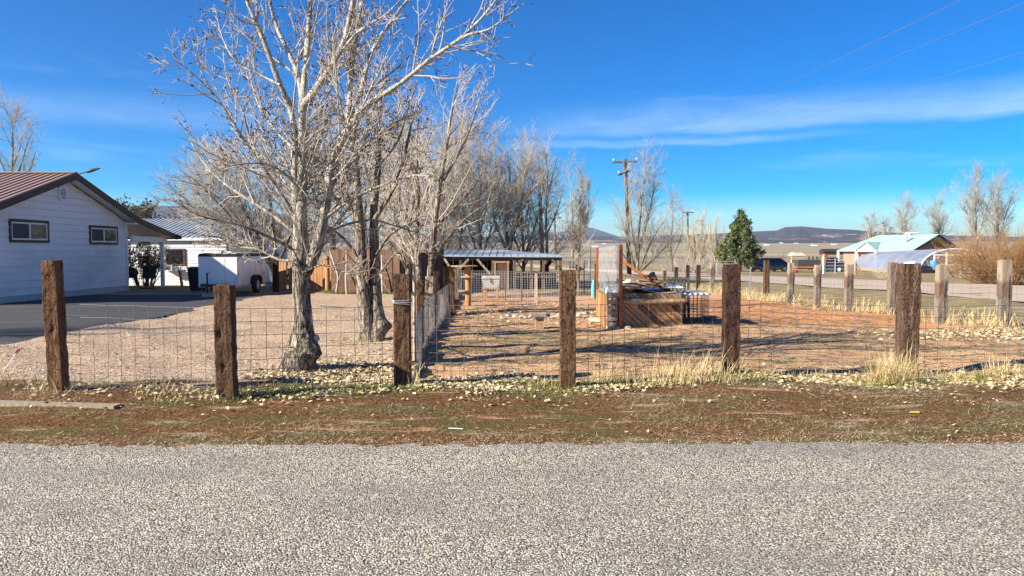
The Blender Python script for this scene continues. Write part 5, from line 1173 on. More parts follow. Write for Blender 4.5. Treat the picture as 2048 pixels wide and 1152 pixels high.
# bird table, cooler and stump table
q=G(936,611); x,y,z=q; bt=thing('feeding_table','round three-tiered wooden feeding table on a log left of the white cooler','table',q)
mb=MB(); mb.tube([(x,y,z-.05),(x+.01,y,.4),(x,y,.8),(x+.01,y,P(936,532,y).z)],[.085,.08,.08,.075],12); mb.build('log',MAT['cedar'],bt)
for (ypx,r,ox) in ((532.5,.37,-.1),(554,.24,.05),(582,.17,-.08)):
    zz=P(936,ypx,y).z; mb=MB(); mb.lathe((x+ox,y,zz-.012),[(r*.97,0),(r,.006),(r,.026),(r*.97,.032)],24,sm=False); mb.build('tier',MAT['brown_board'],bt)
y=24.; a=P(964,552,y); b=P(999,575,y); z=Z(a.x,y); w_=b.x-a.x
cs=thing('wooden_stand','orange-brown wooden stand holding up the white cooler','stand',((a.x+b.x)/2,y,z))
mb=MB(); mb.box(((a.x+b.x)/2,y+.2,b.z-.03),(w_,.5,.05)); mb.build('top',MAT['brown_board'],cs)
for sx in (a.x+.08,b.x-.08):
    for sy in (y,y+.4):
        mb=MB(); mb.box((sx,sy,(b.z-.055+z)/2-.02),(.15 if sx<b.x-.2 else .08,.08,b.z-.055-z+.04)); mb.build('leg',MAT['cedar'],cs)
co=thing('cooler_chest','stained white cooler chest on a wooden stand inside the pen','cooler',((a.x+b.x)/2,y,b.z))
mb=MB(); 
B0=[(a.x+.03,y-.02),(b.x-.03,y-.02),(b.x-.03,y+.42),(a.x+.03,y+.42)]; B1=[(a.x,y-.05),(b.x,y-.05),(b.x,y+.45),(a.x,y+.45)]; zt2=a.z-.09
mb.add([(*p,b.z) for p in B0]+[(*p,zt2) for p in B1],[[3,2,1,0],[4,5,6,7],[0,1,5,4],[1,2,6,5],[2,3,7,6],[3,0,4,7]]); mb.build('body',MAT['cooler_shell'],co)
mb=MB(); mb.slab([(a.x-.02,y-.07,zt2+.006),(b.x+.02,y-.07,zt2+.006),(b.x+.02,y+.47,zt2+.006),(a.x-.02,y+.47,zt2+.006)],(0,0,.06)); mb.slab([(a.x+.01,y-.04,zt2+.066),(b.x-.01,y-.04,zt2+.066),(b.x-.01,y+.44,zt2+.066),(a.x+.01,y+.44,zt2+.066)],(0,0,.025)); mb.build('lid',MAT['cooler_shell'],co)
mb=MB(); mb.box(((a.x+b.x)/2,y-.062,zt2-.05),(.03,.02,.16)); mb.build('latch',MAT['black'],co)
q=G(1079,657); x,y,z=q; st_=thing('stump_table','small plank table on a square stump left of the cracked front post','table',q)
mb=MB(); mb.box((x,y,z+.11),(.17,.17,.26)); mb.build('stump',MAT['brown_board'],st_)
mb=MB(); mb.box((x,y,z+.262),(.38,.28,.04),rz=.1); mb.box((x+.01,y-.05,z+.29),(.37,.12,.014),rz=.06); mb.build('top',MAT['grey_board'],st_)
# ---------------------------------------------------------------- pallet compost bin
D=14.95; xa=P(1243,655,D).x; xb=P(1367,655,D).x; z0=Z(xa,D); zt=P(1300,590,D).z; yb_=D+1.35
cb=thing('compost_bin','weathered pallet compost bin with diagonal front planks and an orange-framed screen','compost bin',((xa+xb)/2,D,z0))
def diag(mb,x0,x1,z0,z1,y,ang,w_,th,seed):
    "diagonal planks clipped to a rectangle"
    g=np.random.default_rng(seed); W=x1-x0;Hh=z1-z0; k=-Hh/math.tan(ang)-.3; 
    while k<W+.3:
        ww=w_*g.uniform(.75,1.25); sx=ww/math.sin(ang)
        # lower edge x=k at z=z1 going down to the right
        pf_=g.uniform(.78,.9); pts=[(k,Hh),(k+sx*pf_,Hh),(k+sx*pf_+Hh/math.tan(ang),0),(k+Hh/math.tan(ang),0)]
        # clip in x
        def clip(ps,lim,sgn):
            o=[]
            for i in range(len(ps)):
                p,q=ps[i],ps[(i+1)%len(ps)]; ip=sgn*(p[0]-lim)>=0; iq=sgn*(q[0]-lim)>=0
                if ip:o.append(p)
                if ip!=iq: t=(lim-p[0])/(q[0]-p[0]); o.append((lim,p[1]+t*(q[1]-p[1])))
            return o
        ps=clip(clip(pts,g.uniform(0,.03),1),W-g.uniform(0,.03),-1)
        if len(ps)>2:
            dy=g.uniform(-.016,.016); mb.slab([(x0+p[0],y+dy,z0+p[1]) for p in ps],(0,th,0),int(g.integers(0,3)))
        k+=sx
mb=MB(); diag(mb,xa,xb,z0-.02,zt-.02,D,R(42),.085,.022,1)
mb.build('front_planks',[MAT['brown_board'],MAT['shed_wood'],MAT['cedar_old']],cb)
mb=MB(); diag(mb,xa+.03,xb-.05,zt-.19,zt+.03,D-.05,R(42),.07,.02,2); mb.build('upper_planks',[MAT['grey_board'],MAT['shed_wood'],MAT['brown_board']],cb)
mb=MB(); g=np.random.default_rng(3)
zz=P(1300,603,D).z; mb.tube(resample([(xa+.02,D-.1,zz+.02),(xa+.5,D-.1,zz),(xb-.4,D-.1,zz+.01),(xb,D-.1,zz+.02)],14),.045+.012*g.random(14),8); mb.build('log_rail',MAT['brown_board'],cb)
def pallet(mb,c,rz,w_,hh,gg,nb=5,th=.1):
    M_=Matrix.Rotation(rz,3,'Z')
    def bx(p,sz): mb.box(Vector(c)+M_@Vector(p),sz,rz=rz)
    for k in range(nb):
        zz_=-hh/2+.05+(hh-.1)*k/(nb-1)
        bx((0,-th/2+.009,zz_),(w_,.018,hh/nb*.62)); bx((0,th/2-.009,zz_),(w_,.018,hh/nb*.5))
    for k in range(3): bx((-w_/2+.03+(w_-.06)*k/2,0,0),(.04,th-.045,hh))
mb=MB(); pallet(mb,(xb-.06,D+.7,z0+.34),R(90),1.2,.7,g); pallet(mb,((xa+xb)/2,yb_,z0+.36),0,xb-xa,.74,g); mb.build('pallet',MAT['grey_board'],cb)
pl0=P(1213,655,D-.02).x; pl1=P(1234,655,D-.02).x
mb=MB(); wv=pl1-pl0; cx=(pl0+pl1)/2
for k in range(6):
    zz_=z0+.04+.113*k; mb.box((cx,D-.09,zz_+.03),(wv,.02,.08)); 
for x in (pl0+.015,cx,pl1-.015): mb.box((x,D-.03,z0+.33),(.03,.1,.68))
for k in range(6): mb.box((cx,D+.03,z0+.07+.113*k),(wv,.018,.06))
mb.box((cx,D-.03,z0+.69),(wv+.02,.16,.02)); mb.build('end_pallet',MAT['tie_tan'],cb)
mb=MB(); mb.box((pl0-.03,D+.62,z0+.33),(.03,1.2,.64)); mb.box((pl0-.05,D+.3,z0+.34),(.05,.09,.7)); mb.box((pl0-.05,D+1.1,z0+.34),(.05,.09,.7)); mb.build('side_panel',MAT['cedar'],cb)
mb=MB(); v=[]; nx_,ny_=14,12
for i in range(nx_+1):
    for j in range(ny_+1):
        u,w_=i/nx_,j/ny_; v.append((xa+.03+(xb-xa-.12)*u,D+.04+1.25*w_,zt-.06+.34*w_*(1-.5*u)+.05*mnoise.fractal(Vector((u*4,w_*4,2)),1.,2.,4)))
ii=np.arange((nx_+1)*(ny_+1)).reshape(nx_+1,ny_+1); mb.add(v,np.stack([ii[:-1,:-1],ii[1:,:-1],ii[1:,1:],ii[:-1,1:]],-1).reshape(-1,4),0,True); mb.box(((xa+xb)/2-.03,D+.67,z0+.3),(xb-xa-.2,1.2,.56)); mb.build('compost',MAT['tie_dark'],cb)  # unseen inner block added as dark backing to stop light through the plank gaps
# orange frame posts, sheet and beam
xo=P(1241,640,D-.12).x; zto=P(1241,489,D-.12).z; mb=MB(); mb.box((xo,D-.12,(zto+z0)/2),(.062,.045,zto-z0)); mb.build('frame_post',MAT['orange_wood'],cb)
x2=P(1194,600,17.2).x; zt2=P(1194,495,17.2).z; mb=MB(); mb.box((x2,17.2,(zt2+Z(x2,17.2))/2),(.05,.045,zt2-Z(x2,17.2))); mb.build('frame_post',MAT['orange_wood'],cb)
mb=MB(); A=P(1213,500,16.3); B=P(1319,573,15.2); mb.beam(A,B,.045,.085,up=(0,1,0)); mb.build('cross_beam',MAT['orange_wood'],cb)
mb=MB(); n=8; v=[]
for i in range(n+1):
    u=i/n; X_=x2+.03+(xo-.035-x2-.03)*u; Y_=17.2+(D-.12-17.2)*u+.03*math.sin(u*7)
    for j in range(9):
        w_=j/8; zlo=.62; zhi=zt2+(zto-zt2)*u-.01; v.append((X_+.012*math.sin(j*2.+i),Y_,zlo+(zhi-zlo)*w_))
i=np.arange((n+1)*9).reshape(n+1,9); mb.add(v,np.stack([i[:-1,:-1],i[1:,:-1],i[1:,1:],i[:-1,1:]],-1).reshape(-1,4),0,True); mb.build('screen_sheet',MAT['sheet'],cb)
mb=MB(); mb.tube([(xo-.035,D-.1,.62),(xo-.035,D-.1,zto)],.012,6); mb.build('steel_edge',MAT['galv'],cb)
# boards and scraps lying on top of the bin
g=np.random.default_rng(8); n=0
for k in range(13):
    y=D+.03+.1*k; L=g.uniform(.5,1.15); cx=(xa+xb)/2+g.uniform(-.18,.12); zz=zt+.035+.02*(k%3)+.3*(k/13)
    mb=MB(); mb.box((cx,y,zz),(L,g.uniform(.1,.16),.022),rot=(Matrix.Rotation(g.normal()*.25,3,'Z')@Matrix.Rotation(g.normal()*.08+.1,3,'Y')))
    o=mb.build('loose_board',MAT[('grey_board','tie_tan','brown_board')[k%3]],None,(cx,y,zz)); tag(o,'loose weathered board lying across the top of the pallet compost bin','board','loose boards on top of the compost bin')
def crumple(name,label,c,sx,sy,hh,mat,seed,group=None,cat='plastic sheet'):
    n=12; v=[]
    for i in range(n):
        for j in range(n):
            u,w_=i/(n-1)-.5,j/(n-1)-.5; q=Vector((u*3+seed,w_*3,seed*2.)); f=mnoise.fractal(q*1.3,1.,2.,3); r=max(abs(u),abs(w_))*2
            v.append((c[0]+u*sx*(1+.2*f),c[1]+w_*sy*(1+.2*f),c[2]+hh*(.5+f)*(1-r**3)+.004))
    mb=MB(); ii=np.arange(n*n).reshape(n,n); mb.add(v,np.stack([ii[:-1,:-1],ii[1:,:-1],ii[1:,1:],ii[:-1,1:]],-1).reshape(-1,4),0,True)
    o=mb.build(name,MAT[mat],None,c); m_=o.modifiers.new('thick','SOLIDIFY'); m_.thickness=.006
    return tag(o,label,cat,group)
zt3=zt+.16
crumple('plastic_sheet','crumpled white plastic on the compost bin beside the orange beam\'s foot',(P(1345,580,D+.3).x,D+.3,zt3-.03),.42,.22,.05,'white2',1)
crumple('plastic_sheet','crumpled pale plastic heaped behind the orange post of the bin',(P(1262,573,D+.9).x,D+.9,zt3+.05),.34,.3,.1,'white2',2)
crumple('plastic_sheet','shiny crumpled sheet piled inside the cloudy screen',(P(1222,573,D+.8).x,D+.8,.62),.3,.5,.2,'galv',3)
crumple('plastic_sheet','flat grey-blue plastic scrap in the middle of the bin top',(P(1300,582,D+.2).x,D+.18,zt3-.05),.4,.2,.04,'roof_blue',4)
crumple('black_bag','black bag on the far side of the compost bin top',(P(1292,556,D+1.9).x,D+1.25,zt3+.1),.26,.26,.14,'black',5,cat='bag')
# leaning black slats
y=16.6; A=P(1335,580,y); B=P(1378,556,y); ls=thing('slatted_panel','blackish slatted panel leaning behind the compost bin\'s right corner','panel',(A.x,y,Z(A.x,y))); mb=MB()
for k in range(6):
    x=A.x+.04+(B.x-A.x)*k/5.5; mb.beam((x,y,Z(x,y)-.02),(x+.05,y+.28,B.z),.055,.018)
mb.build('slats',MAT['black_board'],ls); mb=MB(); mb.beam((A.x,y+.1,.35),(B.x+.02,y+.1,.35),.025,.06); mb.beam((A.x+.05,y+.27,B.z-.06),(B.x+.06,y+.27,B.z-.06),.025,.06); mb.build('batten',MAT['black_board'],ls)
# wire crate with corrugated sheet
y=15.3; A=P(1370,640,y); B=P(1417,640,y); z=Z(A.x,y); H=P(1390,590,y).z-z; wc=MB(); n=7; a_=[];b_=[]
for dd in (0,.6):
    for x in np.linspace(A.x,B.x,n): a_.append((x,y+dd,z));b_.append((x,y+dd,z+H))
    for k in range(6): a_.append((A.x,y+dd,z+H*k/5));b_.append((B.x,y+dd,z+H*k/5))
for x in (A.x,B.x):
    for dd in np.linspace(.1,.5,5): a_.append((x,y+dd,z));b_.append((x,y+dd,z+H))
    for k in range(6): a_.append((x,y,z+H*k/5));b_.append((x,y+.6,z+H*k/5))
segs(wc,a_,b_,.005,4); tag(wc.build('wire_crate',MAT['black'],None,(A.x,y,z)),'black wire crate standing right of the compost bin','crate')
mb=MB(); n=40; v=[]; A2=P(1366,585,y).x; B2=P(1424,585,y).x
for i in range(n+1):
    u=i/n; 
    for j in range(2): v.append((A2+(B2-A2)*u,y-.15+.9*j,z+H+.028+.02*math.sin(u*2*math.pi*5)+.02*j))
ii=np.arange((n+1)*2).reshape(n+1,2); mb.add(v,np.stack([ii[:-1,0],ii[1:,0],ii[1:,1],ii[:-1,1]],-1),0,True); o=mb.build('corrugated_sheet',MAT['galv'],None,(A2,y,z+H)); o.modifiers.new('thick','SOLIDIFY').thickness=.006
tag(o,'wavy corrugated metal sheet lying on the black wire crate','metal sheet')
# logs and rubble left of the bin
q=G(1204,648); mb=MB(); mb.tube([(q.x-.25,q.y+.3,q.z+.06),(q.x+.3,q.y-.02,q.z+.06)],[.06,.055],9); tag(mb.build('log',MAT['pale_wood'],None,q),'pale log lying at the left foot of the compost bin','log')
q=G(1226,656); g=np.random.default_rng(4)
def rock(name,label,c,r,mat='stone',seed=0,group=None,sq=.6):
    mb=MB(); n,m_=10,7; v=[]
    for i in range(m_):
        ph=math.pi*i/(m_-1)
        for j in range(n):
            t=2*math.pi*j/n; s_=Vector((math.sin(ph)*math.cos(t),math.sin(ph)*math.sin(t),math.cos(ph))); rr=r*(1+.35*mnoise.noise(s_*1.7+Vector((seed,0,0)))); v.append((c[0]+s_.x*rr,c[1]+s_.y*rr,c[2]+s_.z*rr*sq+r*sq*.5))
    ii=np.arange(n*m_).reshape(m_,n); mb.add(v,np.stack([ii[:-1],ii[1:],np.roll(ii[1:],-1,1),np.roll(ii[:-1],-1,1)],-1).reshape(-1,4)); 
    return tag(mb.build(name,MAT[mat],None,c),label,'stone',group)
for k in range(7):
    rock('stone','pale stone in the small heap at the left foot of the compost bin',(q.x+g.normal()*.12,q.y-.05+g.normal()*.07,q.z),g.uniform(.03,.07),seed=k,group='stones heaped at the compost bin')
# line of pale stones across the pen
for k in range(22):
    x=P(990+k*9,640,17.4).x+g.normal()*.05; y=17.3+g.normal()*.12; rock('stone','pale stone in the loose row across the pen behind the stump table',(x,y,Z(x,y)-.01),g.uniform(.035,.08),seed=20+k,group='stones in the row across the pen')
# ---------------------------------------------------------------- far side of the road
def sedan(name,label,x,y,rz,body,Ls=4.55):
    z=Z(x,y); o=thing(name,label,'car',(x,y,z)); o.rotation_euler.z=rz; ORG[o.name]=(0,0,0)
    secs=[(-2.27,.45,.62,.62),(-2.2,.30,.80,.76),(-1.9,.22,.9,.86),(-1.2,.20,.95,.9),(0,.20,.96,.92),(1.,.20,.92,.9),(1.6,.22,.86,.88),(2.05,.26,.76,.84),(2.25,.38,.66,.68)]
    mb=MB(); v=[]; n=10
    for xx,zb,zt_,hw in secs:
        ring=[(hw*.9,zb),(hw,zb+.12),(hw*1.0,(zb+zt_)/2),(hw*.97,zt_-.08),(hw*.86,zt_),(-hw*.86,zt_),(-hw*.97,zt_-.08),(-hw,(zb+zt_)/2),(-hw,zb+.12),(-hw*.9,zb)]
        v+=[(xx,yy,zz) for yy,zz in ring]
    k=len(secs); ii=np.arange(k*n).reshape(k,n); mb.add(v,np.stack([ii[:-1],np.roll(ii[:-1],-1,1),np.roll(ii[1:],-1,1),ii[1:]],-1).reshape(-1,4),0,True); mb.add(v[:n],[list(range(n))]); mb.add(v[-n:],[list(range(n))[::-1]])
    bo=mb.build('body',MAT[body],o)
    cab=[(-1.75,.9,.9,.78),(-1.05,.93,1.38,.62),(-.2,.95,1.44,.62),(.45,.93,1.38,.62),(1.25,.9,.9,.76)]
    mb=MB(); v=[]
    for xx,zb,zt_,hw in cab: v+=[(xx,.8,zb),(xx,hw,zt_),(xx,-hw,zt_),(xx,-.8,zb)]
    ii=np.arange(len(cab)*4).reshape(-1,4); mb.add(v,np.stack([ii[:-1],np.roll(ii[:-1],-1,1),np.roll(ii[1:],-1,1),ii[1:]],-1).reshape(-1,4),0,False); mb.build('window',MAT['glass'],o)
    mb=MB(); mb.slab([(-1.1,.6,1.4),(.48,.6,1.4),(.48,-.6,1.4),(-1.1,-.6,1.4)],(0,0,.05))
    for sy in (-1,1):
        mb.beam((.45,sy*.625,1.38),(1.25,sy*.775,.9),.05,.06); mb.beam((-1.05,sy*.625,1.38),(-1.75,sy*.79,.9),.06,.09); mb.beam((-.25,sy*.63,1.42),(-.25,sy*.81,.93),.03,.07); mb.beam((-1.06,sy*.63,1.4),(.46,sy*.63,1.4),.04,.05)
    mb.build('roof',MAT[body],o)
    for sx in (-1.35,1.35):
        for sy in (-1,1):
            tb=MB(); tb.tube([(sx,sy*.72,.31),(sx,sy*.9,.31)],.31,20,sm=False); wo_=tb.build('wheel',MAT['rubber'],o); rb=MB(); rb.tube([(sx,sy*.8,.31),(sx,sy*.915,.31)],.19,14,sm=False); rb.build('rim',MAT['rim'],wo_)
    for sy in (-1,1):
        mb=MB(); mb.box((2.19,sy*.55,.62),(.14,.3,.12)); mb.build('headlight',MAT['lamp'],o); mb=MB(); mb.box((-2.2,sy*.6,.7),(.1,.24,.14)); mb.build('tail_lamp',MAT['red'],o)
        mb=MB(); mb.box((.75,sy*.95,.95),(.1,.14,.1)); mb.build('mirror',MAT[body],o)
    mb=MB(); mb.box((2.2,0,.35),(.16,1.4,.1)); mb.box((2.22,0,.55),(.06,.5,.1)); mb.build('bumper',MAT['black'],o)
    mb=MB(); mb.box((2.29,0,.42),(.015,.5,.11)); mb.build('number_plate',MAT['chest'],o)
    return o
q=P(1537,543,80.); sedan('parked_car','dark blue-grey sedan parked beyond the far road right of the pine',q.x,80.,R(198),'car_grey')
q=P(541,566,44.); sedan('parked_car','silver car partly hidden between cargo trailer and plank fence',q.x-1.2,45.,R(-12),'car_silver')
q=P(545,530,50.); mb=MB(); mb.box((q.x-.6,50,Z(0,50)+.9),(2.6,2.2,1.8)); mb.box((q.x-.6,50,Z(0,50)+1.86),(2.7,2.3,.1)); 
for k in range(12): mb.box((q.x-1.8+k*.22,48.88,Z(0,50)+.9),(.07,.06,1.7))
tag(mb.build('blue_container',MAT['blue_tarp'],None,(q.x-.6,50,Z(0,50))),'blue ribbed container behind the silver car','container')
q1,q2=P(527,575,29.5),P(545,575,29.5); mesh_panel((q1.x,29.5),(q2.x,29.5),1.1,list(np.linspace(0,1,8)),.12,r=.005,name='mesh_gate',label='small wire mesh gate between the cargo trailer and the dark gate post',seed=210,cat='gate')
rock('boulder','pale brown boulder at the foot of the mesh gate beside the trailer',tuple(G(538,577)),.22,seed=77)
# picket panels
a=P(1574,535,92.); b=P(1636,535,92.); pk=MB(); z=Z(a.x,92)
for k in range(15):
    x=a.x+(b.x-a.x)*(k+.5)/15; pk.box((x,92,z+.85),((b.x-a.x)/15*.62,.03,1.65),m=0 if k<9 else (0 if k%2 else 1))
pk.box(((a.x+b.x)/2,92.04,z+.4),(b.x-a.x,.03,.1)); pk.box(((a.x+b.x)/2,92.04,z+1.4),(b.x-a.x,.03,.1))
tag(pk.build('picket_panel',[MAT['tie_tan'],MAT['black_board']],None,((a.x+b.x)/2,92,z)),'upright picket panel behind the flatbed trailer','fence')
q=P(1595,513,93.); mb=MB(); z=Z(q.x,93); mb.slab([(q.x-.9,92.6,z+1.75),(q.x+.9,92.6,z+1.75),(q.x+.45,92.6,z+2.15),(q.x-.6,92.6,z+2.15)],(0,1.2,0)); mb.box((q.x,93.2,z+.9),(1.4,.9,1.7)); tag(mb.build('camper_shell',MAT['cream'],None,(q.x,93,z)),'small cream roofed hutch showing above the picket panel','hutch')
# flatbed
d=74.; A=P(1588,540,d); B=P(1648,540,d); z=Z(A.x,d); ft=thing('flatbed_trailer','dark sided flatbed trailer with an orange edge beyond the far road','trailer',((A.x+B.x)/2,d,z))
zt_=P(1600,528,d).z; mb=MB(); mb.box((A.x+1.25,d,z+.95),(2.3,1.6,.62)); mb.build('side_panel',MAT['screen'],ft)
mb=MB(); mb.box((A.x+1.2,d-.1,z+.54),(2.6,1.9,.12)); mb.build('edge_rail',MAT['orange'],ft); mb=MB(); mb.box((A.x+2.9,d+.1,z+.8),(1.2,1.4,.7)); mb.box(((A.x+B.x)/2,d,z+.42),(B.x-A.x,1.2,.1)); mb.build('bed',MAT['black'],ft)
wheel(ft,A.x+1.6,d-.9,z+.32,.33,.2); wheel(ft,A.x+2.3,d-.9,z+.32,.33,.2)
q=P(1590,548,72.); mb=MB(); mb.lathe((q.x,72,Z(q.x,72)),[(.2,0),(.26,.18),(.28,.28),(.26,.3)],12); tag(mb.build('red_tub',MAT['red'],None,(q.x,72,Z(q.x,72))),'small red tub on the road edge before the flatbed trailer','tub')
# orange boom
d=73.; A=P(1647,542,d); z=Z(A.x,d); bm=thing('orange_hoist','orange hoist with tilted arm standing between flatbed and stock gate','hoist',(A.x,d,z)); mb=MB()
mb.beam((A.x-.55,d,z),(A.x,d,z+1.2),.14,.16); mb.beam((A.x+.5,d,z),(A.x,d,z+1.2),.12,.14); mb.build('stand',MAT['orange'],bm)
mb=MB(); t1=P(1651,509,d); mb.beam((A.x-.05,d-.05,z+1.),t1,.36,.34); mb.build('arm',MAT['orange'],bm); mb=MB(); mb.box((A.x+.8,d,z+1.2),(.9,.6,.5),rz=.3); mb.build('motor',MAT['black'],bm)
# stock gate
d=67.; A=P(1650,552,d); B=P(1690,552,d); z=Z(A.x,d); gt=thing('stock_gate','grey pipe stock gate with black windbreak and white notice at the far road','gate',(A.x,d,z)); mb=MB(); ht=1.15
for k in range(5): mb.tube([(A.x,d,z+.12+ht*k/4),(B.x,d,z+.12+ht*k/4)],.03,6)
for x in (A.x,(A.x+B.x)/2,B.x): mb.tube([(x,d+.005,z),(x,d+.005,z+1.35)],.04,6)
mb.build('gate_frame',MAT['galv'],gt); mb=MB(); mb.box(((A.x+B.x)/2,d+.07,z+.62),(B.x-A.x-.1,.03,.95)); mb.build('windbreak',MAT['black_board'],gt)
q=P(1678,539,d); mb=MB(); mb.box((q.x,d-.05,q.z),(.24,.02,.3)); mb.build('notice',MAT['white2'],gt)
mb=MB(); mb.tube([(A.x-.15,d,z-.1),(A.x-.15,d,z+1.6)],.09,8); mb.build('gate_post',MAT['chest'],gt)
# left pair of pipe gates by the pine
d=66.; A=P(1434,545,d); B=P(1470,545,d); z=Z(A.x,d); gt=thing('pipe_gate','grey pipe gate at the foot of the pine beyond the road','gate',(A.x,d,z)); mb=MB()
for k in range(5): mb.tube([(A.x,d,z+.15+.24*k),(B.x,d,z+.15+.24*k)],.026,6)
for x in (A.x,B.x): mb.tube([(x,d+.005,z),(x,d+.005,z+1.25)],.03,6)
mb.build('gate_frame',MAT['galv'],gt)
# hoop house
yn_=73.; yfar=103.; xc=lambda y:43.2+(y-73)*.2; HW=3.55
def arch(y,sc=1.,n=16):
    z=Z(xc(y),y); return [(xc(y)-HW*sc*math.cos(R(180*k/n)),y,z+2.35*sc*math.sin(R(180*k/n))**.8) for k in range(n+1)]
hh_=thing('hoop_house','long plastic-covered hoop greenhouse with white frame beyond the far road','greenhouse',(xc(yn_),yn_,Z(xc(73),73)))
rows_=np.linspace(yn_,yfar,22); mb=MB(); v=[p for y in rows_ for p in arch(y)]; k=len(rows_); ii=np.arange(k*17).reshape(k,17); mb.add(v,np.stack([ii[:-1,:-1],ii[1:,:-1],ii[1:,1:],ii[:-1,1:]],-1).reshape(-1,4),0,True)
v2=arch(yfar); mb.add(v2,[list(range(17))]); mb.build('film',MAT['film'],hh_)
mb=MB()
for y in rows_[::3]: mb.tube(arch(y,.985),.03 if y>yn_ else .07,6)
for s_ in (0,.5,1):
    pa=arch(yn_,.98)[int(16*s_)]; pb=arch(yfar,.98)[int(16*s_)]; mb.tube([pa,pb],.03,6)
mb.build('hoops',MAT['white2'],hh_)
z=Z(xc(73),73)
for xo_ in (-2.1,-.9,.9,2.1):
    mb=MB(); mb.box((xc(73)+xo_,yn_+.03,z+.9),(.12,.12,1.8+.3*(abs(xo_)<1.5))); mb.build('end_post',MAT['white2'],hh_)
mb=MB(); mb.box((xc(73),yn_+.03,z+1.72),(4.4,.1,.12)); mb.box((xc(73),yn_+.03,z+.75),(4.4,.08,.1)); mb.beam((xc(73)-2.1,yn_+.1,z+1.2),(xc(73)-1.5,yn_+.1,z+1.68),.08,.08); mb.beam((xc(73)-.9,yn_+.1,z+1.2),(xc(73)-.3,yn_+.1,z+1.68),.08,.08); mb.build('end_rail',MAT['white2'],hh_)
mb=MB(); mb.box((xc(76)-HW,88,Z(40,80)+.12),(.08,30,.24),rz=-.197); mb.build('base_board',MAT['tie_tan'],hh_)
for k,y in enumerate((80,84.5,89,93.5)):
    mb=MB(); 
    a_=[(xc(y)-1.9-.9*math.cos(R(18*i)),y,Z(40,y)+.1+1.0*math.sin(R(18*i))) for i in range(11)]; mb.tube(a_,.045,6,cap=False); tag(mb.build('low_hoop',MAT['white2'],None,(xc(y)-1.9,y,Z(40,y))),'small white hoop standing inside the plastic greenhouse','hoop','small hoops inside the greenhouse')
# things at its open end
q=P(1867,540,71.); z=Z(q.x,71); mb=MB(); mb.lathe((q.x,71,z+.3),[(.26,0),(.3,.05),(.3,.45),(.31,.5),(.3,.86),(.24,.9)],16); tag(mb.build('blue_barrel',MAT['blue_tarp'],None,(q.x,71,z)),'bright blue barrel at the open end of the hoop house','barrel')
mb=MB(); mb.box((q.x,71,z+.13),(.9,.7,.3)); tag(mb.build('barrel_stand',MAT['black'],None,(q.x,71,z)),'dark block stand under the bright blue barrel','stand')
q=P(1851,549,70.); z=Z(q.x,70); mb=MB(); mb.slab([(q.x-.55,69.7,z),(q.x+.6,69.7,z),(q.x+.5,69.8,z+.62),(q.x-.2,69.8,z+.72),(q.x-.5,69.8,z+.5)],(0,.8,0)); tag(mb.build('black_heap',MAT['black'],None,(q.x,70,z)),'dark covered heap left of the bright blue barrel','heap')
q=P(1923,563,52.); z=Z(q.x,52); mb=MB(); mb.box((q.x,52,z+.36),(.22,.2,.82)); mb.box((q.x,52,z+.79),(.25,.23,.05)); mb.box((q.x,51.89,z+.5),(.16,.012,.4)); tag(mb.build('utility_pedestal',MAT['mint'],None,(q.x,52,z)),'pale green utility pedestal left of the willow thicket','pedestal')
A=P(1893,536,53.); B=P(1913,562,53.); mb=MB(); mb.tube([A,B],.05,6); mb.tube([(A.x,53,A.z),(A.x,53,Z(A.x,53))],.05,6); tag(mb.build('brace_pipe',MAT['black'],None,(A.x,53,Z(A.x,53))),'dark slanted brace pipe left of the pale green pedestal','pipe')
q=P(1710,552,62.); mb=MB(); z=Z(q.x,62); mb.tube([(q.x,62,z-.1),(q.x,62,P(1710,521,62).z)],.09,8); mb.beam((q.x,62,z+1.),(q.x+.7,62,z),.1,.1); mb.beam((q.x,62,z+.7),(q.x+.4,62,z),.08,.08); tag(mb.build('braced_post',MAT['brown_board'],None,(q.x,62,z)),'braced brown post at the left end of the hoop house','post')
A=P(1936,552,66.); z=Z(A.x,66); crumple('tarp_heap','white and blue tarp heap at the foot of the hoop house end',(A.x,66.,z+.1),1.6,1.,.5,'white2',9,cat='tarp')
# green roofed house
zev=P(1815,503,92.5).z; zrg=P(1880,470,95).z
Rf=Vector((54,95,zrg)); rd=Vector((-.5,.866,0)); wd=Vector((.866,.5,0)); LE=Rf-wd*5.6; RE=Rf+wd*5.6; LE.z=RE.z=zev; Rb=Rf+rd*8.3; LB=LE+rd*10.6; RB=RE+rd*10.6; zg_=Z(54,97)
gh=thing('green_roofed_house','brick house with mint green metal roof behind the plastic hoop house','house',(Rf.x,Rf.y,zg_))
mb=MB(); up=Vector((0,0,.12))
def thick(ps): mb.slab(ps,(0,0,.12))
thick([LE,Rf,Rb,LB]); thick([Rf,RE,RB,Rb]); thick([LB,Rb,RB]); rfm=mb.build('roof',MAT['roof_green'],gh)
mb=MB(); ins=rd*1.3; w1=wd*5.0; C=Vector((54,95,0))
cs_=[C-w1+ins,C+w1+ins,C+w1+rd*10.,C-w1+rd*10.]
zl2=zev+.25
mb.slab([(p.x,p.y,zg_-.2) for p in cs_][::-1],(0,0,zl2-zg_+.1)); g0=C+ins; mb.slab([tuple((cs_[0]).to_3d()+Vector((0,0,zl2-.1))),tuple(cs_[1]+Vector((0,0,zl2-.1))),tuple(g0+Vector((0,0,zrg-.14)))],tuple(rd*.2)); mb.build('wall',MAT['brick'],gh)
mb=MB(); 
for a_,b_ in ((LE,Rf),(Rf,RE)): 
    mb.beam(a_+Vector((0,0,-.06)),b_+Vector((0,0,-.06)),.06,.3)
mb.build('fascia',MAT['trim'],gh)
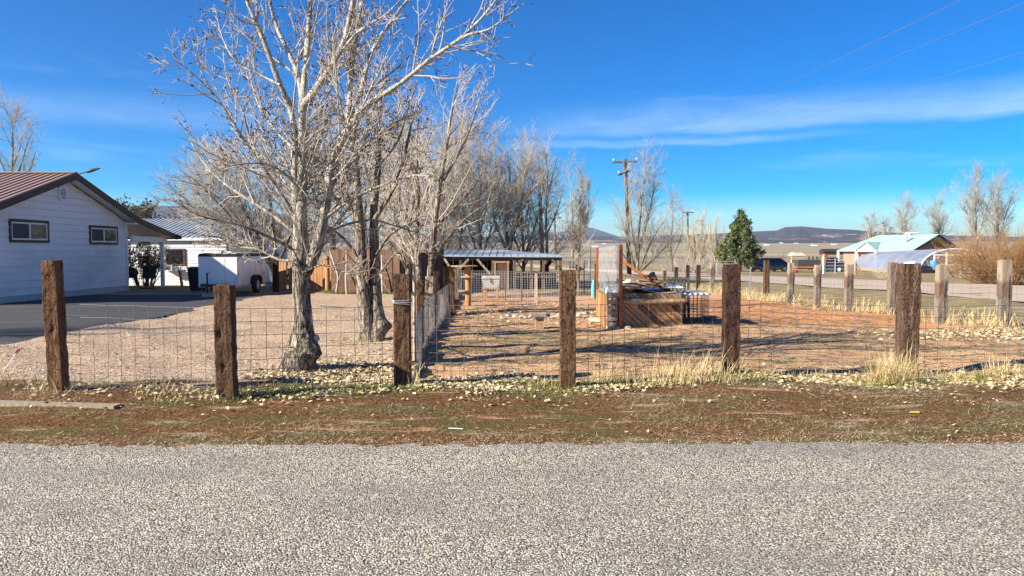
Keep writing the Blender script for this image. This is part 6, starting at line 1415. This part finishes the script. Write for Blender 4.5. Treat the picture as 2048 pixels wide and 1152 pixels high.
# dormer gable, left
dg=LE+rd*6.2; mb=MB(); nvec=-wd; a_=dg-rd*1.6+nvec*.25; b_=dg+rd*1.6+nvec*.25; pk_=dg+nvec*.25+Vector((0,0,1.15)); inn_=dg+wd*3.2+Vector((0,0,1.15))
mb.slab([a_,pk_,inn_],(0,0,.1)); mb.slab([pk_,b_,inn_],(0,0,.1)); mb.build('dormer_roof',MAT['roof_green'],gh)
mb=MB(); mb.slab([a_-nvec*.3+Vector((0,0,-.05)),b_-nvec*.3+Vector((0,0,-.05)),pk_-nvec*.3+Vector((0,0,-.12))],tuple(nvec*.1)); mb.build('dormer_gable',MAT['cream'],gh)
mb=MB(); 
for p in (dg-rd*1.4+nvec*.1,dg+rd*1.4+nvec*.1,LB+wd*.3): mb=MB(); mb.box((p.x,p.y,(zev+zg_)/2),(.22,.22,zev-zg_)); mb.build('porch_post',MAT['white2'],gh)
q=P(1826,472,98.); zz=P(1826,470,98).z; mb=MB(); mb.box((q.x+.1,98.5,zz-.15),(1.15,1.,1.05)); ck=mb.build('cooler',MAT['chest'],gh); mb=MB(); 
for k in range(6): mb.box((q.x+.1,97.98,zz-.5+.13*k),(.95,.03,.07))
mb.build('louvre',MAT['screen'],ck)
q=P(1812,478,96.); mb=MB(); mb.tube([(q.x,96,P(1812,481,96).z-.3),(q.x,96,P(1812,468,96).z)],.16,10); mb.tube([(q.x,96,P(1812,468,96).z),(q.x,96,P(1812,466,96).z)],.22,10); mb.build('roof_vent',MAT['galv'],gh)
# ---------------------------------------------------------------- utility poles and wires
def pole(label,pb,ptop,d,lean,arms,group='timber utility poles'):
    x=P(pb,545,d).x; z=Z(x,d); top=P(ptop[0],ptop[1],d); o=thing('utility_pole',label,'utility pole',(x,d,z),group)
    mb=MB(); mb.tube([(x,d,z-.3),(x*.5+top.x*.5,d,(z+top.z)/2),(top.x,d,top.z)],[.19,.155,.12],10); mb.build('pole',MAT['creosote'],o); ends=[]
    for (xa,ya,xb,yb,dd) in arms:
        A=P(xa,ya,d-.2-dd);B=P(xb,yb,d-.2+dd); mb=MB(); mb.beam(A,B,.1,.13); c_=mb.build('crossarm',MAT['creosote'],o)
        for q in (A.lerp(B,.03),A.lerp(B,.97)): mb=MB(); mb.lathe((q.x,q.y,q.z+.06),[(.02,0),(.02,.1),(.07,.12),(.085,.17),(.06,.22),(.03,.24)],10); ends.append(Vector((q.x,q.y,q.z+.25))); mb.build('insulator',MAT['insul'],c_)
        mb=MB(); m_=A.lerp(B,.5); px=Vector((m_.x,d-.15,m_.z-.75)); mb.beam(A.lerp(B,.28)+Vector((0,-.06,-.05)),px,.03,.04); mb.beam(A.lerp(B,.72)+Vector((0,-.06,-.05)),px,.03,.04); mb.build('brace',MAT['galv'],c_)
    return o,ends
d=60.; up,ue=pole('tall leaning timber utility pole with crossarm, before the widest fan-shaped tree',1259,(1251,318),d,0,[(1226,325,1275,323,.0),(1237,350,1259,341,1.0)])
fp1,fe1=pole('far utility pole with flat crossarm left of the pale straw coloured trees',1376,(1375,423),100.,0,[(1364,425,1388,425,0)])
fp2,fe2=pole('far utility pole with short crossarm between shelter trees and columnar poplar',1112,(1109,426),92.,0,[(1100,437,1122,435,0)])
def wire(a,b,sag,label,group='overhead power wires',r=.0065,n=40):
    a=Vector(a);b=Vector(b); t=np.linspace(0,1,n); pts=[a.lerp(b,float(u))-Vector((0,0,sag*4*u*(1-u))) for u in t]; mb=MB(); mb.tube([tuple(p) for p in pts],r,4)
    return tag(mb.build('power_wire',MAT['cable'],None,tuple(a)),label,'power wire',group)
nl,nr_=P(1840,0,19.),P(1975,0,21.)
def extend(a,b,y): return a+(b-a)*((y-a.y)/(b.y-a.y))
wire(ue[0],extend(ue[0],nl,-12),.5,'upper power wire from the leaning pole to the top edge of the sky')
wire(ue[1],extend(ue[1],nr_,-12),.5,'middle power wire from the leaning pole to the top edge of the sky')
wire(ue[3],extend(ue[3],P(2048,85,25.),-6),.3,'lowest and faintest power wire crossing toward the right edge')
wire(ue[0],fe2[0],.8,'upper power wire between the leaning pole and the short-armed far pole'); wire(ue[2],fe2[1],.8,'lower power wire between the leaning pole and the short-armed far pole')
wire(up.location+Vector((-.1,0,P(1253,369,60).z-up.location.z)),P(1100,400,90),.8,'low service wire leaving the leaning pole toward the shelter trees')
# ---------------------------------------------------------------- far valley farms
g=np.random.default_rng(12)
def farm(x,y,label,mat,L=14,W=8,H=3.2):
    z=Z(x,y); mb=MB(); o=thing('farm_house',label,'house',(x,y,z),'distant farm houses on the valley floor')
    mb.box((x,y,z+H/2-.3),(L,W,H+.6)); mb.build('wall',MAT[mat],o); mb=MB(); mb.slab([(x-L/2-.3,y-W/2-.4,z+H),(x-L/2-.3,y+W/2+.4,z+H),(x-L/2-.3,y,z+H+W*.28)],(L+.6,0,0)); mb.build('roof',MAT['trim'] if L>15 else MAT['roof_grey'],o)
for k,(px,d,m,lab) in enumerate(((1533,900,'white2','tiny white farm house far behind the plum shrub'),(1562,1400,'white2','tiny white farm house far off, left of the picket panel'),(1592,1200,'cream','tiny cream farm house far off above the picket panel'),
    (1628,800,'white2','tiny white farm house far off just left of the orange hoist'),(1668,950,'white2','tiny white farm house far off between hoist and hoop house'),(1675,420,'tie_dark','long dark farm shed far off left of the hoop house'),(1610,1700,'white2','faintest white farm house in the middle of the valley'),
    (1190,700,'white2','tiny white farm house far off left of the orange frame posts'),(1172,900,'cream','tiny cream farm house far off right of the columnar poplar'),(1208,1300,'white2','tiny white farm house far off behind the cloudy screen'),(1650,1500,'cream','tiny cream farm house far off above the orange hoist'))):
    q=P(px,505,d); d=d if d<500 else d*1.9; q=P(px,505,d); farm(q.x,d,lab,m,L=18 if d<500 else 11,W=6,H=1.6 if d<500 else 2.4)
# ---------------------------------------------------------------- grass, leaves, small things
def blades(mb,p,d,L,W,bend,m=0,K=4):
    "bent ribbons"
    N=len(p); side=nrm(np.cross(d,np.array([0,0,1.]))+1e-6); out=nrm(np.stack([d[:,0],d[:,1],np.zeros(N)],-1)+1e-6)
    pts=[p]; dd=d.copy()
    for k in range(K-1):
        dd=nrm(dd+out*bend[:,None]+np.array([0,0,-1])*bend[:,None]*.8); pts.append(pts[-1]+dd*(L/(K-1))[:,None])
    pts=np.stack(pts,1); wv=(W[:,None]*np.array([1,.85,.6,.1])[:K][None,:])[:,:,None]*side[:,None,:]
    v=np.concatenate([(pts-wv)[:,:,None],(pts+wv)[:,:,None]],2).reshape(-1,3)
    b=np.arange(N)[:,None]*K*2; k=np.arange(K-1)[None,:]*2; f=np.stack([b+k,b+k+1,b+k+3,b+k+2],-1).reshape(-1,4); mb.add(v,f,m)
def tuft_dirs(g,N,spread):
    a=g.uniform(0,6.283,N); s=np.abs(g.normal(0,spread,N))+(2.2 if spread>2 else 0); return nrm(np.stack([np.cos(a)*s,np.sin(a)*s,np.ones(N)],-1))
def tuft(label,px,py,n,r,hh,seed,mat='straw',spread=.35,group='dry grass tufts along the front fence',at=None):
    g=np.random.default_rng(seed); q=G(px,py) if at is None else Vector((*at,Z(*at))); mb=MB(); a=g.uniform(0,6.28,n); rr=r*np.sqrt(g.random(n)); x=q.x+np.cos(a)*rr*1.3; y=q.y+np.sin(a)*rr*.7
    p=np.stack([x,y,gz(x,y)-.01],-1); d=tuft_dirs(g,n,spread); blades(mb,p,d,hh*g.uniform(.4,1.05,n),g.uniform(.0016,.0032,n),g.uniform(.05,.4,n))
    return tag(mb.build('grass_tuft',MAT[mat],None,q),label,'grass tuft',group)
tuft('densest dry grass tuft, at the left foot of the widest front post',1785,768,700,.2,.52,1,spread=.42)
tuft('tall dry grass tuft on the right, halfway between the widest post and the edge',1990,752,170,.12,.34,2,spread=.22)
tuft('loose dry grass tuft just right of the cracked front post',1212,768,110,.14,.42,3,spread=.3)
tuft('wispy dry grass tuft in the middle of the span before the compost bin',1312,770,170,.26,.48,4,spread=.35)
tuft('feathery dry grass tuft nearest the left of the dark smooth post',1385,766,170,.2,.5,5,spread=.3)
tuft('dry grass tuft wrapped round the foot of the dark smooth post',1438,764,150,.2,.5,6,spread=.35)
tuft('short dry weeds round the foot of the tallest left post',112,782,120,.16,.24,7,spread=.5)
tuft('brown weedy tangle left of the shorter front post',375,792,240,.42,.2,8,spread=.9)
tuft('short dry grass tuft at the right edge before the far mesh',2040,750,120,.16,.25,9,spread=.4)
tuft('single bent dry stalks in front of the corner post',828,776,12,.08,.6,10,spread=.35)
tuft('pale dry grass tuft beside the green clump right of the corner post',1075,776,90,.16,.22,11,spread=.5)
tuft('dry grass skirt round the biggest cottonwood trunk',585,742,180,.42,.16,12,spread=.7,group='dry grass at the tree feet')
tuft('dry grass skirt round the twin trunk',735,684,140,.4,.14,13,spread=.7,group='dry grass at the tree feet')
g=np.random.default_rng(5)
def clump_noise(x,y,s,seed): 
    return np.array([mnoise.noise(Vector((a*s,b*s,seed))) for a,b in zip(x,y)])
def scatter_blades(name,N,xr,yr,hh,mat,keep,spread=.6,W=(.0014,.0028),seed=0,label=None):
    g=np.random.default_rng(seed); x=g.uniform(*xr,N); y=g.uniform(*yr,N); k=keep(x,y,g); x=x[k];y=y[k]; n=len(x)
    fl=spread>2; p=np.stack([x,y,gz(x,y)+(.008 if fl else -.004)],-1); mb=MB(); blades(mb,p,tuft_dirs(g,n,spread),hh*g.uniform(.4,1.2,n),g.uniform(*W,n),g.uniform(0,.12,n) if fl else g.uniform(.05,.5,n),K=3)
    o=mb.build(name,MAT[mat],None,(0,0,0)); o['kind']='stuff'; o['label']=label or name; o['category']='grass'; return o
fy=lambda x:np.interp(x,[-5.2,-3.,-1.2,.6,2.7,4.8,7],[8.3,7.95,8.5,8.4,9.2,9.0,9.1])
# moss-like ground cover on the verge
def k1(x,y,g): return (clump_noise(x,y*2.6,1.1,3)+g.normal(0,.22,len(x))>-.05)&(y<fy(x)-.15+g.normal(0,.1,len(x)))
scatter_blades('verge_ground_cover',60000,(-7.5,9.),(5.8,8.9),.02,'moss',k1,1.1,(.0016,.004),1,'low rusty ground cover along the road verge')
def k2(x,y,g):
    dx=np.abs(y-(fy(x)-.28)); return (dx<.34+.2*g.random(len(x)))&(clump_noise(x,y,1.3,8)+.25*(x<1.2)-1.1*(x<-2.9)+g.normal(0,.15,len(x))>.0)
scatter_blades('green_grass',70000,(-6.,7.5),(7.2,9.1),.075,'grassg',k2,.7,(.0016,.003),2,'short green grass along the foot of the front fence')
def k3(x,y,g): return (clump_noise(x,y*1.8,1.,14)+.3*(x>1.0)+.35*(y<6.2)+g.normal(0,.2,len(x))>.2)&(y<fy(x)+.1)
scatter_blades('dry_verge_grass',80000,(-7.5,9.),(5.85,9.2),.06,'straw_dull',k3,2.6,(.0008,.0017),3,'flattened dry grass strewn over the verge')
def k4(x,y,g): return (np.abs(y-fy(x)+.02)<.28)&(x>.5)&(clump_noise(x,y,1.6,24)+g.normal(0,.2,len(x))>.16)
scatter_blades('fence_foot_grass',12000,(.5,8.),(8.1,9.6),.17,'straw',k4,.5,(.0014,.0026),4,'thin dry grass standing along the right part of the front fence')
def k5(x,y,g):
    fx=np.interp(y,[14,15,17.5,21,25,30],[10.2,9.4,8.8,7.8,7.6,7.3]); return (np.abs(x-fx-.25)<.7)&(clump_noise(x,y,.8,34)+g.normal(0,.2,len(x))>-.05)
scatter_blades('far_fence_grass',30000,(6.5,11.5),(13.5,30),.3,'straw',k5,.45,(.003,.006),5,'dry grass standing along the far fence')
def k6(x,y,g): return (clump_noise(x*.6,y*1.6,.9,44)+g.normal(0,.25,len(x))>.02)&(x>sidex(y)+.4)
scatter_blades('pen_grass',60000,(-1.6,9.),(9.4,20),.03,'grassg',k6,1.1,(.003,.006),6,'thin green grass patches on the red pen soil')
def k7(x,y,g): return (clump_noise(x,y,.9,54)+g.normal(0,.2,len(x))>-.2)&(np.abs(y-(26.3-.4*(x+4)))<.8)
scatter_blades('shed_foot_grass',16000,(-7.,-3.),(24.5,28.5),.12,'grassg',k7,.8,(.004,.008),7,'green grass strip in front of the plank walls')
def k8(x,y,g): return (np.abs(y-fy(x)+.12)<.36)&(clump_noise(x,y,1.5,64)+g.normal(0,.2,len(x))>-.02)
scatter_blades('dead_weeds',15000,(-6.5,-1.6),(7.3,8.9),.11,'weed',k8,1.0,(.0012,.0026),8,'brown dead weeds along the left part of the front fence')
# fallen cottonwood leaves: cupped four-face leaves
def leaves(name,x,y,g,size,label,lift=.012):
    n=len(x); c=np.stack([x,y,gz(x,y)+lift+g.random(n)*.02],-1)
    nv=nrm(np.stack([g.normal(0,.38,n),g.normal(0,.38,n),np.ones(n)],-1)); a=g.normal(size=(n,3)); u=nrm(a-(a*nv).sum(1,keepdims=True)*nv); w_=np.cross(nv,u); s=(size*g.uniform(.3,1.1,n))[:,None]; cup=(g.uniform(-.15,.3,n))[:,None]*s
    P8=[c-u*s*.5, c-u*s*.15+w_*s*.42+nv*cup, c+u*s*.2+w_*s*.3+nv*cup*.8, c+u*s*.6+nv*cup*.3, c+u*s*.2-w_*s*.3+nv*cup*.8, c-u*s*.15-w_*s*.42+nv*cup, c]
    v=np.stack(P8,1).reshape(-1,3); b=np.arange(n)[:,None]*7
    f=np.concatenate([b+np.array([[0,6,1,1]])[:,:3],b+np.array([[1,6,2]]),b+np.array([[2,6,3]]),b+np.array([[3,6,4]]),b+np.array([[4,6,5]]),b+np.array([[5,6,0]])])
    mb=MB(); mb.add(v,f); o=mb.build(name,MAT['leaf'],None,(0,0,0)); o['kind']='stuff'; o['label']=label; o['category']='leaf litter'; return o
g=np.random.default_rng(77)
N=24000; x=g.uniform(-6.5,8.5,N); y=fy(x)-.34+g.normal(0,.33,N)
den=np.interp(x,[-6.5,-4.5,-3,-1.5,-.5,3,8.5],[.1,.16,.24,.5,.8,.75,.8])*np.clip(.5+1.3*clump_noise(x,y,1.4,61),.05,1)
k=(g.random(N)<den)&(y>6.2); leaves('fallen_leaves',x[k],y[k],g,.052,'pale fallen leaves banked along the front fence')
N=3200; x=g.uniform(-7,9,N); y=g.uniform(6.15,8.2,N); k=g.random(N)<.16+.3*(y>7.2); leaves('verge_leaves',x[k],y[k],g,.036,'scattered pale leaves on the road verge')
N=5200; x=g.uniform(-3.2,-1.15,N); y=8.6+np.abs(g.normal(0,1.1,N)); k=(g.random(N)<np.clip(1-(y-8.6)/3.4,0,1)*np.interp(x,[-3.2,-2.4,-1.2],[.25,.8,1.])); leaves('corner_leaves',x[k],y[k],g,.065,'thick leaf drift left of the corner post')
N=1700; x=g.uniform(-1.1,.3,N); y=8.45+np.abs(g.normal(0,.28,N)); k=g.random(N)<.6; leaves('pen_corner_leaves',x[k],y[k],g,.065,'leaf drift in the shaded pen corner')
N=3000; x=g.uniform(6.,11.,N); y=13.6+g.normal(0,.5,N)+.12*(x-8); k=g.random(N)<np.interp(x,[6,8,11],[.1,.8,1.]); leaves('far_fence_leaves',x[k],y[k],g,.075,'pale leaves drifted at the far right fence corner')
N=700; x=g.uniform(-8,-1.5,N); y=g.uniform(8.7,14,N); k=clump_noise(x,y,.8,71)>.25; leaves('yard_leaves',x[k],y[k],g,.06,'scattered leaves in the gravel yard')
N=2600; x=g.uniform(-1.2,3.6,N); y=g.uniform(15.5,22,N); k=clump_noise(x*.6,y*1.5,.9,81)>.05; leaves('pen_litter',x[k],y[k],g,.06,'leaf litter strewn over the inner pen')
# loose stones of the yard and road edge
def pebbles(name,x,y,g,size,mat,label):
    n=len(x); base=np.array([[1,0,0],[0,1,0],[-1,0,0],[0,-1,0],[0,0,.8],[0,0,-.8]],float); fc=np.array([[0,1,4],[1,2,4],[2,3,4],[3,0,4],[1,0,5],[2,1,5],[3,2,5],[0,3,5]])
    s=size*g.uniform(.5,1.4,(n,1,1)); v=base[None]*s*g.uniform(.7,1.3,(n,6,1)); a=g.uniform(0,6.28,n); ca,sa=np.cos(a),np.sin(a); v=np.stack([v[...,0]*ca[:,None]-v[...,1]*sa[:,None],v[...,0]*sa[:,None]+v[...,1]*ca[:,None],v[...,2]*.7],-1)
    v+=np.stack([x,y,gz(x,y)+size*.25],-1)[:,None]; mb=MB(); mb.add(v.reshape(-1,3),(np.arange(n)[:,None,None]*6+fc[None]).reshape(-1,3)); o=mb.build(name,MAT[mat],None,(0,0,0)); o['kind']='stuff'; o['label']=label; o['category']='gravel'; return o
N=9000; x=g.uniform(-8.4,-1.9,N); y=8.8+9*g.random(N)**1.5; pebbles('yard_gravel',x,y,g,.012,'stone','pinkish gravel of the yard')
N=5000; x=g.uniform(-6,6.5,N); y=5.95+g.normal(0,.16,N); pebbles('road_edge_gravel',x,y,g,.006,'stone','loose chips along the road edge')
def litter(name,x,y,g,L,r,mat,label):
    n=len(x); a=g.uniform(0,6.28,n); l=L*g.uniform(.4,1.4,n); d=np.stack([np.cos(a)*l,np.sin(a)*l,g.normal(0,.02,n)],-1); p=np.stack([x,y,gz(x,y)+r],-1); mb=MB()
    m_=p+d*.5+g.normal(size=(n,3))*l[:,None]*.08*np.array([1,1,.1]); add_tubes(mb,(np.stack([p,m_,p+d],1),np.full((n,3),r)),4); o=mb.build(name,MAT[mat],None,(0,0,0)); o['kind']='stuff'; o['label']=label; o['category']='twigs'
N=1500; x=g.uniform(-8.2,-1.6,N); y=8.7+12*g.random(N)**1.4; litter('yard_twigs',x,y,g,.13,.003,'twig_b','small twigs strewn over the gravel yard')
N=3200; x=g.uniform(-1.,8.5,N); y=g.uniform(9.2,20,N); litter('pen_twigs',x,y,g,.2,.004,'bark_d','small twigs strewn over the red pen soil')
N=900; x=g.uniform(-6.5,8.,N); y=g.uniform(6.1,8.8,N); litter('verge_twigs',x,y,g,.07,.0015,'straw_dull','broken dry stalks strewn over the verge')
N=1800; x=g.uniform(-8.2,-1.4,N); y=g.uniform(8.9,18,N); k=clump_noise(x,y*1.6,1.1,91)>.22; leaves('yard_leaf_piles',x[k],y[k],g,.05,'dark leaf clusters in the gravel yard')
# small things lying about
A=G(2,743); B=P(42,693,A.y-.0); ar=thing('arrow','white arrow with red fletching stuck slanting in the gravel at the far left','arrow',A); mb=MB(); mb.tube([A-Vector((0,0,.04)),B],.0045,6); mb.build('shaft',MAT['white2'],ar)
mb=MB(); dv=(B-A).normalized(); n1_=Vector((0,1,0)).cross(dv).normalized()
for k in range(3):
    nv=(Matrix.Rotation(k*2.094+.3,3,dv)@n1_); s0=B-dv*.015; mb.slab([s0,s0-dv*.03+nv*.022,s0-dv*.09+nv*.02,s0-dv*.1],tuple(dv.cross(nv)*.002))
mb.build('fletching',MAT['red'],ar)
a=G(-30,810);b=G(235,815); mb=MB(); mb.beam(Vector((a.x,a.y,a.z+.0)),Vector((b.x,b.y,b.z-.015)),.12,.08); tag(mb.build('landscape_timber',MAT['grey_board'],None,a),'weathered landscape timber lying on the verge at the far left','timber')
a=G(478,748);b=G(800,700); mb=MB(); a=G(500,770); b=G(380,778); mb.beam(Vector((a.x,a.y,a.z+.02)),Vector((b.x,b.y,b.z+.02)),.12,.06); tag(mb.build('landscape_timber',MAT['grey_board'],None,a),'half-buried timber behind the shorter front post','timber')
a=G(897,859);b=G(926,861); mb=MB(); mb.tube([Vector((a.x,a.y,a.z+.012)),Vector((b.x,b.y,b.z+.014))],.004,6); tag(mb.build('white_stick',MAT['white2'],None,a),'thin white stick lying on the rusty verge below the corner post','stick')
q=G(1829,827); mb=MB(); mb.slab([(q.x-.05,q.y,q.z+.006),(q.x+.04,q.y-.015,q.z+.008),(q.x+.045,q.y+.01,q.z+.016),(q.x-.03,q.y+.015,q.z+.014)],(0,0,.006)); tag(mb.build('yellow_scrap',MAT['yellow'],None,q),'yellow plastic scrap in the grass below the widest front post','scrap')
q=G(640,612); b=G(690,616); mb=MB(); mb.tube([(q.x,q.y,q.z+.03),(b.x,b.y,b.z+.03)],[.03,.02],6); tag(mb.build('fallen_branch',MAT['twig_g'],None,q),'fallen branch on the gravel right of the biggest trunk','branch')
for k,(px,py) in enumerate(((1375,580),)): pass
# ---------------------------------------------------------------- haze
hb=bpy.data.meshes.new('haze'); o=13500.; lo,hi=-4.,430.
import bmesh
bm=bmesh.new(); bmesh.ops.create_cube(bm,size=1.); bm.to_mesh(hb); bm.free()
hz_=bpy.data.objects.new('haze',hb); COL.objects.link(hz_); hz_.scale=(27000,27000,hi-lo); hz_.location=(0,0,(hi+lo)/2); hz_['kind']='stuff'; hz_['label']='thin blue air over the valley'; hz_['category']='haze'
m=bpy.data.materials.new('haze_air'); m.use_nodes=True; t=m.node_tree
for n in list(t.nodes): t.nodes.remove(n)
pv=nn(t,'VolumePrincipled',{'Color':(.55,.7,1.,1),'Density':.000062,'Anisotropy':.2}); om=nn(t,'OutputMaterial'); t.links.new(pv.outputs[0],om.inputs['Volume']); hb.materials.append(m)
